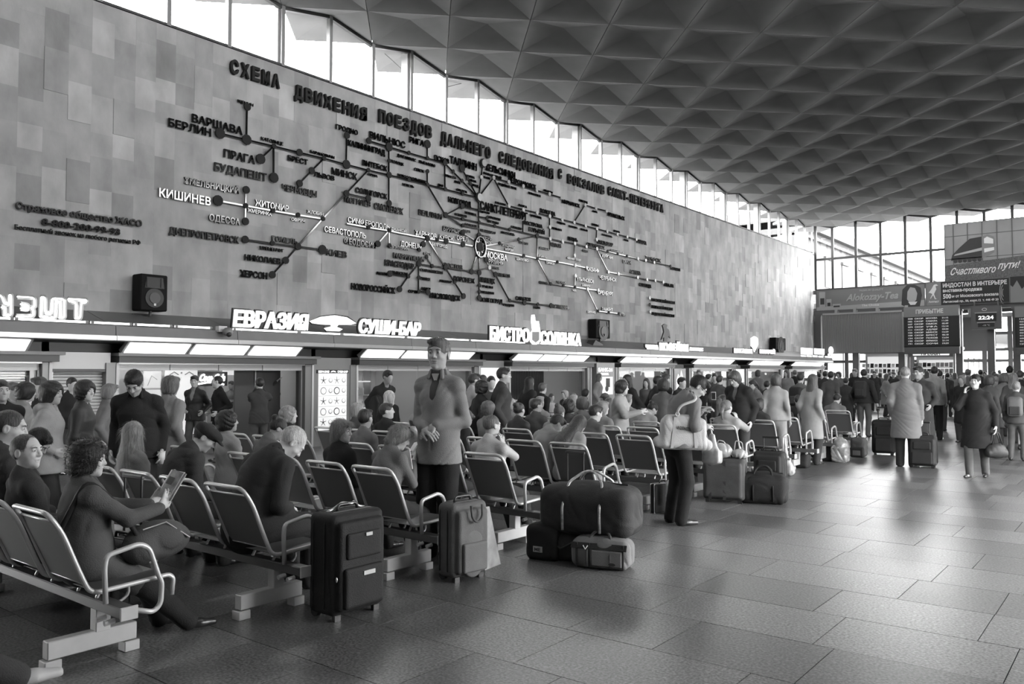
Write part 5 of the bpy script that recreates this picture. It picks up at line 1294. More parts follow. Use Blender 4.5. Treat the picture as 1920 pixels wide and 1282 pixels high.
def add_strands(v, f, hc, Rh, st, s, n):
    q = rng.integers(0, len(f), n); a = v[f[q, 0]]; b_ = v[f[q, 1]]; c = v[f[q, 2]]
    nn = np.cross(b_ - a, c - a); nn /= (np.linalg.norm(nn, axis=1)[:, None] + 1e-9)
    flow = np.tile(-Rh[2], (n, 1)) + rng.normal(0, .35 if st != 'curly' else 1.2, (n, 3)) - np.outer(np.ones(n), Rh[1]) * .15
    top_ = ((a - hc) @ Rh[2]) > .07 * s
    flow[top_] += np.outer(np.where(((a[top_] - hc) @ Rh[1]) > .02, 1.2, -1.0), Rh[1])
    flow -= nn * (flow * nn).sum(1)[:, None]; flow /= (np.linalg.norm(flow, axis=1)[:, None] + 1e-9)
    ln = rng.uniform(.02, .05, n) * {'long': 2.2, 'bob': 1.3, 'layered': 1.2, 'buzz': .25, 'thin': .45, 'curly': .7}.get(st, .6)
    wdt = np.cross(flow, nn) * .0011; lift = {'curly': .45, 'buzz': .3, 'long': .06}.get(st, .16)
    p0 = a - nn * .002; p1 = p0 + flow * (ln * .5)[:, None] + nn * (ln * lift * .8)[:, None] + nn * .003; p2 = p0 + flow * ln[:, None] + nn * (ln * lift)[:, None] + (rng.normal(0, .004, (n, 3)) if st == 'curly' else 0)
    V = np.concatenate([p0 - wdt, p0 + wdt, p1 + wdt, p1 - wdt, p2 + wdt * .2, p2 - wdt * .2])
    i = np.arange(n); F = np.concatenate([np.stack([i, i + n, i + 2 * n, i + 3 * n], 1), np.stack([i + 3 * n, i + 2 * n, i + 4 * n, i + 5 * n], 1)])
    return np.concatenate([v, V]), np.concatenate([f, F + len(v)])

def person(label, pos, heading=0, H=1.74, pose='stand', lean=4, hp=0, hy=0, hr=0, skin=.34, hair=('short', .04), top=('jacket', .05, 'wool'), bottom=('trousers', .03), arms=None,
           res=.012, female=False, shoes=.025, hat=None, hat_tone=.05, twist=0, legs=None, build=1.0, glasses=False, group=None, collar=None, seed=None, dry=False, hoodback=False, headk=1.0, hem=None, inner=None, spread=.0, cat='person', legs_hidden=False):
    s = H / 1.75; seed = random.random() * 9 if seed is None else seed
    root = None if dry else thing('person', label, cat, (pos[0], pos[1], pos[2] if len(pos) > 2 else 0), -math.radians(heading), group)
    sw = (.140 if female else .158) * s * build
    sit = pose == 'sit'
    pel = np.array([0, .0, (.525 if sit else .92 * s)]); 
    if pose == 'bend': pel = np.array([0, -.06 * s, .90 * s])
    def rot(v, p, y=0): 
        v = rotx(-math.radians(p)) @ np.asarray(v, float); return rotz(-math.radians(y)) @ v
    l1, l2, l3 = lean * .7, lean, lean * 1.15
    waist = pel + rot((0, 0, .17 * s), l1); chest = waist + rot((0, 0, .19 * s), l2); neck = chest + rot((0, -.01 * s, .165 * s), l3)
    lt = twist
    rt = rot((1, 0, 0), 0, lt)
    sh = {1: neck + rt * sw + rot((0, 0, -.075 * s), l3), -1: neck - rt * sw + rot((0, 0, -.075 * s), l3)}
    hdpitch = l3 * .55 + hp
    base = neck + rot((0, .012 * s, .055 * s), l3 + hp * .45)
    Rh = (rotz(-math.radians(hy)) @ rotx(-math.radians(hdpitch)) @ roty(math.radians(hr))).T    # rows: right, fwd, up
    hs = 1.02 * (s * .75 + .25) * (.97 if female else 1.0) * headk
    hc = base + Rh[2] * .115 * hs + Rh[1] * .018 * hs
    if dry: return hc + np.array([0, 0, .117 * hs]) + Rh[1] * -.01
    hip = {1: pel + np.array([.088 * s, 0, -.01]), -1: pel + np.array([-.088 * s, 0, -.01])}
    lf = legs or {}
    feet = {}
    knee = {}
    for sd in (1, -1):
        if sit: f0 = lf.get(sd, (sd * .10, .50, .07))
        else: f0 = lf.get(sd, (sd * (.10 + spread), 0, .07))
        f0 = np.array([f0[0], f0[1], f0[2]], float)
        knee[sd], feet[sd] = ik(hip[sd], f0 + np.array([0, -.02, .0]), .43 * s, .42 * s, (sd * (.25 if sit else .1), 1, .4 if sit else 0))
    AR = {1: None, -1: None}; arms = arms or 'down'
    presets = {'down': (.23, .03, pel[2] - .02, None), 'lap': (.09, .27, .64, None), 'read': (.09, .33, .86, None), 'pocket': (.22, .10, pel[2] + .08, None),
               'knee': (.14, .36, .60, None), 'front': (.06, .20, pel[2] + .08, None)}
    wr, el = {}, {}
    for sd in (1, -1):
        a = arms.get(sd, 'down') if isinstance(arms, dict) else arms
        if isinstance(a, str):
            if a == 'phone': tgt = hc + Rh[0] * sd * .145 * s + Rh[1] * .07 * s - Rh[2] * .215 * s
            elif a == 'chin': tgt = hc + Rh[0] * sd * .03 * s + Rh[1] * .12 * s - Rh[2] * .12 * s
            else: p = presets[a]; tgt = np.array([sd * p[0] * s, p[1] * s, p[2]])
            if sit and a == 'down': tgt = np.array([sd * .26, .12, .56])
        else: tgt = np.array([a[0], a[1], a[2]], float)
        pole = ((sd * .25, -1, -.3) if (not sit and a in ('down', 'pocket')) else (sd * .5, -.6, -.8)) if a not in ('phone', 'chin') else (sd * .45, .35, -1.0)
        el[sd], wr[sd] = ik(sh[sd], tgt, .285 * s, .255 * s, pole)
        AR[sd] = a
    b = build
    fwd = np.array([0, 1.0, 0])
    # --- body: one continuous skin surface
    fine = res <= .015
    hpz, L = head_prims(hc, Rh, hs, fine)
    body = [EL(pel + [0, 0, .02], np.array([.145 * b, .105, .12]) * s, None, .05), RC(waist, chest, .115 * s * b, .125 * s * b, .06, (fwd, 1.25)),
            RC(chest, neck - rot((0, 0, .05 * s), l3), .13 * s * b, .09 * s * b, .05, (fwd, 1.3)),
            RC(sh[1], sh[-1], .050 * s, .050 * s, .04), RC(neck - rot((0, 0, .03 * s), l3), hc - Rh[2] * .06 * hs - Rh[1] * .012, .060 * s * (.88 if female else 1), .052 * s * (.88 if female else 1), .03)]
    for sd in (1, -1):
        body += [RC(sh[sd], el[sd], .045 * s, .036 * s, .03), RC(el[sd], wr[sd], .036 * s, .026 * s, .015)]
        body += [RC(hip[sd], knee[sd], .078 * s, .052 * s, .03), RC(knee[sd], feet[sd], .052 * s, .036 * s, .02), RC(feet[sd] + [0, -.02, -.03], feet[sd] + [0, .14 * s, -.035], .03 * s, .024 * s, .02)]
    body += hpz
    hands = []
    for sd in (1, -1):
        d = _n(wr[sd] - el[sd]); a = AR[sd]; a_ = a if isinstance(a, str) else (a[3] if len(a) > 3 else 'relax')
        hd, hn, cu = d, np.array([-sd, .3, 0.0]), .5
        if a_ in ('lap', 'knee', 'front'): hd, hn, cu = _n(d + [-sd * .5, .2, -.3]), np.array([0, 0, -1.0]), .45
        if a_ == 'read': hd, hn, cu = _n([-sd * .15, .75, .6]), np.array([-sd * 1.0, .2, .25]), .55
        if a_ == 'phone': hd, hn, cu = _n(Rh[2] * .8 + Rh[1] * -.15 - Rh[0] * sd * .1), -Rh[0] * sd, .75
        if a_ == 'chin': hd, hn, cu = _n(Rh[2] + Rh[0] * -sd * .2), -Rh[1], .9
        if isinstance(a_, (tuple, list)): hd, hn, cu = _n(a_[0]), np.array(a_[1], float), a_[2]
        if res <= .015: hands += hand_prims(wr[sd], hd, hn, cu, s * .98, sd * (1 if np.cross(hd, hn) @ np.array([0, 1, .3]) * sd > 0 else -1) if a_ not in ('phone',) else sd, .12)
        else: body += [RC(wr[sd], wr[sd] + hd * .09, .026, .024, .02, (np.cross(hd, hn), 1.3)), RC(wr[sd] + hd * .07, wr[sd] + hd * .15 + _n(hn) * .03, .024, .014, .02), RC(wr[sd] + hd * .02, wr[sd] + hd * .08 + np.cross(hd, hn) * .04, .014, .010, .01)]
    # head and hands need finer cells than the covered trunk
    if res <= .015:
        v1, f1 = nets(body, max(res * 1.8, .024))
        keep_r = .15 * s
        hv, hf = nets(hpz + [body[4]], .0055 if res <= .0085 else .009)
        cut = hc - Rh[2] * .17 * hs
        vs, fs, n0 = [], [], 0
        # coarse part without the head
        up = (v1 - cut) @ Rh[2]; near_h = (np.linalg.norm(v1 - hc, axis=1) < .17 * s) & (up > .02)
        kf = ~near_h[f1].all(1); vs.append(v1); fs.append(f1[kf]); n0 = len(v1)
        upf = (hv - cut) @ Rh[2]; kf = (upf[hf] > -.01).all(1); vs.append(hv); fs.append(hf[kf] + n0)
        n1 = n0 + len(hv)
        for q in range(2):
            v2, f2 = nets(hands[q * len(hands) // 2:(q + 1) * len(hands) // 2] + [RC(el[(1, -1)[q]] * .3 + wr[(1, -1)[q]] * .7, wr[(1, -1)[q]], .029 * s, .0265 * s, .01)], .0055 if res <= .0085 else .0105)
            vs.append(v2); fs.append(f2 + n1); n1 += len(v2)
        V_, F_ = np.concatenate(vs), np.concatenate(fs)
        used = np.unique(F_); rm_ = np.full(len(V_), -1, int); rm_[used] = np.arange(len(used)); V_, F_ = V_[used], rm_[F_]
    else:
        V_, F_ = nets(body, max(res, .022))
    link('body', np_mesh('body', V_, F_, skin_m(skin)), root)
    # --- eyes and brows on the faces one can read
    if fine:
        for sd in (1, -1):
            e = L(sd * .030, .0795, .0075)
            o = lpart('eye', MB().ell(e, np.array([.0105, .0095, .0075]) * hs, 10, R=Rh.T), eye_w, root, True)
            lpart('iris', MB().ell(L(sd * .030, .0875, .0075), np.array([.0052, .003, .0055]) * hs, 8, R=Rh.T), eye_d, o, True)
            p = [L(sd * x, y, z) for x, y, z in ((.014, .091, .026), (.028, .090, .031), (.045, .078, .027))]
            lpart('eyebrow', MB().tube(p, [.0035 * hs, .004 * hs, .002 * hs], 6), hair_m(min(hair[1], .12)), root, True)
        lpart('lip_line', MB().tube([L(-.02, .083, -.0575), L(0, .0925, -.0565), L(.02, .083, -.0575)], [.001, .0018, .001], 5), mat('lip_tone', .12, .5), root, True)
    if glasses:
        g = MB()
        for sd in (1, -1):
            g.tube([L(sd * .030 + .018 * math.cos(a), .102, .006 + .013 * math.sin(a)) for a in np.linspace(0, 6.283, 13)[:-1]], .0015, 4, closed=True)
            g.tube([L(sd * .050, .100, .008), L(sd * .080, .01, .012)], .0022, 4)
        g.tube([L(-.012, .103, .008), L(.012, .103, .008)], .0015, 4)
        lpart('glasses', g, lens_m, root, True)
    # --- hair / headgear
    if hair[0] not in ('none',):
        st = hair[0]
        ff = folds(.013, 55, 60, seed) if st in ('curly',) else (folds(.006, 12, 110, seed) if st in ('long', 'bob', 'layered') else folds(.004 if st == 'short' else .0015, 40, 80, seed))
        hv, hf = nets(hair_prims(st, L, Rh, hs), min(res, .02) * (.65 if fine else .9), ff)
        if res <= .0125 and len(hv): hv, hf = add_strands(hv, hf, hc, Rh, st, s, 2000 if res <= .009 else 450)
        if len(hv): link('hair', np_mesh('hair', hv, hf, hair_m(hair[1])), root)
    if hat: sdf_part('hat', hair_prims(hat, L, Rh, hs * 1.03), min(res, .02) * .8, cloth(hat_tone), root)
    # --- clothes
    kind, tg = top[0], top[1]; tex = top[2] if len(top) > 2 else 'wool'
    th = {'jacket': .021, 'coat': .025, 'sweater': .013, 'puffer': .034, 'shirt': .010, 'fleece': .018}[kind] * s
    bk = (fwd, 1.2)
    cl_ = [RC(pel + rot((0, 0, .05 * s), l1), waist, .135 * s * b + th, .118 * s * b + th, .05, bk), RC(waist, chest, .118 * s * b + th, .135 * s * b + th, .06, bk),
           RC(chest, neck - rot((0, 0, .07 * s), l3), .135 * s * b + th, .085 * s + th, .06, bk), RC(neck, sh[1], .05 * s + th * .5, .048 * s + th, .04), RC(neck, sh[-1], .05 * s + th * .5, .048 * s + th, .04)]
    if female: cl_ += [EL(chest + rot((0, .075 * s, .0), l2), np.array([.11, .06, .07]) * s, None, .04)]
    for sd in (1, -1):
        cuff = wr[sd] - _n(wr[sd] - el[sd]) * .01
        cl_ += [RC(sh[sd], el[sd], .047 * s + th * .9, .039 * s + th * .7, .035), RC(el[sd], cuff, .039 * s + th * .7, .029 * s + th * .6, .02)]
    if sit:
        cl_ += [RC(pel, pel + [0, 0, .05], .15 * s * b + th * .7, .14 * s * b + th * .7, .05, (fwd, 1.05))]
        if kind == 'coat' or hem:
            hl = hem or .9
            for sd in (1, -1): cl_ += [RC(hip[sd], hip[sd] + (knee[sd] - hip[sd]) * hl, .105 * s + th * .4, .085 * s + th * .4, .05)]
        else:
            for sd in (1, -1): cl_ += [RC(hip[sd], hip[sd] + (knee[sd] - hip[sd]) * .25, .10 * s + th * .4, .095 * s + th * .4, .05)]
    else:
        hz = hem if hem is not None else {'jacket': -.10, 'coat': -.42, 'sweater': -.03, 'puffer': -.06, 'shirt': -.04, 'fleece': -.06}[kind]
        end = pel + np.array([0, -.0, hz * s])
        w2 = .185 * s * b + th * (1.0 if kind != 'coat' else 1.5)
        cl_ += [RC(pel + [0, 0, .06], end, .165 * s * b + th, w2, .05, (fwd, 1.22)), HS(end + [0, 0, -.0], (0, 0, -1), .008)]
    if hoodback: cl_ += [EL(neck + rot((0, -.095 * s, .0), l3), np.array([.115, .055, .075]) * s, None, .03), EL(neck + rot((0, -.12 * s, .05 * s), l3), np.array([.06, .05, .05]) * s, None, .02, 's')]
    # collar
    cl_ += [RC(neck + rot((0, -.012, .0), l3), neck + rot((0, .0, .035 * s), l3 + hp * .3), .066 * s + th * .3, .062 * s + th * .3, .02), RC(neck + rot((0, .02, .02 * s), l3), neck + rot((0, .035, .10 * s), l3 + hp * .4), .05 * s, .054 * s, .008, None, 's')]
    am = {'jacket': .0085, 'coat': .007, 'sweater': .006, 'puffer': .011, 'shirt': .005, 'fleece': .007}[kind]
    if inner is not None:      # open front showing what is worn beneath
        A_, B_ = neck + rot((0, .105 * s, .03), l3), chest + rot((0, .142 * s, -.02), l2)
        cl_ += [RC(A_, B_, .066 * s, .020 * s, .012, None, 's'), RC(B_, pel + [0, .150 * s, -.05], .012 * s, .010 * s, .008, None, 's')]
        ip = [RC(waist, chest, .118 * s * b + .012, .135 * s * b + .010, .06, bk), RC(chest, neck - rot((0, 0, .05 * s), l3), .135 * s * b + .010, .075 * s + .01, .06, bk), RC(neck + rot((0, .0, -.02), l3), neck + rot((0, .012, .035 * s), l3), .066 * s, .064 * s, .02)]
        sdf_part('shirt', ip, max(res, .009), cloth(inner), root, folds(.002, 20, 15, seed))
    nm_ = {'jacket': 'jacket', 'coat': 'coat', 'sweater': 'sweater', 'puffer': 'jacket', 'shirt': 'shirt', 'fleece': 'sweater'}[kind]
    sdf_part(nm_, cl_, max(res * 1.12, .0105), cloth(tg, tex), root, folds(am, 26, 15, seed))
    if collar:
        cg = collar if isinstance(collar, float) else tg
        cp = []
        for a in np.linspace(-2.35, 2.35, 9):
            p0 = neck + rot((.085 * s * math.sin(a), -.085 * s * math.cos(a) + .02, -.005), l3); p1 = neck + rot((.066 * s * math.sin(a), -.066 * s * math.cos(a) + .01, .055 * s), l3)
            cp.append(RC(p0, p1, .016 * s, .012 * s, .03))
        sdf_part('collar', cp, max(res * .9, .008), cloth(cg, tex), root)
    # trousers or skirt, shoes
    if not legs_hidden:
        bt = bottom[0]; tr_ = []
        if bt == 'skirt' and not sit:
            tr_ = [RC(pel, pel + [0, 0, -.45 * s], .15 * s, .2 * s, .05, (fwd, 1.2)), HS(pel + [0, 0, -.45 * s], (0, 0, -1), .008)]
        else:
            wd = .016 * s if bt == 'jeans' else .024 * s
            tr_ = [RC(pel + [0, 0, -.02], pel + [0, 0, .04], .135 * s * b, .13 * s * b, .05, bk)]
            if not sit: tcut = [HS(np.array([0, 0, end[2] + .035]), (0, 0, 1), .004)]
            else: tcut = []
            for sd in (1, -1):
                ft_ = feet[sd] + np.array([0, -.005, -.015])
                tr_ += [RC(hip[sd], knee[sd], .080 * s + wd, .056 * s + wd, .025), RC(knee[sd], ft_, .056 * s + wd, .040 * s + wd * 1.2, .02)]
            tr_ += tcut
        sdf_part('trousers' if bt != 'skirt' else 'skirt', tr_, max(res * 1.4, .018), cloth(bottom[1], 'denim' if bt == 'jeans' else 'wool'), root, folds(.005, 22, 12, seed + 1))
        for sd in (1, -1):
            f0 = feet[sd]; gz = .0 - (pos[2] if len(pos) > 2 else 0)
            z0 = max(f0[2] - .07, 0)
            sp = [RC((f0[0], f0[1] - .035 * s, z0 + .035), (f0[0] + sd * .012, f0[1] + .075 * s, z0 + .030), .038 * s, .040 * s, .02), RC((f0[0] + sd * .012, f0[1] + .075 * s, z0 + .028), (f0[0] + sd * .022, f0[1] + .18 * s, z0 + .024), .040 * s, .028 * s, .02), RC((f0[0], f0[1] - .01, z0 + .03), (f0[0], f0[1] - .01, z0 + .09), .038 * s, .034 * s, .02), ('hs', np.array([0, 0, z0 + .004]), np.array([0, 0, -1.0]), .004)]
            sdf_part('shoe', sp, max(res, .012), shoe_m if shoes < .05 else mat('shoe_pale', .4, .5), root)
    return root, dict(hc=hc, R=Rh, wr=wr, el=el, sh=sh, knee=knee, feet=feet, neck=neck, pel=pel, s=s, chest=chest)
def loc2w(root, p): return rotz(root.rotation_euler.z) @ np.asarray(p, float) + np.array(root.location)
# ------------------------------------------------------------------ luggage
def fabric(g, n='bag_fabric'): return mat('%s_%03d' % (n, int(g * 1000)), g, .75, var=.2, vs=5, bump=.4, bs=150, spec=.3)
zipm = mat('zip_metal', .5, .3, .7); blackp = mat('black_plastic', .02, .35); plastic_w = mat('thin_plastic_pale', .36, .25, var=.3, vs=9)
plastic_g = mat('thin_plastic_grey', .28, .2, var=.5, vs=12, coat=.5)
def fl_pt(x, y): return at(x, y, 2, 0.0)
def suitcase(label, pos, rz, w, d, h, g, handle=0, pockets=True, res=.012, wheels=True, tags=0, arch=False, gp=None):
    t = thing('suitcase', label, 'suitcase', (pos[0], pos[1], 0), rz)
    z0 = .035 if wheels else .0
    f = fabric(g)
    sdf_part('body', [RB((0, 0, z0 + h / 2), (w / 2, d / 2, h / 2), .045), RB((0, -d / 2 - .005, z0 + h / 2 - .01), (w / 2 - .03, .035, h / 2 - .04), .03, None, .012)], res, f, t, folds(.0022, 9, 7, w * 9))
    fp = fabric(gp or g)
    if pockets:
        sdf_part('pocket', [RB((0, -d / 2 - .045, z0 + h * .27), (w / 2 - .06, .022, h * .20), .018)], res, fp, t)
        sdf_part('pocket', [RB((0, -d / 2 - .042, z0 + h * .68), (w / 2 - .08, .018, h * .13), .016)] if not arch else [RC((0, -d / 2 - .03, z0 + h * .18), (0, -d / 2 - .03, z0 + h * .48), w * .30, w * .28, .02, ((0, 1, 0), 6))], res, fp, t)
    zp = MB(); 
    for zz, yy in ((0, -d * .18), (0, d * .28)):
        ring = [(-w / 2 - .002, yy, z0 + .05), (-w / 2 - .002, yy, z0 + h - .05), (-w / 2 + .05, yy, z0 + h + .002), (w / 2 - .05, yy, z0 + h + .002), (w / 2 + .002, yy, z0 + h - .05), (w / 2 + .002, yy, z0 + .05)]
        zp.tube(arc_path(ring, .04), .006, 5)
    lpart('zip', zp, blackp, t)
    lpart('handle', MB().tube(arc_path([(-.09, 0, z0 + h - .005), (-.08, 0, z0 + h + .04), (.08, 0, z0 + h + .04), (.09, 0, z0 + h - .005)], .03), .011, 6), blackp, t, True)
    if handle:
        hd = lpart('pull_handle', MB().tube([(-.10, d * .35, z0 + h), (-.10, d * .35, z0 + h + handle)], .009, 6).tube([(.10, d * .35, z0 + h), (.10, d * .35, z0 + h + handle)], .009, 6).cbox((0, d * .35, z0 + h + handle), (.235, .03, .028), bev=.006), blackp, t)
    if wheels:
        for sx in (-1, 1): lpart('wheel', MB().disc((sx * (w / 2 - .05) - .015, d / 2 - .03, .038), (0, 1, 0), (0, 0, 1), .037, .03, 12), blackp, t)
        for sx in (-1, 1): lpart('foot', MB().cbox((sx * (w / 2 - .06), -d / 2 + .03, .02), (.05, .03, .04)), blackp, t)
    if tags:
        lpart('badge', MB().cbox((.03, -d / 2 - .065, z0 + h * .78), (.055, .006, .022)), print_l, t, label='small pale badge')
        lpart('badge', MB().cbox((.03, -d / 2 - .07, z0 + h * .40), (.10, .006, .028)), print_l, t, label='wide pale badge')
        lpart('zip_pull', MB().ell((-w / 2 + .01, -d / 2 - .03, z0 + h * .38), (.008, .008, .018), 8), zipm, t, True)
    return t
# black case beside the second row
P_ = fl_pt(640, 1150)
t = suitcase('large black upright suitcase with two pale badges by the second bench row', (fl_pt(624, 1172)[0] - .15, fl_pt(624, 1172)[1] + .24), math.pi / 2, .46, .26, .67, .016, tags=1, res=.010)
rib = [(-.16, .02, .705), (-.10, .03, .715), (-.07, .0, .745), (-.02, .02, .755), (.03, -.02, .74), (.08, .03, .75), (.10, 0, .715), (.17, .02, .70)]
lpart('ribbon', MB().tube(arc_path(rib, .05), .009, 6), mat('silver_ribbon', .5, .3, .5, var=.5, vs=40), t, True, label='crumpled shiny strap tied on the handle')
# grey case beside the third row, white sheet behind it
t = suitcase('grey upright suitcase with an arched front pocket by the third bench row', (fl_pt(852, 1093)[0] - .06, fl_pt(852, 1093)[1] + .16), math.pi / 2 - .1, .38, .20, .58, .10, arch=True, res=.010, gp=.12)
lpart('strap', MB().tube(arc_path([(-.06, -.165, .60), (-.055, -.175, .50), (0, -.178, .46), (.055, -.175, .50), (.06, -.165, .60)], .03), .009, 6), fabric(.07), t, True)
t = thing('paper_bag', 'tall white flat carrier leaning behind the grey suitcase', 'bag', (fl_pt(905, 1068)[0] - .02, fl_pt(905, 1068)[1] + .08, 0), .15)
lpart('sheet', MB().prism([(-.09, 0), (.17, 0), (-.02, .52), (-.1, .52)], (0, 0, .0), (0, 1, 0), (0, 0, 1), .035), plastic_w, t)
# pile of bags at the fourth row
def duffle(label, pos, rz, L, r, hgt, g, res=.012, squash=1.0, strap=None, band=None, z0=0.0):
    t = thing('duffel_bag', label, 'bag', (pos[0], pos[1], z0), rz)
    f = fabric(g)
    sdf_part('body', [RB((0, 0, hgt / 2), (L / 2, r, hgt / 2), min(r, hgt / 2) * .55, None, .02), EL((0, 0, hgt * .62), (L * .46, r * .95, hgt * .45), None, .08)], res, f, t, folds(.012, 7, 9, L * 7))
    lpart('zip', MB().tube([(-L * .4, 0, hgt * 1.045), (0, 0, hgt * 1.075), (L * .4, 0, hgt * 1.045)], .007, 5), blackp, t)
    for sx in (-1, 1):
        p = [(sx * L * .22, -r - .015, hgt * .1), (sx * L * .22, -r - .015, hgt * .75), (sx * L * .12, -r * .3, hgt * 1.25), (0, 0, hgt * 1.32), (sx * -L * .0, 0, hgt * 1.32)]
    for sy in (-1, 1):
        p = [(-L * .2, sy * (r + .012), hgt * .12), (-L * .2, sy * (r + .02), hgt * .6), (-L * .18, sy * r * .55, hgt * 1.08), (-.05, sy * .03, hgt * 1.28), (.05, sy * .03, hgt * 1.28), (L * .18, sy * r * .55, hgt * 1.08), (L * .2, sy * (r + .02), hgt * .6), (L * .2, sy * (r + .012), hgt * .12)]
        lpart('handle', MB().tube(arc_path(p, .04), .012, 6), strap or fabric(g * .6), t, True)
    return t
silver = mat('silver_tape_strap', .42, .3, .4, var=.6, vs=30)
# the light sports bag under the big one
P = fl_pt(1114, 1068)
t = duffle('grey sports bag with dark trim under the big duffel bag', (P[0] + .0, P[1] + .14), math.radians(16), .50, .13, .24, .17, res=.010)
lpart('trim', MB().cbox((0, -.135, .195), (.48, .012, .05), rotx(-.5)).cbox((-.19, -.14, .12), (.014, .014, .2)).cbox((-.08, -.14, .12), (.01, .012, .2)).cbox((.21, -.14, .12), (.012, .012, .2)), fabric(.03), t)
lpart('front_pocket', MB().cbox((.07, -.143, .10), (.26, .02, .13), bev=.008), fabric(.19), t)
lpart('oval_badge', MB().disc((.12, -.156, .06), (1, 0, 0), (0, 0, 1), .03, .004, 14, r2=.013), fabric(.04), t)
lpart('white_mark', MB().tube([(-.13, -.15, .2), (-.11, -.155, .17), (-.09, -.15, .2)], .005, 4), print_w, t)
# big dark duffel lying over it
Q = at(1108, 935, 1, P[1] + .22)
t = duffle('huge dark duffel bag with silver taped straps piled on smaller bags', (Q[0] - .03, Q[1] + .05), math.radians(10), .86, .22, .42, .035, res=.012, strap=silver, z0=.24)
t = thing('duffel_bag', 'slumped dark bag filling the gap under the huge duffel', 'bag', (Q[0] - .26, Q[1] + .02, 0), .3)
sdf_part('body', [EL((0, 0, .14), (.24, .2, .15), None, .03), RB((0, 0, .10), (.2, .17, .10), .05, None, .03)], .014, fabric(.03), t, folds(.012, 8, 9, 2))
lpart('strap', MB().tube([(-.15, -.18, .2), (0, -.21, .12), (.15, -.18, .2)], .01, 5), fabric(.05), t)
R_ = fl_pt(1012, 1050)
t = thing('backpack', 'small black bag with a white label left of the duffel pile', 'bag', (R_[0], R_[1] + .1, 0), math.radians(8))
sdf_part('body', [RB((0, 0, .15), (.16, .12, .155), .06), EL((.02, 0, .26), (.12, .10, .07), None, .04)], .012, fabric(.018), t, folds(.008, 9, 9, 4))
lpart('label', MB().cbox((-.02, -.125, .10), (.09, .008, .05)), print_l, t)
mb = MB(); lettering(mb, 'ME', (-.05, -.131, .085), (1, 0, 0), UZ, .06, .03, .003, .02); lpart('label_lettering', mb, print_d, t)
lpart('strap', MB().tube(arc_path([(-.1, .05, .27), (-.02, .0, .36), (.1, .04, .29)], .05), .012, 6), fabric(.03), t, True)
t = thing('jacket_pile', 'light crumpled jacket lying on the seat above the duffel pile', 'jacket', (-4.98, 7.66, .43))
sdf_part('garment', [EL((0, 0, .06), (.2, .18, .07), None, .03), EL((.1, -.12, .05), (.12, .1, .06), None, .04), EL((-.12, -.1, .04), (.12, .12, .05), None, .04)], .012, cloth(.38), t, folds(.02, 14, 16, 3))
# luggage trolley handle standing at the fifth row and near the blonde
def pull_case(label, pos, rz, g, hz, w=.36, h=.5, d=.22, res=.014): return suitcase(label, pos, rz, w, d, h, g, handle=hz, res=res)
pull_case('dark cabin case with raised black handle in front of the blonde woman', (-5.66, 2.78), .1, .03, .42, h=.46, w=.30, d=.2)
pull_case('dark cabin case with raised handle behind the sixth row seat', (-4.75, 7.0), 0, .03, .40, h=.38, w=.3, d=.2)
# briefcase and foil bag by the standing man
A = fl_pt(1236, 962)
t = thing('briefcase', 'black stiff briefcase with pale edge lines beside the standing reader', 'bag', (A[0] - .02, A[1] + .12, 0), math.radians(75))
sdf_part('body', [RB((0, 0, .17), (.17, .05, .17), .018)], .010, fabric(.015), t)
for z in (-.05, .05): lpart('edge_line', MB().cbox((0, z * .6, .17), (.345, .006, .345)), print_l, t)
lpart('handle', MB().tube(arc_path([(-.05, 0, .34), (-.05, 0, .38), (.05, 0, .38), (.05, 0, .34)], .02), .008, 6), blackp, t, True)
A = fl_pt(1262, 965)
t = thing('plastic_bag', 'shiny patterned carrier bag beside the standing reader legs', 'bag', (A[0], A[1] + .05, 0), .4)
sdf_part('body', [RB((0, 0, .19), (.10, .07, .19), .03), RC((0, 0, .34), (0, 0, .46), .06, .02, .05)], .012, plastic_g, t, folds(.022, 14, 17, 5))
# big soft case and duffel right of him
A = fl_pt(1345, 943)
t = suitcase('wide dark grey suitcase with light bags on top right of the standing reader', (A[0] + .02, A[1] + .20), math.radians(14), .52, .30, .52, .055, pockets=False, res=.014)
for x, g_, nm in ((-.16, .02, 0), (.02, .03, 1)): lpart('strap', MB().cbox((x, -.185, .29), (.035, .01, .5)), fabric(g_), t)
A2 = at(1375, 860, 1, A[1] + .2)
t = thing('plastic_bag', 'crumpled white carrier bags lying on the wide grey suitcase', 'bag', (A[0] + .1, A[1] + .18, .565), .2)
sdf_part('body', [EL((-.1, 0, .08), (.12, .09, .10), None, .03), EL((.12, .02, .05), (.09, .08, .06), None, .03)], .011, plastic_w, t, folds(.02, 18, 17, 2))
for x in (-.12, .1): lpart('bag_handle', MB().tube(arc_path([(x - .05, 0, .1), (x - .03, -.02, .22), (x + .05, 0, .2), (x + .06, .02, .06)], .03), .008, 5), plastic_w, t, True)
A = fl_pt(1412, 946)
duffle('big black leather duffel bag on the floor beside the wide grey suitcase', (A[0] + .03, A[1] + .26), math.radians(20), .60, .20, .36, .014, res=.013)
pull_case('black roller case with a short handle behind the leather duffel', (A[0] - .10, A[1] + .85), .1, .02, .18, h=.56, w=.4)
A = fl_pt(1480, 892)
t = thing('plastic_bag', 'slim white carrier bag hanging by the ninth row armrest', 'bag', (A[0], A[1], 0), .3)
sdf_part('body', [RC((.02, 0, .07), (-.04, 0, .30), .07, .045, .03, ((0, 1, 0), 1.6)), RC((-.04, 0, .3), (-.07, 0, .62), .035, .012, .03)], .014, plastic_w, t, folds(.012, 14, 17, 3))
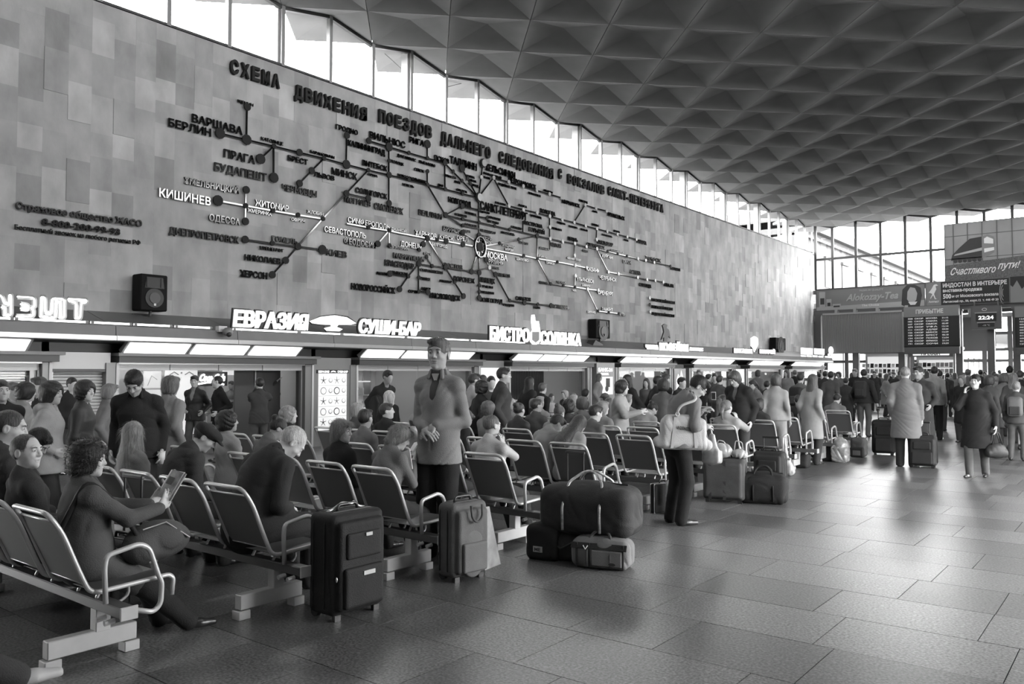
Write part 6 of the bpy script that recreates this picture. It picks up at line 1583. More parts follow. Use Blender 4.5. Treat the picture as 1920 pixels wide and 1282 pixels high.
A = fl_pt(1490, 882); t = thing('duffel_bag', 'low dark bag under the tenth row seats', 'bag', (A[0] - .1, A[1] + .5, 0)); sdf_part('body', [RB((0, 0, .13), (.18, .12, .13), .05)], .016, fabric(.02), t, folds(.01, 9, 9, 1))
A = fl_pt(1545, 866); t = thing('duffel_bag', 'black box-like bag behind the foil carrier under the eleventh row', 'bag', (A[0], A[1] + .3, 0)); sdf_part('body', [RB((0, 0, .15), (.2, .14, .15), .03)], .018, fabric(.015), t)
A = fl_pt(1573, 867); t = thing('plastic_bag', 'bulging grey plastic sack standing beside the last aisle seats', 'bag', (A[0], A[1] + .1, 0))
sdf_part('body', [EL((0, 0, .22), (.16, .13, .24), None, .03), RB((0, 0, .14), (.14, .12, .14), .05, None, .03)], .014, plastic_g, t, folds(.025, 15, 17, 6))
A = fl_pt(1608, 857); t = thing('backpack', 'small two-tone backpack standing alone right of the plastic sack', 'bag', (A[0], A[1] + .1, 0))
sdf_part('body', [RB((0, 0, .19), (.15, .11, .19), .08)], .014, fabric(.07), t, folds(.01, 12, 12, 2)); sdf_part('pocket', [RB((0, -.13, .10), (.13, .04, .10), .03)], .014, fabric(.02), t)
lpart('patch', MB().cbox((0, -.172, .09), (.14, .008, .09)), fabric(.12), t); lpart('strap', MB().tube(arc_path([(-.06, 0, .37), (0, 0, .43), (.06, 0, .37)], .04), .012, 5), fabric(.05), t)
A = fl_pt(1655, 853)
suitcase('tall black roller case left of the man in the long grey coat', (A[0], A[1] + .1), math.radians(10), .42, .28, .66, .015, handle=.25, res=.014)
A = fl_pt(1728, 877)
suitcase('dark roller case with small badge gripped by the man in the grey coat', (A[0], A[1] + .12), math.radians(6), .44, .28, .52, .03, handle=.22, tags=0, res=.013)
# striped soft bag and clutter on seats
def seat_pos(r, k, blk=0): return (SEAT_X0 - (4 * PITCH_X + .45) * blk - PITCH_X * k, BENCH_Y[r] + .30)
P = at(625, 850, 2, .5)
t = thing('striped_bag', 'soft bag with bold black and white stripes lying on a seat', 'bag', (-8.05, 7.75, .44), .4)
sdf_part('body', [EL((0, 0, .13), (.30, .2, .14), None, .03), EL((.2, .02, .08), (.2, .16, .09), None, .04)], .014, [None][0] or mat('striped_cloth_base', .45, .8), t, folds(.012, 9, 9, 4))
for q in range(7): lpart('stripe', MB().tube([(-.24 + q * .08, -.215 + abs(q - 3) * .02, .03), (-.24 + q * .08, -.14, .17), (-.22 + q * .07, 0, .275 - abs(q - 3) * .028)], .013, 5), print_d, t)
t = thing('shoulder_bag', 'dark soft bag slung over the second row chair back with a pale tissue', 'bag', (-5.62, 4.02, .42), .2)
sdf_part('body', [RC((0, 0, .10), (-.02, .0, .36), .09, .055, .03, ((0, 1, 0), 1.5))], .011, fabric(.06), t, folds(.01, 9, 9, 4))
lpart('strap', MB().tube(arc_path([(-.09, 0, .40), (-.08, -.02, .50), (.07, -.02, .50), (.06, 0, .36), (.09, 0, .1)], .03), .010, 6), fabric(.05), t, True)
sdf_part('tissue', [EL((-.01, -.03, .455), (.045, .03, .02), None, .02)], .008, plastic_w, t, folds(.01, 30, 30, 1))
# ------------------------------------------------------------------ the crowd
def depth_of(p): return float((np.asarray(p) - CAMP) @ ray(960, 641))
def res_for(d): return .0085 if d < 7.0 else .0135 if d < 10.5 else .0149 if d < 13 else .024 if d < 17 else .031 if d < 24 else .038
def sit(r, k, px, py, label, blk=0, **kw):
    """seated on seat k of row r; the head top lies on the sight line of (px, py)"""
    x0, y0 = seat_pos(r, k, blk); pos = np.array([x0, y0 + .08 + kw.pop('dy', 0)]); kw['lean'] = kw.get('lean', 4) - (7 if kw.get('lean', 4) <= 6 else 0); H = kw.pop('H', 1.70); hd = kw.get('heading', 0)
    fixH = kw.pop('fix', False)
    for _ in range(4):
        top_ = person('', (0, 0), H=H, pose='sit', dry=True, **{q: v for q, v in kw.items() if q in ('lean', 'hp', 'hy', 'hr', 'female', 'twist', 'build')})
        w = rotz(-math.radians(hd)) @ top_
        T = at(px, py, 1, pos[1] + w[1])
        pos[0] = np.clip(T[0] - w[0], x0 - .26, x0 + .26)
        if not fixH: H = float(np.clip(H * (1 + (T[2] - top_[2]) / 1.0), 1.50, 1.92))
    d = depth_of((pos[0], pos[1], 1.2)); kw.setdefault('res', res_for(d))
    return person(label, pos, H=H, pose='sit', **kw)
def stand(px, py, depth, label, **kw):
    H = 1.7; hd = kw.get('heading', 0); T = atd(px, py, depth)
    for _ in range(5):
        top_ = person('', (0, 0), H=H, pose=kw.get('pose', 'stand'), dry=True, **{q: v for q, v in kw.items() if q in ('lean', 'hp', 'hy', 'hr', 'female', 'twist', 'build')})
        H = float(np.clip(H * T[2] / top_[2], 1.0, 2.1))
    w = rotz(-math.radians(hd)) @ top_
    kw.setdefault('res', res_for(depth))
    return person(label, (T[0] - w[0], T[1] - w[1]), H=H, **kw)
J, C_, SW, PF = 'jacket', 'coat', 'sweater', 'puffer'

# ---- seated, nearest first
root, K = sit(1, 0, 165, 834, 'person in dark grey coat with short curly hair reading a magazine on the nearest bench', heading=6, lean=5, hp=6, hy=34, skin=.42, hair=('curly', .018), top=(C_, .060, 'wool'), female=True, build=1.22, arms={1: (.16, .38, .80, ((-.1, .6, .8), (-1, .1, .3), .45)), -1: (-.03, .40, .80, ((.1, .6, .8), (1, .1, .2), .5))}, bottom=('trousers', .018), collar=.05, hem=.8, legs={1: (.17, .60, .07), -1: (-.06, .50, .07)}, res=.007, seed=1.3)
t = thing('magazine', 'open pocket magazine held up by the curly haired reader', 'magazine', loc2w(root, (.06, .47, .93)), root.rotation_euler.z)
Rm = rotx(.62) @ rotz(0)
lpart('cover', MB().cbox((.055, 0, 0), (.125, .008, .19), rotx(-.55) @ rotz(.35)), mat('magazine_cover', .30, .4, var=.6, vs=14), t)
lpart('cover', MB().cbox((-.055, .01, 0), (.125, .008, .19), rotx(-.55) @ rotz(-.35)), mat('magazine_back', .5, .4, var=.3, vs=20), t)
lpart('pages', MB().cbox((0, .016, .002), (.20, .006, .18), rotx(-.55)), print_w, t)
lpart('cover_print', MB().cbox((.06, -.012, .03), (.05, .004, .05), rotx(-.55) @ rotz(.35)).cbox((.07, -.012, -.04), (.06, .004, .02), rotx(-.55) @ rotz(.35)), print_d, t)
t = thing('handbag', 'soft dark grey handbag on the lap of the curly haired reader', 'bag', loc2w(root, (.13, .38, .60)), root.rotation_euler.z)
sdf_part('body', [EL((0, 0, 0), (.10, .20, .12), None, .03), EL((.02, -.12, -.04), (.09, .1, .09), None, .04)], .009, fabric(.07), t, folds(.012, 12, 12, 2))
lpart('zip', MB().tube([(.07, -.12, .085), (.07, .02, .115), (.075, .17, .0)], .005, 5), zipm, t)
lpart('strap', MB().tube(arc_path([to_local([loc2w(root, K['sh'][1] + np.array([-.03, -.17, -.20]))], t)[0], to_local([loc2w(root, K['sh'][1] + np.array([-.02, -.02, .11]))], t)[0], to_local([loc2w(root, K['sh'][1] + np.array([.015, .14, -.05]))], t)[0], (.05, -.14, .04)], .08), .016, 6), fabric(.02), t, True)

sit(1, 1, 44, 826, 'person with short receding hair in dark coat seated left of the curly haired reader', lean=2, dy=-.04, headk=1.06, hy=58, hp=2, skin=.40, hair=('thin', .06), top=(C_, .028, 'wool'), collar=.03, arms='lap', res=.008, heading=5)
sit(1, 2, 14, 788, 'person with cropped hair and large head at the left frame edge', lean=6, hy=30, hp=12, skin=.36, hair=('buzz', .05), top=(J, .03, 'wool'), arms='lap', fix=True, H=1.86, build=1.1)
stand(70, 803, 6.75, 'person with short black hair bowing behind the two men at the left', pose='sit', lean=24, hp=30, hy=30, heading=20, skin=.28, hair=('short', .012), top=(J, .03, 'wool'), arms='lap')
sit(2, 3, 250, 792, 'person with very long straight fair hair on the second bench row', lean=4, hp=2, hy=-32, skin=.45, hair=('long', .26), top=(J, .22, 'wool'), female=True, arms='lap')
sit(2, 2, 384, 822, 'person in dark flat cap bowing down on the second bench row', lean=26, hp=24, hy=36, skin=.34, hair=('thin', .03), hat='flatcap', hat_tone=.022, top=(J, .028, 'wool'), arms='knee', fix=True, H=1.7)
sit(2, 0, 508, 824, 'elderly person with white hair bent forward in a dark coat, second row aisle seat', lean=24, hp=38, hy=24, skin=.46, hair=('thin', .50), top=(C_, .022, 'wool'), collar=.016, arms='lap', build=1.18, res=.008, fix=True, H=1.80, seed=4.2)
r_, K_ = sit(3, 1, 640, 797, 'person with highlighted layered hair in black coat turning to the right', lean=4, hy=70, hp=6, skin=.44, hair=('layered', .17), top=(C_, .014, 'wool'), female=True, arms='lap', collar=.012, res=.008)
GR, GK = sit(3, 0, 728, 800, 'person with streaked short hair in grey cardigan reading, third row aisle seat', lean=13, hy=30, hp=22, skin=.46, hair=('layered', .20), top=(SW, .095, 'wool'), female=True, arms='read', build=1.15, res=.008)
t = thing('open_book', 'open pale booklet held before the grey cardigan reader', 'book', loc2w(GR, (GK['wr'][1] + GK['wr'][-1]) / 2 + np.array([0, .12, .10])), -.1)
for sx in (-1, 1): lpart('page', MB().cbox((sx * .055, 0, 0), (.11, .006, .15), rotx(-.7) @ rotz(sx * .3)), print_w, t)
lpart('print', MB().cbox((.06, -.012, .01), (.07, .003, .08), rotx(-.7) @ rotz(.3)), ink_m, t)
t = thing('folded_map', 'small folded white leaflet beside the black coat shoulder', 'paper', (-5.15, 5.0, .93), .3)
lpart('sheet', MB().prism([(-.03, .02), (.05, .05), (.08, -.12), (.03, -.13)], (0, 0, 0), (1, 0, 0), (0, 0, 1), .01), print_w, t)
sit(3, 4 - 4, 435, 772, 'person with dark curly hair in a cream jacket, back turned, third row', blk=1, lean=3, hy=30, skin=.34, hair=('curly', .014), top=(J, .42, 'wool'), female=True, arms='lap')
sit(3, 3, 520, 786, 'person with dark hair bun bowed beside the third row', lean=12, hp=26, hy=25, skin=.3, hair=('bun', .012), top=(J, .10, 'wool'), female=True, arms='lap')
sit(4, 1, 541, 767, 'person with frizzy light hair in black coat, fourth row', blk=1, lean=2, hy=50, skin=.40, hair=('curly', .22), top=(C_, .018, 'wool'), female=True, arms='lap')
sit(4, 3, 660, 771, 'person with dark cropped hair and raised sunglasses before the menu board', lean=6, hy=-10, skin=.3, hair=('short', .015), top=(J, .12, 'wool'), arms='lap')
sit(4, 2, 690, 789, 'person in pale knitted hat and grey jacket leaning down, fourth row', lean=20, hp=10, skin=.36, hair=('short', .05), hat='beanie', hat_tone=.42, top=(J, .16, 'wool'), arms='lap')
sit(5, 6 - 4, 705, 765, 'person with smooth blond bob facing away before the second shop', blk=1, lean=3, hy=15, skin=.4, hair=('bob', .26), top=(J, .06, 'wool'), female=True, arms='lap')
sit(5, 1, 738, 762, 'person with short dark hair and turned-up collar before the second shop', blk=1, lean=3, hy=45, skin=.38, hair=('short', .03), top=(C_, .016, 'wool'), collar=.014, arms='lap')
sit(4, 1, 768, 786, 'person with dark bob half hidden behind the standing man', lean=8, hp=10, hy=20, skin=.34, hair=('bob', .03), top=(J, .02, 'wool'), female=True, arms='lap')
sit(4, 0, 921, 783, 'person with shaved head in white shirt holding a phone to the ear', lean=4, hy=14, hp=8, skin=.36, hair=('buzz', .10), top=('shirt', .50, 'wool'), build=1.22, arms={1: 'phone', -1: 'lap'}, res=.009, seed=2.2)
sit(5, 1, 1043, 777, 'person in pale beige coat bowing over a book, fifth row', lean=18, hp=36, hy=30, skin=.36, hair=('short', .02), top=(C_, .36, 'wool'), female=True, collar=.33, arms='read', res=.010)
LR, LK = sit(5, 0, 1085, 783, 'person with long brown hair bowed in a pale jacket, fifth row aisle seat', lean=18, hp=34, hy=8, skin=.36, hair=('long', .045), top=(J, .40, 'wool'), female=True, arms='lap', res=.010)
t = thing('open_book', 'white booklet on the knee of the pale jacket person', 'book', loc2w(LR, LK['knee'][1] + np.array([.02, -.05, .11])), -.2)
for sx in (-1, 1): lpart('page', MB().cbox((sx * .07, 0, 0), (.14, .18, .006), roty(sx * -.2)), print_w, t)
sit(6, 1, 1113, 770, 'person with short black hair in dark jacket, sixth row', lean=10, hy=30, hp=8, skin=.34, hair=('short', .012), top=(J, .05, 'leather'), arms='lap')
mid = [
 (5, 3, 0, 873, 795, 'person with dark bob reading down right behind the standing man', dict(lean=16, hp=30, hy=20, hair=('bob', .015), top=(C_, .015, 'wool'), female=True)),
 (6, 3, 0, 973, 768, 'person with dark hair tied in a bun and black leather jacket', dict(lean=6, hair=('bun', .03), top=(J, .02, 'leather'), female=True)),
 (6, 0, 1, 941, 763, 'person with wide grey-brown hair behind the shaved head', dict(lean=6, hair=('curly', .09), top=(J, .2, 'wool'), female=True)),
 (6, 1, 1, 899, 755, 'person with short greying hair and light collar near the second pilaster', dict(lean=3, hy=20, hair=('short', .06), top=(J, .11, 'wool'))),
 (7, 2, 1, 921, 749, 'person with dark tousled hair behind the light collar', dict(lean=3, hair=('curly', .02), top=(J, .03, 'wool'), female=True)),
 (7, 1, 1, 956, 761, 'person with grey fluffy hair in front of the dark suit', dict(lean=4, hair=('curly', .3), top=(J, .2, 'wool'), female=True)),
 (7, 0, 1, 1005, 752, 'person with short dark hair in collared jacket, seventh row', dict(lean=2, hy=25, hair=('short', .025), top=(C_, .05, 'wool'), collar=.03)),
 (8, 1, 1, 1012, 748, 'person with light cap just behind the collared jacket', dict(lean=2, hair=('short', .2), top=(J, .35, 'wool'))),
 (7, 3, 0, 1056, 755, 'person with dark hair and hair clip, seventh row', dict(lean=5, hair=('curly', .015), top=(J, .04, 'wool'), female=True)),
 (6, 2, 0, 1048, 764, 'person with brown hair bowed before the dark curtain', dict(lean=12, hp=20, hair=('bun', .06), top=(J, .3, 'wool'), female=True)),
 (8, 3, 0, 1079, 744, 'person with long brown hair seated before the curtain', dict(lean=2, hair=('long', .07), top=(J, .1, 'wool'), female=True)),
 (8, 0, 1, 1094, 749, 'person with brown curly hair, eighth row', dict(lean=2, hair=('curly', .07), top=(J, .14, 'wool'), female=True)),
 (7, 2, 0, 1107, 754, 'person with light brown hair and hair slide, eighth row', dict(lean=4, hy=30, hair=('bob', .16), top=(J, .1, 'wool'), female=True)),
 (8, 2, 0, 1193, 757, 'person in pale jacket with dark hair bowed low, eighth row', dict(lean=20, hp=26, hy=35, hair=('bun', .012), top=(J, .40, 'wool'), female=True)),
 (9, 2, 1, 1186, 746, 'person with fair short hair behind the bowed pale jacket', dict(lean=3, hair=('bob', .25), top=(J, .3, 'wool'), female=True)),
 (8, 1, 0, 1229, 754, 'elderly person with full white hair in dark jacket, eighth row', dict(lean=4, hy=40, hair=('short', .62), top=(J, .045, 'wool'), collar=.02, build=1.1)),
 (8, 0, 0, 1362, 750, 'person with grey ponytail in light denim jacket raising a phone', dict(lean=4, hy=12, hair=('ponytail', .13), top=(J, .26, 'denim'), female=True, arms={1: 'phone', -1: 'lap'}, build=1.15)),
 (9, 1, 0, 1325, 748, 'person with dark long hair smoking, half hidden by the standing reader', dict(lean=4, hy=40, hair=('long', .02), top=(J, .015, 'wool'), female=True, arms={1: (.2, .35, .95), -1: 'lap'})),
 (10, 1, 0, 1397, 749, 'person with pale cropped hair and folded collar, tenth row', dict(lean=3, hair=('thin', .33), top=(J, .2, 'wool'))),
 (9, 0, 0, 1423, 757, 'person with dark bob in black top, ninth row aisle seat', dict(lean=5, hair=('bob', .02), top=(J, .018, 'wool'), female=True)),
 (10, 0, 0, 1462, 743, 'broad person in black coat seen from behind, tenth row aisle seat', dict(lean=3, hy=10, hair=('curly', .015), top=(C_, .014, 'wool'), build=1.25)),
 (11, 2, 0, 1477, 745, 'person with fair hair beside the broad black coat', dict(lean=3, hy=40, hair=('bob', .2), top=(J, .1, 'wool'), female=True)),
 (11, 1, 0, 1499, 740, 'person with cropped dark hair in navy jacket, eleventh row', dict(lean=3, hair=('buzz', .03), top=(J, .02, 'wool'), build=1.15)),
 (12, 0, 0, 1569, 738, 'person in grey jacket stooping on the last aisle seat', dict(lean=14, hp=16, hy=10, hair=('short', .015), top=(J, .11, 'wool'), build=1.1)),
 (10, 2, 0, 1356, 745, 'person with dark brown hair, tenth row behind the ponytail', dict(lean=3, hair=('curly', .05), top=(J, .05, 'wool'), female=True)),
 (10, 0, 1, 1380, 742, 'person with black hair below the boy looking down', dict(lean=3, hair=('short', .015), top=(J, .05, 'wool'))),
 (9, 0, 1, 1222, 746, 'small child with light hair near the cafe front', dict(lean=3, hair=('short', .14), top=(J, .2, 'wool'), fix=True, H=1.55)),
]
for r, k, blk, px, py, lb, kw in mid:
    kw.setdefault('arms', 'lap'); kw.setdefault('skin', .36)
    sit(r, k, px, py, lb, blk, **kw)

sit(0, 0, 5, 760, 'person outside the left edge with one outstretched pale shoe in view', lean=2, top=(J, .05, 'wool'), arms='lap', shoes=.4, legs={1: (.30, 1.02, .07), -1: (-.1, .5, .07)}, fix=True, H=1.8, res=.014)
# ---- standing, queue on the left
stand(4, 713, 8.6, 'person in black jacket at the left frame edge looking right', heading=95, hy=0, skin=.40, hair=('short', .04), top=(J, .015, 'wool'), build=1.15)
stand(25, 717, 10.2, 'person with sandy hair and puffy face in the queue', heading=60, skin=.36, hair=('short', .12), top=(J, .3, 'wool'))
stand(49, 719, 9.6, 'person with dark hair in pale grey jacket, back turned, in the queue', heading=10, skin=.36, hair=('curly', .015), top=(J, .34, 'wool'), female=True)
stand(74, 707, 10.2, 'person facing the camera between two jackets in the queue', heading=185, skin=.38, hair=('short', .05), top=(J, .02, 'wool'))
stand(97, 717, 7.9, 'person in light hooded parka with dark curly hair, back turned', heading=28, hy=30, skin=.38, hair=('curly', .025), top=(C_, .44, 'wool'), female=True, build=1.15, hem=-.16, bottom=('trousers', .03), collar=.4, hoodback=True, arms='pocket', seed=3.0)
stand(135, 708, 13.2, 'small far person in black standing before the roller shutter', heading=80, skin=.36, hair=('short', .012), top=(J, .015, 'wool'), arms='front')
stand(160, 715, 8.7, 'person with thick dark hair and brown jacket beside the parka', heading=40, hy=30, skin=.38, hair=('curly', .012), top=(J, .03, 'leather'), female=True, arms='front')
stand(206, 719, 10.2, 'person with fair bob half hidden behind the big man', heading=20, skin=.40, hair=('bob', .15), top=(J, .12, 'wool'), female=True)
CUPR, CUPK = stand(252, 694, 7.85, 'big person in black jacket looking down with a white roll in hand', heading=130, lean=10, hp=34, hy=0, skin=.36, hair=('short', .010), top=(J, .016, 'wool'), build=1.08, arms='down', collar=.014, res=.008, seed=5)
t = thing('paper_roll', 'white rolled paper hanging from the big man fist', 'paper', loc2w(CUPR, CUPK['wr'][-1] + np.array([-.01, .06, -.14]))); lpart('wall', MB().tube([(0, 0, 0), (0, 0, .12)], [.028, .036], 12), print_w, t, True); lpart('rim', MB().tube([(.036 * math.cos(a), .036 * math.sin(a), .12) for a in np.linspace(0, 6.28, 13)[:-1]], .003, 4, closed=True), print_w, t)
stand(320, 704, 9.0, 'person with wavy grey hair in long tweed coat, back turned', heading=-20, skin=.40, hair=('bob', .09), top=(C_, .17, 'wool'), female=True, arms={1: 'down', -1: (-.08, .22, 1.15)}, hem=-.55, build=1.1, res=.010, seed=2)
stand(365, 704, 15.2, 'person in open dark jacket with printed shirt facing the hall', heading=150, hy=-20, skin=.42, hair=('short', .015), top=(J, .02, 'leather'), inner=.2, bottom=('jeans', .06), arms='pocket', res=.012)
stand(408, 704, 15.0, 'person all in black with swept back hair facing the hall', heading=195, hy=20, skin=.44, hair=('thin', .02), top=(J, .010, 'wool'), bottom=('trousers', .012), arms='pocket', res=.012)
stand(487, 708, 14.6, 'person in dark vest over pale sleeves raising a hand to the face', heading=-70, skin=.38, hair=('short', .012), top=(J, .035, 'wool'), arms={1: (.12, .28, 1.35), -1: 'chin'}, bottom=('jeans', .05), lean=-3, res=.013)
stand(434, 714, 19.5, 'waiter in grey shirt behind the counter of the neon shop', heading=150, hair=('short', .1), top=('shirt', .18, 'wool'), skin=.3)
stand(459, 712, 19.0, 'cook in pale shirt seen from behind at the counter', heading=10, hair=('short', .03), top=('shirt', .30, 'wool'))
stand(470, 749, 18.0, 'diner in light top seated at the table inside the neon shop', pose='sit', heading=-60, hair=('short', .03), top=('shirt', .5, 'wool'), arms='read')
stand(431, 757, 17.9, 'diner in striped shirt seated left of the cafe table', pose='sit', heading=60, hair=('short', .2), top=('shirt', .55, 'wool'), arms='read')
for k_, (px, py, d, hd_) in enumerate(((513, 712, 18.4, 90), (555, 720, 19.3, -30), (578, 716, 19.0, 40))):
    stand(px, py, d, ['dim figure raising an arm behind the dark glass partition', 'dim figure behind the dark glass partition, middle one', 'dim figure behind the dark glass partition next to the menu board'][k_], heading=hd_, hair=('short', .02), top=(J, .04, 'wool'), arms={1: (.1, .3, 1.45) if k_ == 0 else 'down', -1: 'down'})
stand(727, 694, 14.0, 'person in black leaning forward mid-stride with a backpack', heading=95, lean=20, hair=('short', .015), top=(J, .015, 'wool'), skin=.25)
stand(730, 733, 13.2, 'short person in dark hooded coat with white fur trim', heading=120, hair=('hood', .5), top=(C_, .015, 'wool'), female=True)
t = thing('backpack', 'black backpack on the striding figure in the second shop doorway', 'bag', atd(706, 765, 14.0)); sdf_part('body', [RB((0, 0, 0), (.14, .12, .24), .07)], .02, fabric(.02), t); lpart('strap', MB().tube([(.1, -.1, .2), (.18, -.12, .1), (.1, -.1, -.2)], .02, 5), fabric(.03), t)
# the tall man in front
root, K = stand(823, 640, 7.25, 'tall lean person in grey wool jacket standing with clasped hands above the rows', heading=163, hy=-6, hp=-2, skin=.30, hair=('short', .10), top=(J, .155, 'wool'), inner=.05, collar=.15, bottom=('trousers', .012), lean=0, hem=-.16, build=.92, headk=1.12, res=.0065, seed=6.1,
    arms={1: (.055, .185, 1.17, ((-.75, .25, -.35), (-.2, -.5, -.85), .5)), -1: (-.055, .165, 1.19, ((.75, .3, -.4), (.2, -.5, -.85), .45))})
lpart('under_shirt', MB().prism([(-.035, .03), (.035, .03), (0, -.07)], K['neck'] + np.array([0, .088, .0]), (1, 0, 0), (0, .15, 1), .01), mat('pale_undershirt', .5, .8), root)
# the stooping reader with tote bag
root, K = stand(1308, 704, 8.95, 'person in grey jacket and glasses bowing over his hands with a big pale tote', heading=28, lean=17, hp=36, hy=26, skin=.34, hair=('short', .012), top=(J, .12, 'wool'), bottom=('trousers', .010), arms={1: (.16, .26, 1.05, ((-.4, .8, .2), (-.3, 0, -1), .8)), -1: (-.02, .34, 1.22, ((.4, .6, .3), (0, -.3, -1), .9))}, glasses=True, res=.008, hem=-.06, build=1.18, seed=7.7, collar=.03)
tp = atd(1281, 812, 8.72)
t = thing('tote_bag', 'big pale canvas tote with printed word on the stooping reader shoulder', 'bag', (tp[0], tp[1], tp[2]), YAW + .06)
tote = mat('tote_canvas', .38, .8, var=.12, vs=7, bump=.4, bs=120)
sdf_part('body', [RB((0, 0, 0), (.245, .075, .155), .05, None, .01), RB((-.03, 0, .12), (.17, .06, .08), .04, None, .06), RC((-.27, 0, -.09), (.26, 0, -.13), .06, .06, .05, ((0, 1, 0), 1.3))], .009, tote, t, folds(.006, 8, 11, 2))
lpart('band', MB().prism([(-.16, -.15), (-.13, -.15), (-.09, .18), (-.12, .18)], (0, -.084, 0), (1, 0, 0), (0, 0, 1), -.008).prism([(.10, -.15), (.13, -.15), (.11, .15), (.08, .15)], (0, -.084, 0), (1, 0, 0), (0, 0, 1), -.008), mat('tote_band', .34, .8), t)
mb = MB(); ca, sa = math.cos(-.16), math.sin(-.16); lettering(mb, 'AQZACTIVE', (-.09, -.094, .055), (ca, 0, sa), (-sa, 0, ca), .17, .034, .004, .03); lpart('lettering', mb, print_d, t)
shp = to_local([loc2w(root, K['sh'][1] + np.array([-.01, .0, .095]))], t)[0]
lpart('shoulder_strap', MB().tube(arc_path([(-.10, -.07, .17), (-.06, -.09, .30), tuple(shp + np.array([.0, -.09, -.06])), tuple(shp), tuple(shp + np.array([.02, .12, -.1])), (.02, .12, .25)], .06), [.016] * 1 * 0 or .015, 6), tote, t, True)
lpart('ring', MB().tube([(-.085 + .02 * math.cos(a), -.09, .21 + .02 * math.sin(a)) for a in np.linspace(0, 6.28, 11)[:-1]], .005, 5, closed=True), zipm, t, True)
t = thing('plastic_bag', 'white carrier bag hanging at the stooping reader hand', 'bag', atd(1335, 835, 8.9)); sdf_part('body', [RC((0, 0, -.12), (0, 0, .1), .085, .03, .03, ((0, 1, 0), 1.6)), RB((0, 0, -.12), (.1, .05, .07), .02, None, .04)], .011, plastic_w, t, folds(.015, 14, 15, 2)); lpart('bag_handle', MB().tube([(0, 0, .12), (-.02, 0, .22)], .01, 5), plastic_w, t)
t = thing('mobile_phone', 'light mobile phone held by the stooping reader', 'phone', atd(1338, 742, 9.0), .4); lpart('shell', MB().cbox((0, 0, 0), (.05, .02, .10), rotx(.5), bev=.004), pale_metal, t); lpart('keypad', MB().cbox((0, -.012, 0), (.04, .004, .08), rotx(.5)), blackp, t)

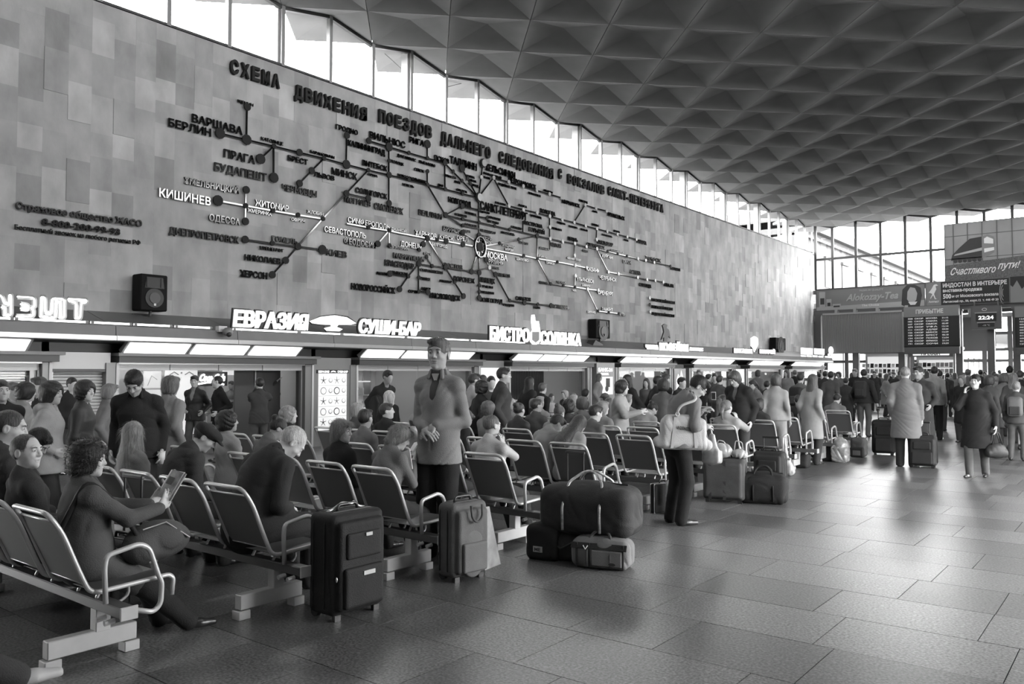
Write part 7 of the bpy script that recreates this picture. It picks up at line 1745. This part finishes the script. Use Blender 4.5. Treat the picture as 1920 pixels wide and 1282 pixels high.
far = [
 (889, 700, 12.95, 30, 'person in pale coat holding a paper behind the tall man', dict(hair=('short', .03), top=(C_, .5, 'wool'), female=True, arms={1: (.1, .4, 1.1), -1: 'down'})),
 (905, 703, 14.8, 170, 'small dark-haired face between the coats near the second pilaster', dict(hair=('short', .02), top=(J, .1, 'wool'))),
 (904, 714, 12.3, 20, 'person with black curly hair beside the pale coat', dict(hair=('curly', .010), top=(J, .02, 'wool'), female=True)),
 (921, 705, 14.2, 120, 'person with black short hair peeking behind the dark suit', dict(hair=('short', .012), top=(J, .03, 'wool'))),
 (944, 689, 12.25, 40, 'large person in dark suit seen from behind before the lit panel', dict(hair=('short', .02), top=(J, .03, 'wool'), build=1.15, hy=20)),
 (993, 706, 15.5, 10, 'person with long dark hair and long coat at the diner window', dict(hair=('long', .012), top=(C_, .02, 'wool'), female=True)),
 (1017, 718, 15.0, 0, 'person in black jacket with grey backpack at the diner window', dict(hair=('short', .06), top=(J, .012, 'wool'))),
 (1059, 731, 20.5, 190, 'small diner in dark waistcoat at the cafe table', dict(pose='sit', hair=('bob', .35), top=(J, .03, 'wool'), skin=.45)),
 (1034, 738, 20.0, 100, 'small diner in white at the left of the cafe table', dict(pose='sit', hair=('short', .1), top=('shirt', .5, 'wool'))),
 (1075, 737, 21.6, 220, 'small diner in grey leaning on the cafe table', dict(pose='sit', hair=('short', .15), top=('shirt', .25, 'wool'))),
 (1098, 730, 19.0, 60, 'dark-haired diner near the curtain', dict(hair=('curly', .012), top=(J, .03, 'wool'), female=True)),
 (1134, 737, 13.95, -75, 'person in peaked cap and dark jacket looking left', dict(hat='cap', hat_tone=.07, hair=('short', .03), top=(J, .02, 'leather'), skin=.22)),
 (1176, 702, 15.5, 200, 'person in black hooded coat behind the pale jacket woman', dict(hair=('long', .010), top=(C_, .012, 'wool'), female=True)),
 (1166, 714, 12.5, 75, 'person with short dark hair in pale padded jacket facing right', dict(hair=('curly', .02), top=(PF, .36, 'wool'), female=True, skin=.36, arms={1: (.1, .35, 1.05), -1: 'down'})),
 (1212, 709, 19.0, 170, 'person in dark clothes with bright scarf near the cafe door', dict(hair=('long', .03), top=(J, .05, 'wool'), female=True)),
 (1233, 705, 16.5, 30, 'dark-haired person in the cafe crowd, left one', dict(hair=('short', .012), top=(J, .02, 'wool'))),
 (1248, 701, 17.0, 20, 'taller dark-haired person in the cafe crowd', dict(hair=('short', .02), top=(J, .02, 'wool'))),
 (1243, 711, 13.5, -30, 'person with big round dark hair turned to the left in the cafe crowd', dict(hair=('curly', .014), top=(J, .045, 'leather'), female=True)),
 (1278, 707, 16.5, 100, 'dark figure before the jagged lit board', dict(hair=('short', .012), top=(J, .015, 'wool'))),
 (1340, 700, 22.0, 160, 'person in dark top beside the grey-backed man', dict(hair=('short', .03), top=(J, .04, 'wool'))),
 (1349, 704, 19.5, 5, 'person in dark grey jacket seen from behind beyond the stooping reader', dict(hair=('short', .02), top=(J, .05, 'wool'))),
 (1377, 695, 12.8, 190, 'youth with fringe hair looking down in black hooded jacket', dict(hp=30, lean=6, hair=('bob', .05), top=(PF, .014, 'wool'), inner=.1, skin=.38)),
 (1411, 712, 18.3, 230, 'person with dark ponytail leaning over a bright screen', dict(lean=18, hair=('ponytail', .02), top=(J, .15, 'wool'), female=True)),
 (1438, 714, 19.5, 0, 'dark figure between the ponytail and the grey sweater', dict(hair=('short', .012), top=(J, .015, 'wool'))),
 (1455, 700, 13.8, -10, 'person with brown bob in light grey sweater, back turned', dict(hair=('bob', .06), top=(SW, .36, 'wool'), female=True, build=1.1, bottom=('trousers', .3))),
 (1501, 699, 17.5, 5, 'person in grey coat with black rucksack walking away', dict(hair=('short', .02), top=(J, .07, 'wool'))),
 (1524, 701, 14.6, 15, 'person with long brown hair in pale belted coat', dict(hair=('long', .06), top=(C_, .28, 'wool'), female=True)),
 (1558, 696, 21.0, 0, 'person in dark suit walking away near the wall corner', dict(hair=('short', .012), top=(C_, .045, 'wool'))),
 (1586, 708, 22.5, 0, 'person in dark padded coat walking away left of the rucksack man', dict(hair=('short', .03), top=(C_, .03, 'wool'), female=True)),
 (1620, 692, 21.0, 5, 'person in black jacket with rucksack pulling a case, jeans', dict(hair=('short', .014), top=(PF, .018, 'wool'), bottom=('jeans', .05), build=1.1, arms={1: (.35, -.05, .85), -1: 'down'}, res=.014)),
 (1697, 687, 14.3, -8, 'person in long light grey overcoat seen from behind', dict(hair=('buzz', .2), top=(C_, .13, 'wool'), bottom=('trousers', .02), arms={1: (.26, .05, .72), -1: 'down'}, build=1.15, hem=-.42, res=.010, skin=.36)),
 (1722, 687, 15.6, 188, 'person in dark overcoat facing the grey overcoat', dict(hair=('short', .015), top=(C_, .025, 'wool'), hem=-.5, build=1.15, skin=.26, hy=10, arms='pocket', res=.012)),
 (1752, 687, 20.0, 0, 'person in pale work vest walking away behind the two coats', dict(hair=('short', .015), top=(J, .25, 'wool'), bottom=('trousers', .015), res=.02)),
 (1762, 694, 23.0, 5, 'person with black sleeves beside the pale work vest', dict(hair=('short', .02), top=(J, .02, 'wool'))),
 (1828, 702, 12.75, 184, 'person in black knee-length coat walking with phone and handbag', dict(hair=('bun', .015), top=(C_, .012, 'wool'), female=True, skin=.36, bottom=('jeans', .055), arms={-1: (-.27, .05, .82), 1: 'phone'}, build=1.15, hem=-.42, legs={1: (.10, .10, .07), -1: (-.08, -.12, .07)}, res=.008, shoes=.02)),
 (1803, 703, 19.0, 190, 'person in black with fair hair left of the phone walker', dict(hair=('bob', .2), top=(C_, .014, 'wool'), female=True)),
 (1815, 692, 24.0, 10, 'tall person with brown hair behind the phone walker', dict(hair=('short', .1), top=(J, .1, 'wool'))),
 (1855, 704, 17.0, 15, 'person with dark hair beside the phone walker shoulder', dict(hair=('curly', .04), top=(J, .05, 'wool'), female=True)),
 (1868, 700, 24.0, 185, 'small pale-clad person far behind the phone walker', dict(hair=('short', .1), top=(J, .35, 'wool'))),
 (1882, 700, 18.5, -15, 'person with brown hair in patterned coat walking right', dict(hair=('curly', .08), top=(C_, .10, 'wool'), female=True, hem=-.5)),
 (1893, 686, 21.0, 10, 'tallest dark-haired person in the right crowd', dict(hair=('short', .012), top=(J, .02, 'wool'))),
 (1900, 699, 17.5, 5, 'person with light brown hair walking beside a child', dict(hair=('long', .12), top=(J, .04, 'wool'), female=True, bottom=('skirt', .05))),
 (1912, 694, 19.0, 0, 'person cut by the right frame edge in dark coat', dict(hair=('short', .03), top=(C_, .02, 'wool'))),
 (1905, 715, 15.2, 0, 'child with light cap, small backpack and jeans', dict(hair=('short', .2), top=(J, .045, 'wool'), bottom=('jeans', .05))),
]
for px, py, d, hd, lb, kw in far:
    kw.setdefault('skin', .34)
    r0, K0 = stand(px, py, d, lb, heading=hd, **kw)
    if px == 1828:
        hb = loc2w(r0, K0['wr'][-1]); t = thing('handbag', 'black leather handbag swinging from the phone walker hand', 'bag', (hb[0], hb[1], hb[2] - .46), YAW)
        sdf_part('body', [EL((0, 0, .08), (.16, .08, .12), None, .03), RB((0, 0, .04), (.17, .07, .06), .05, None, .03)], .012, cloth(.013, 'leather'), t, folds(.008, 12, 12, 2))
        for sy in (-.03, .03): lpart('handle', MB().tube(arc_path([(-.08, sy, .17), (-.03, sy, .36), (.03, sy, .36), (.08, sy, .17)], .04), .008, 6), blackp, t, True)
    if px in (1501, 1620, 1017, 1905):
        c = loc2w(r0, K0['chest'] + np.array([0, -.22 * K0['s'], -.02])); t = thing('backpack', {1501: 'black rucksack on the grey coat walker', 1620: 'large dark rucksack on the case-pulling man', 1017: 'pale grey backpack at the diner window', 1905: 'small patterned backpack on the child'}[px], 'bag', c, r0.rotation_euler.z)
        s_ = K0['s']; sdf_part('body', [RB((0, 0, -.05), (.15 * s_, .10 * s_, .22 * s_), .07)], .02, fabric({1501: .015, 1620: .03, 1017: .22, 1905: .12}[px]), t)
        lpart('pocket', MB().cbox((0, -.11 * s_, -.12), (.2 * s_, .04, .18 * s_), bev=.012), fabric(.04), t)
# distant figures beyond, small in the photograph: each its own copy of a few coarse models
protos = []
for q in range(4):
    r0, _ = person('distant walker', (0, 0), 0, 1.7, hair=(('short', .02), ('bob', .05), ('long', .08), ('short', .15))[q], top=((C_, .03, 'wool'), (J, .12, 'wool'), (C_, .2, 'wool'), (J, .015, 'wool'))[q], female=q in (1, 2), res=.034, build=1.05)
    protos.append(r0)
spots_ = [(1546, 26, 10), (1574, 30, 190), (1597, 33, 0), (1604, 27, 180), (1640, 34, 170), (1650, 38, 0), (1660, 30, 90), (1668, 42, 0), (1677, 36, 200), (1686, 44, 10), (1738, 33, 0), (1746, 40, 180), (1776, 30, 10), (1782, 42, 190), (1790, 36, 0), (1808, 34, 180), (1838, 30, 10), (1846, 38, 170), (1863, 33, 10), (1874, 40, 0), (1888, 30, 190), (1917, 34, 0), (1120, 24, 60), (1310, 26, 150), (1326, 24, 20), (1420, 26, 10), (1476, 27, 190), (1490, 30, 0), (1536, 34, 0), (1564, 38, 10)]
ORD = ('first second third fourth fifth sixth seventh eighth ninth tenth eleventh twelfth thirteenth fourteenth fifteenth sixteenth seventeenth eighteenth nineteenth twentieth').split(); ORD += ['twenty-' + w for w in ORD[:9]] + ['thirtieth']
for i, (px, d, hd) in enumerate(spots_):
    p = atd(px, 705, d); o = protos[i] if i < 4 else dup_tree(protos[i % 4])
    o.location = (p[0], p[1], 0); o.rotation_euler.z = -math.radians(hd); sc0 = .95 + .1 * random.random(); o.scale = (sc0, sc0, sc0)
    o['group'] = 'distant walkers across the hall'; o['label'] = 'small distant walker far across the hall, %s of them from the left' % ORD[sorted(range(len(spots_)), key=lambda a: spots_[a][0]).index(i)]
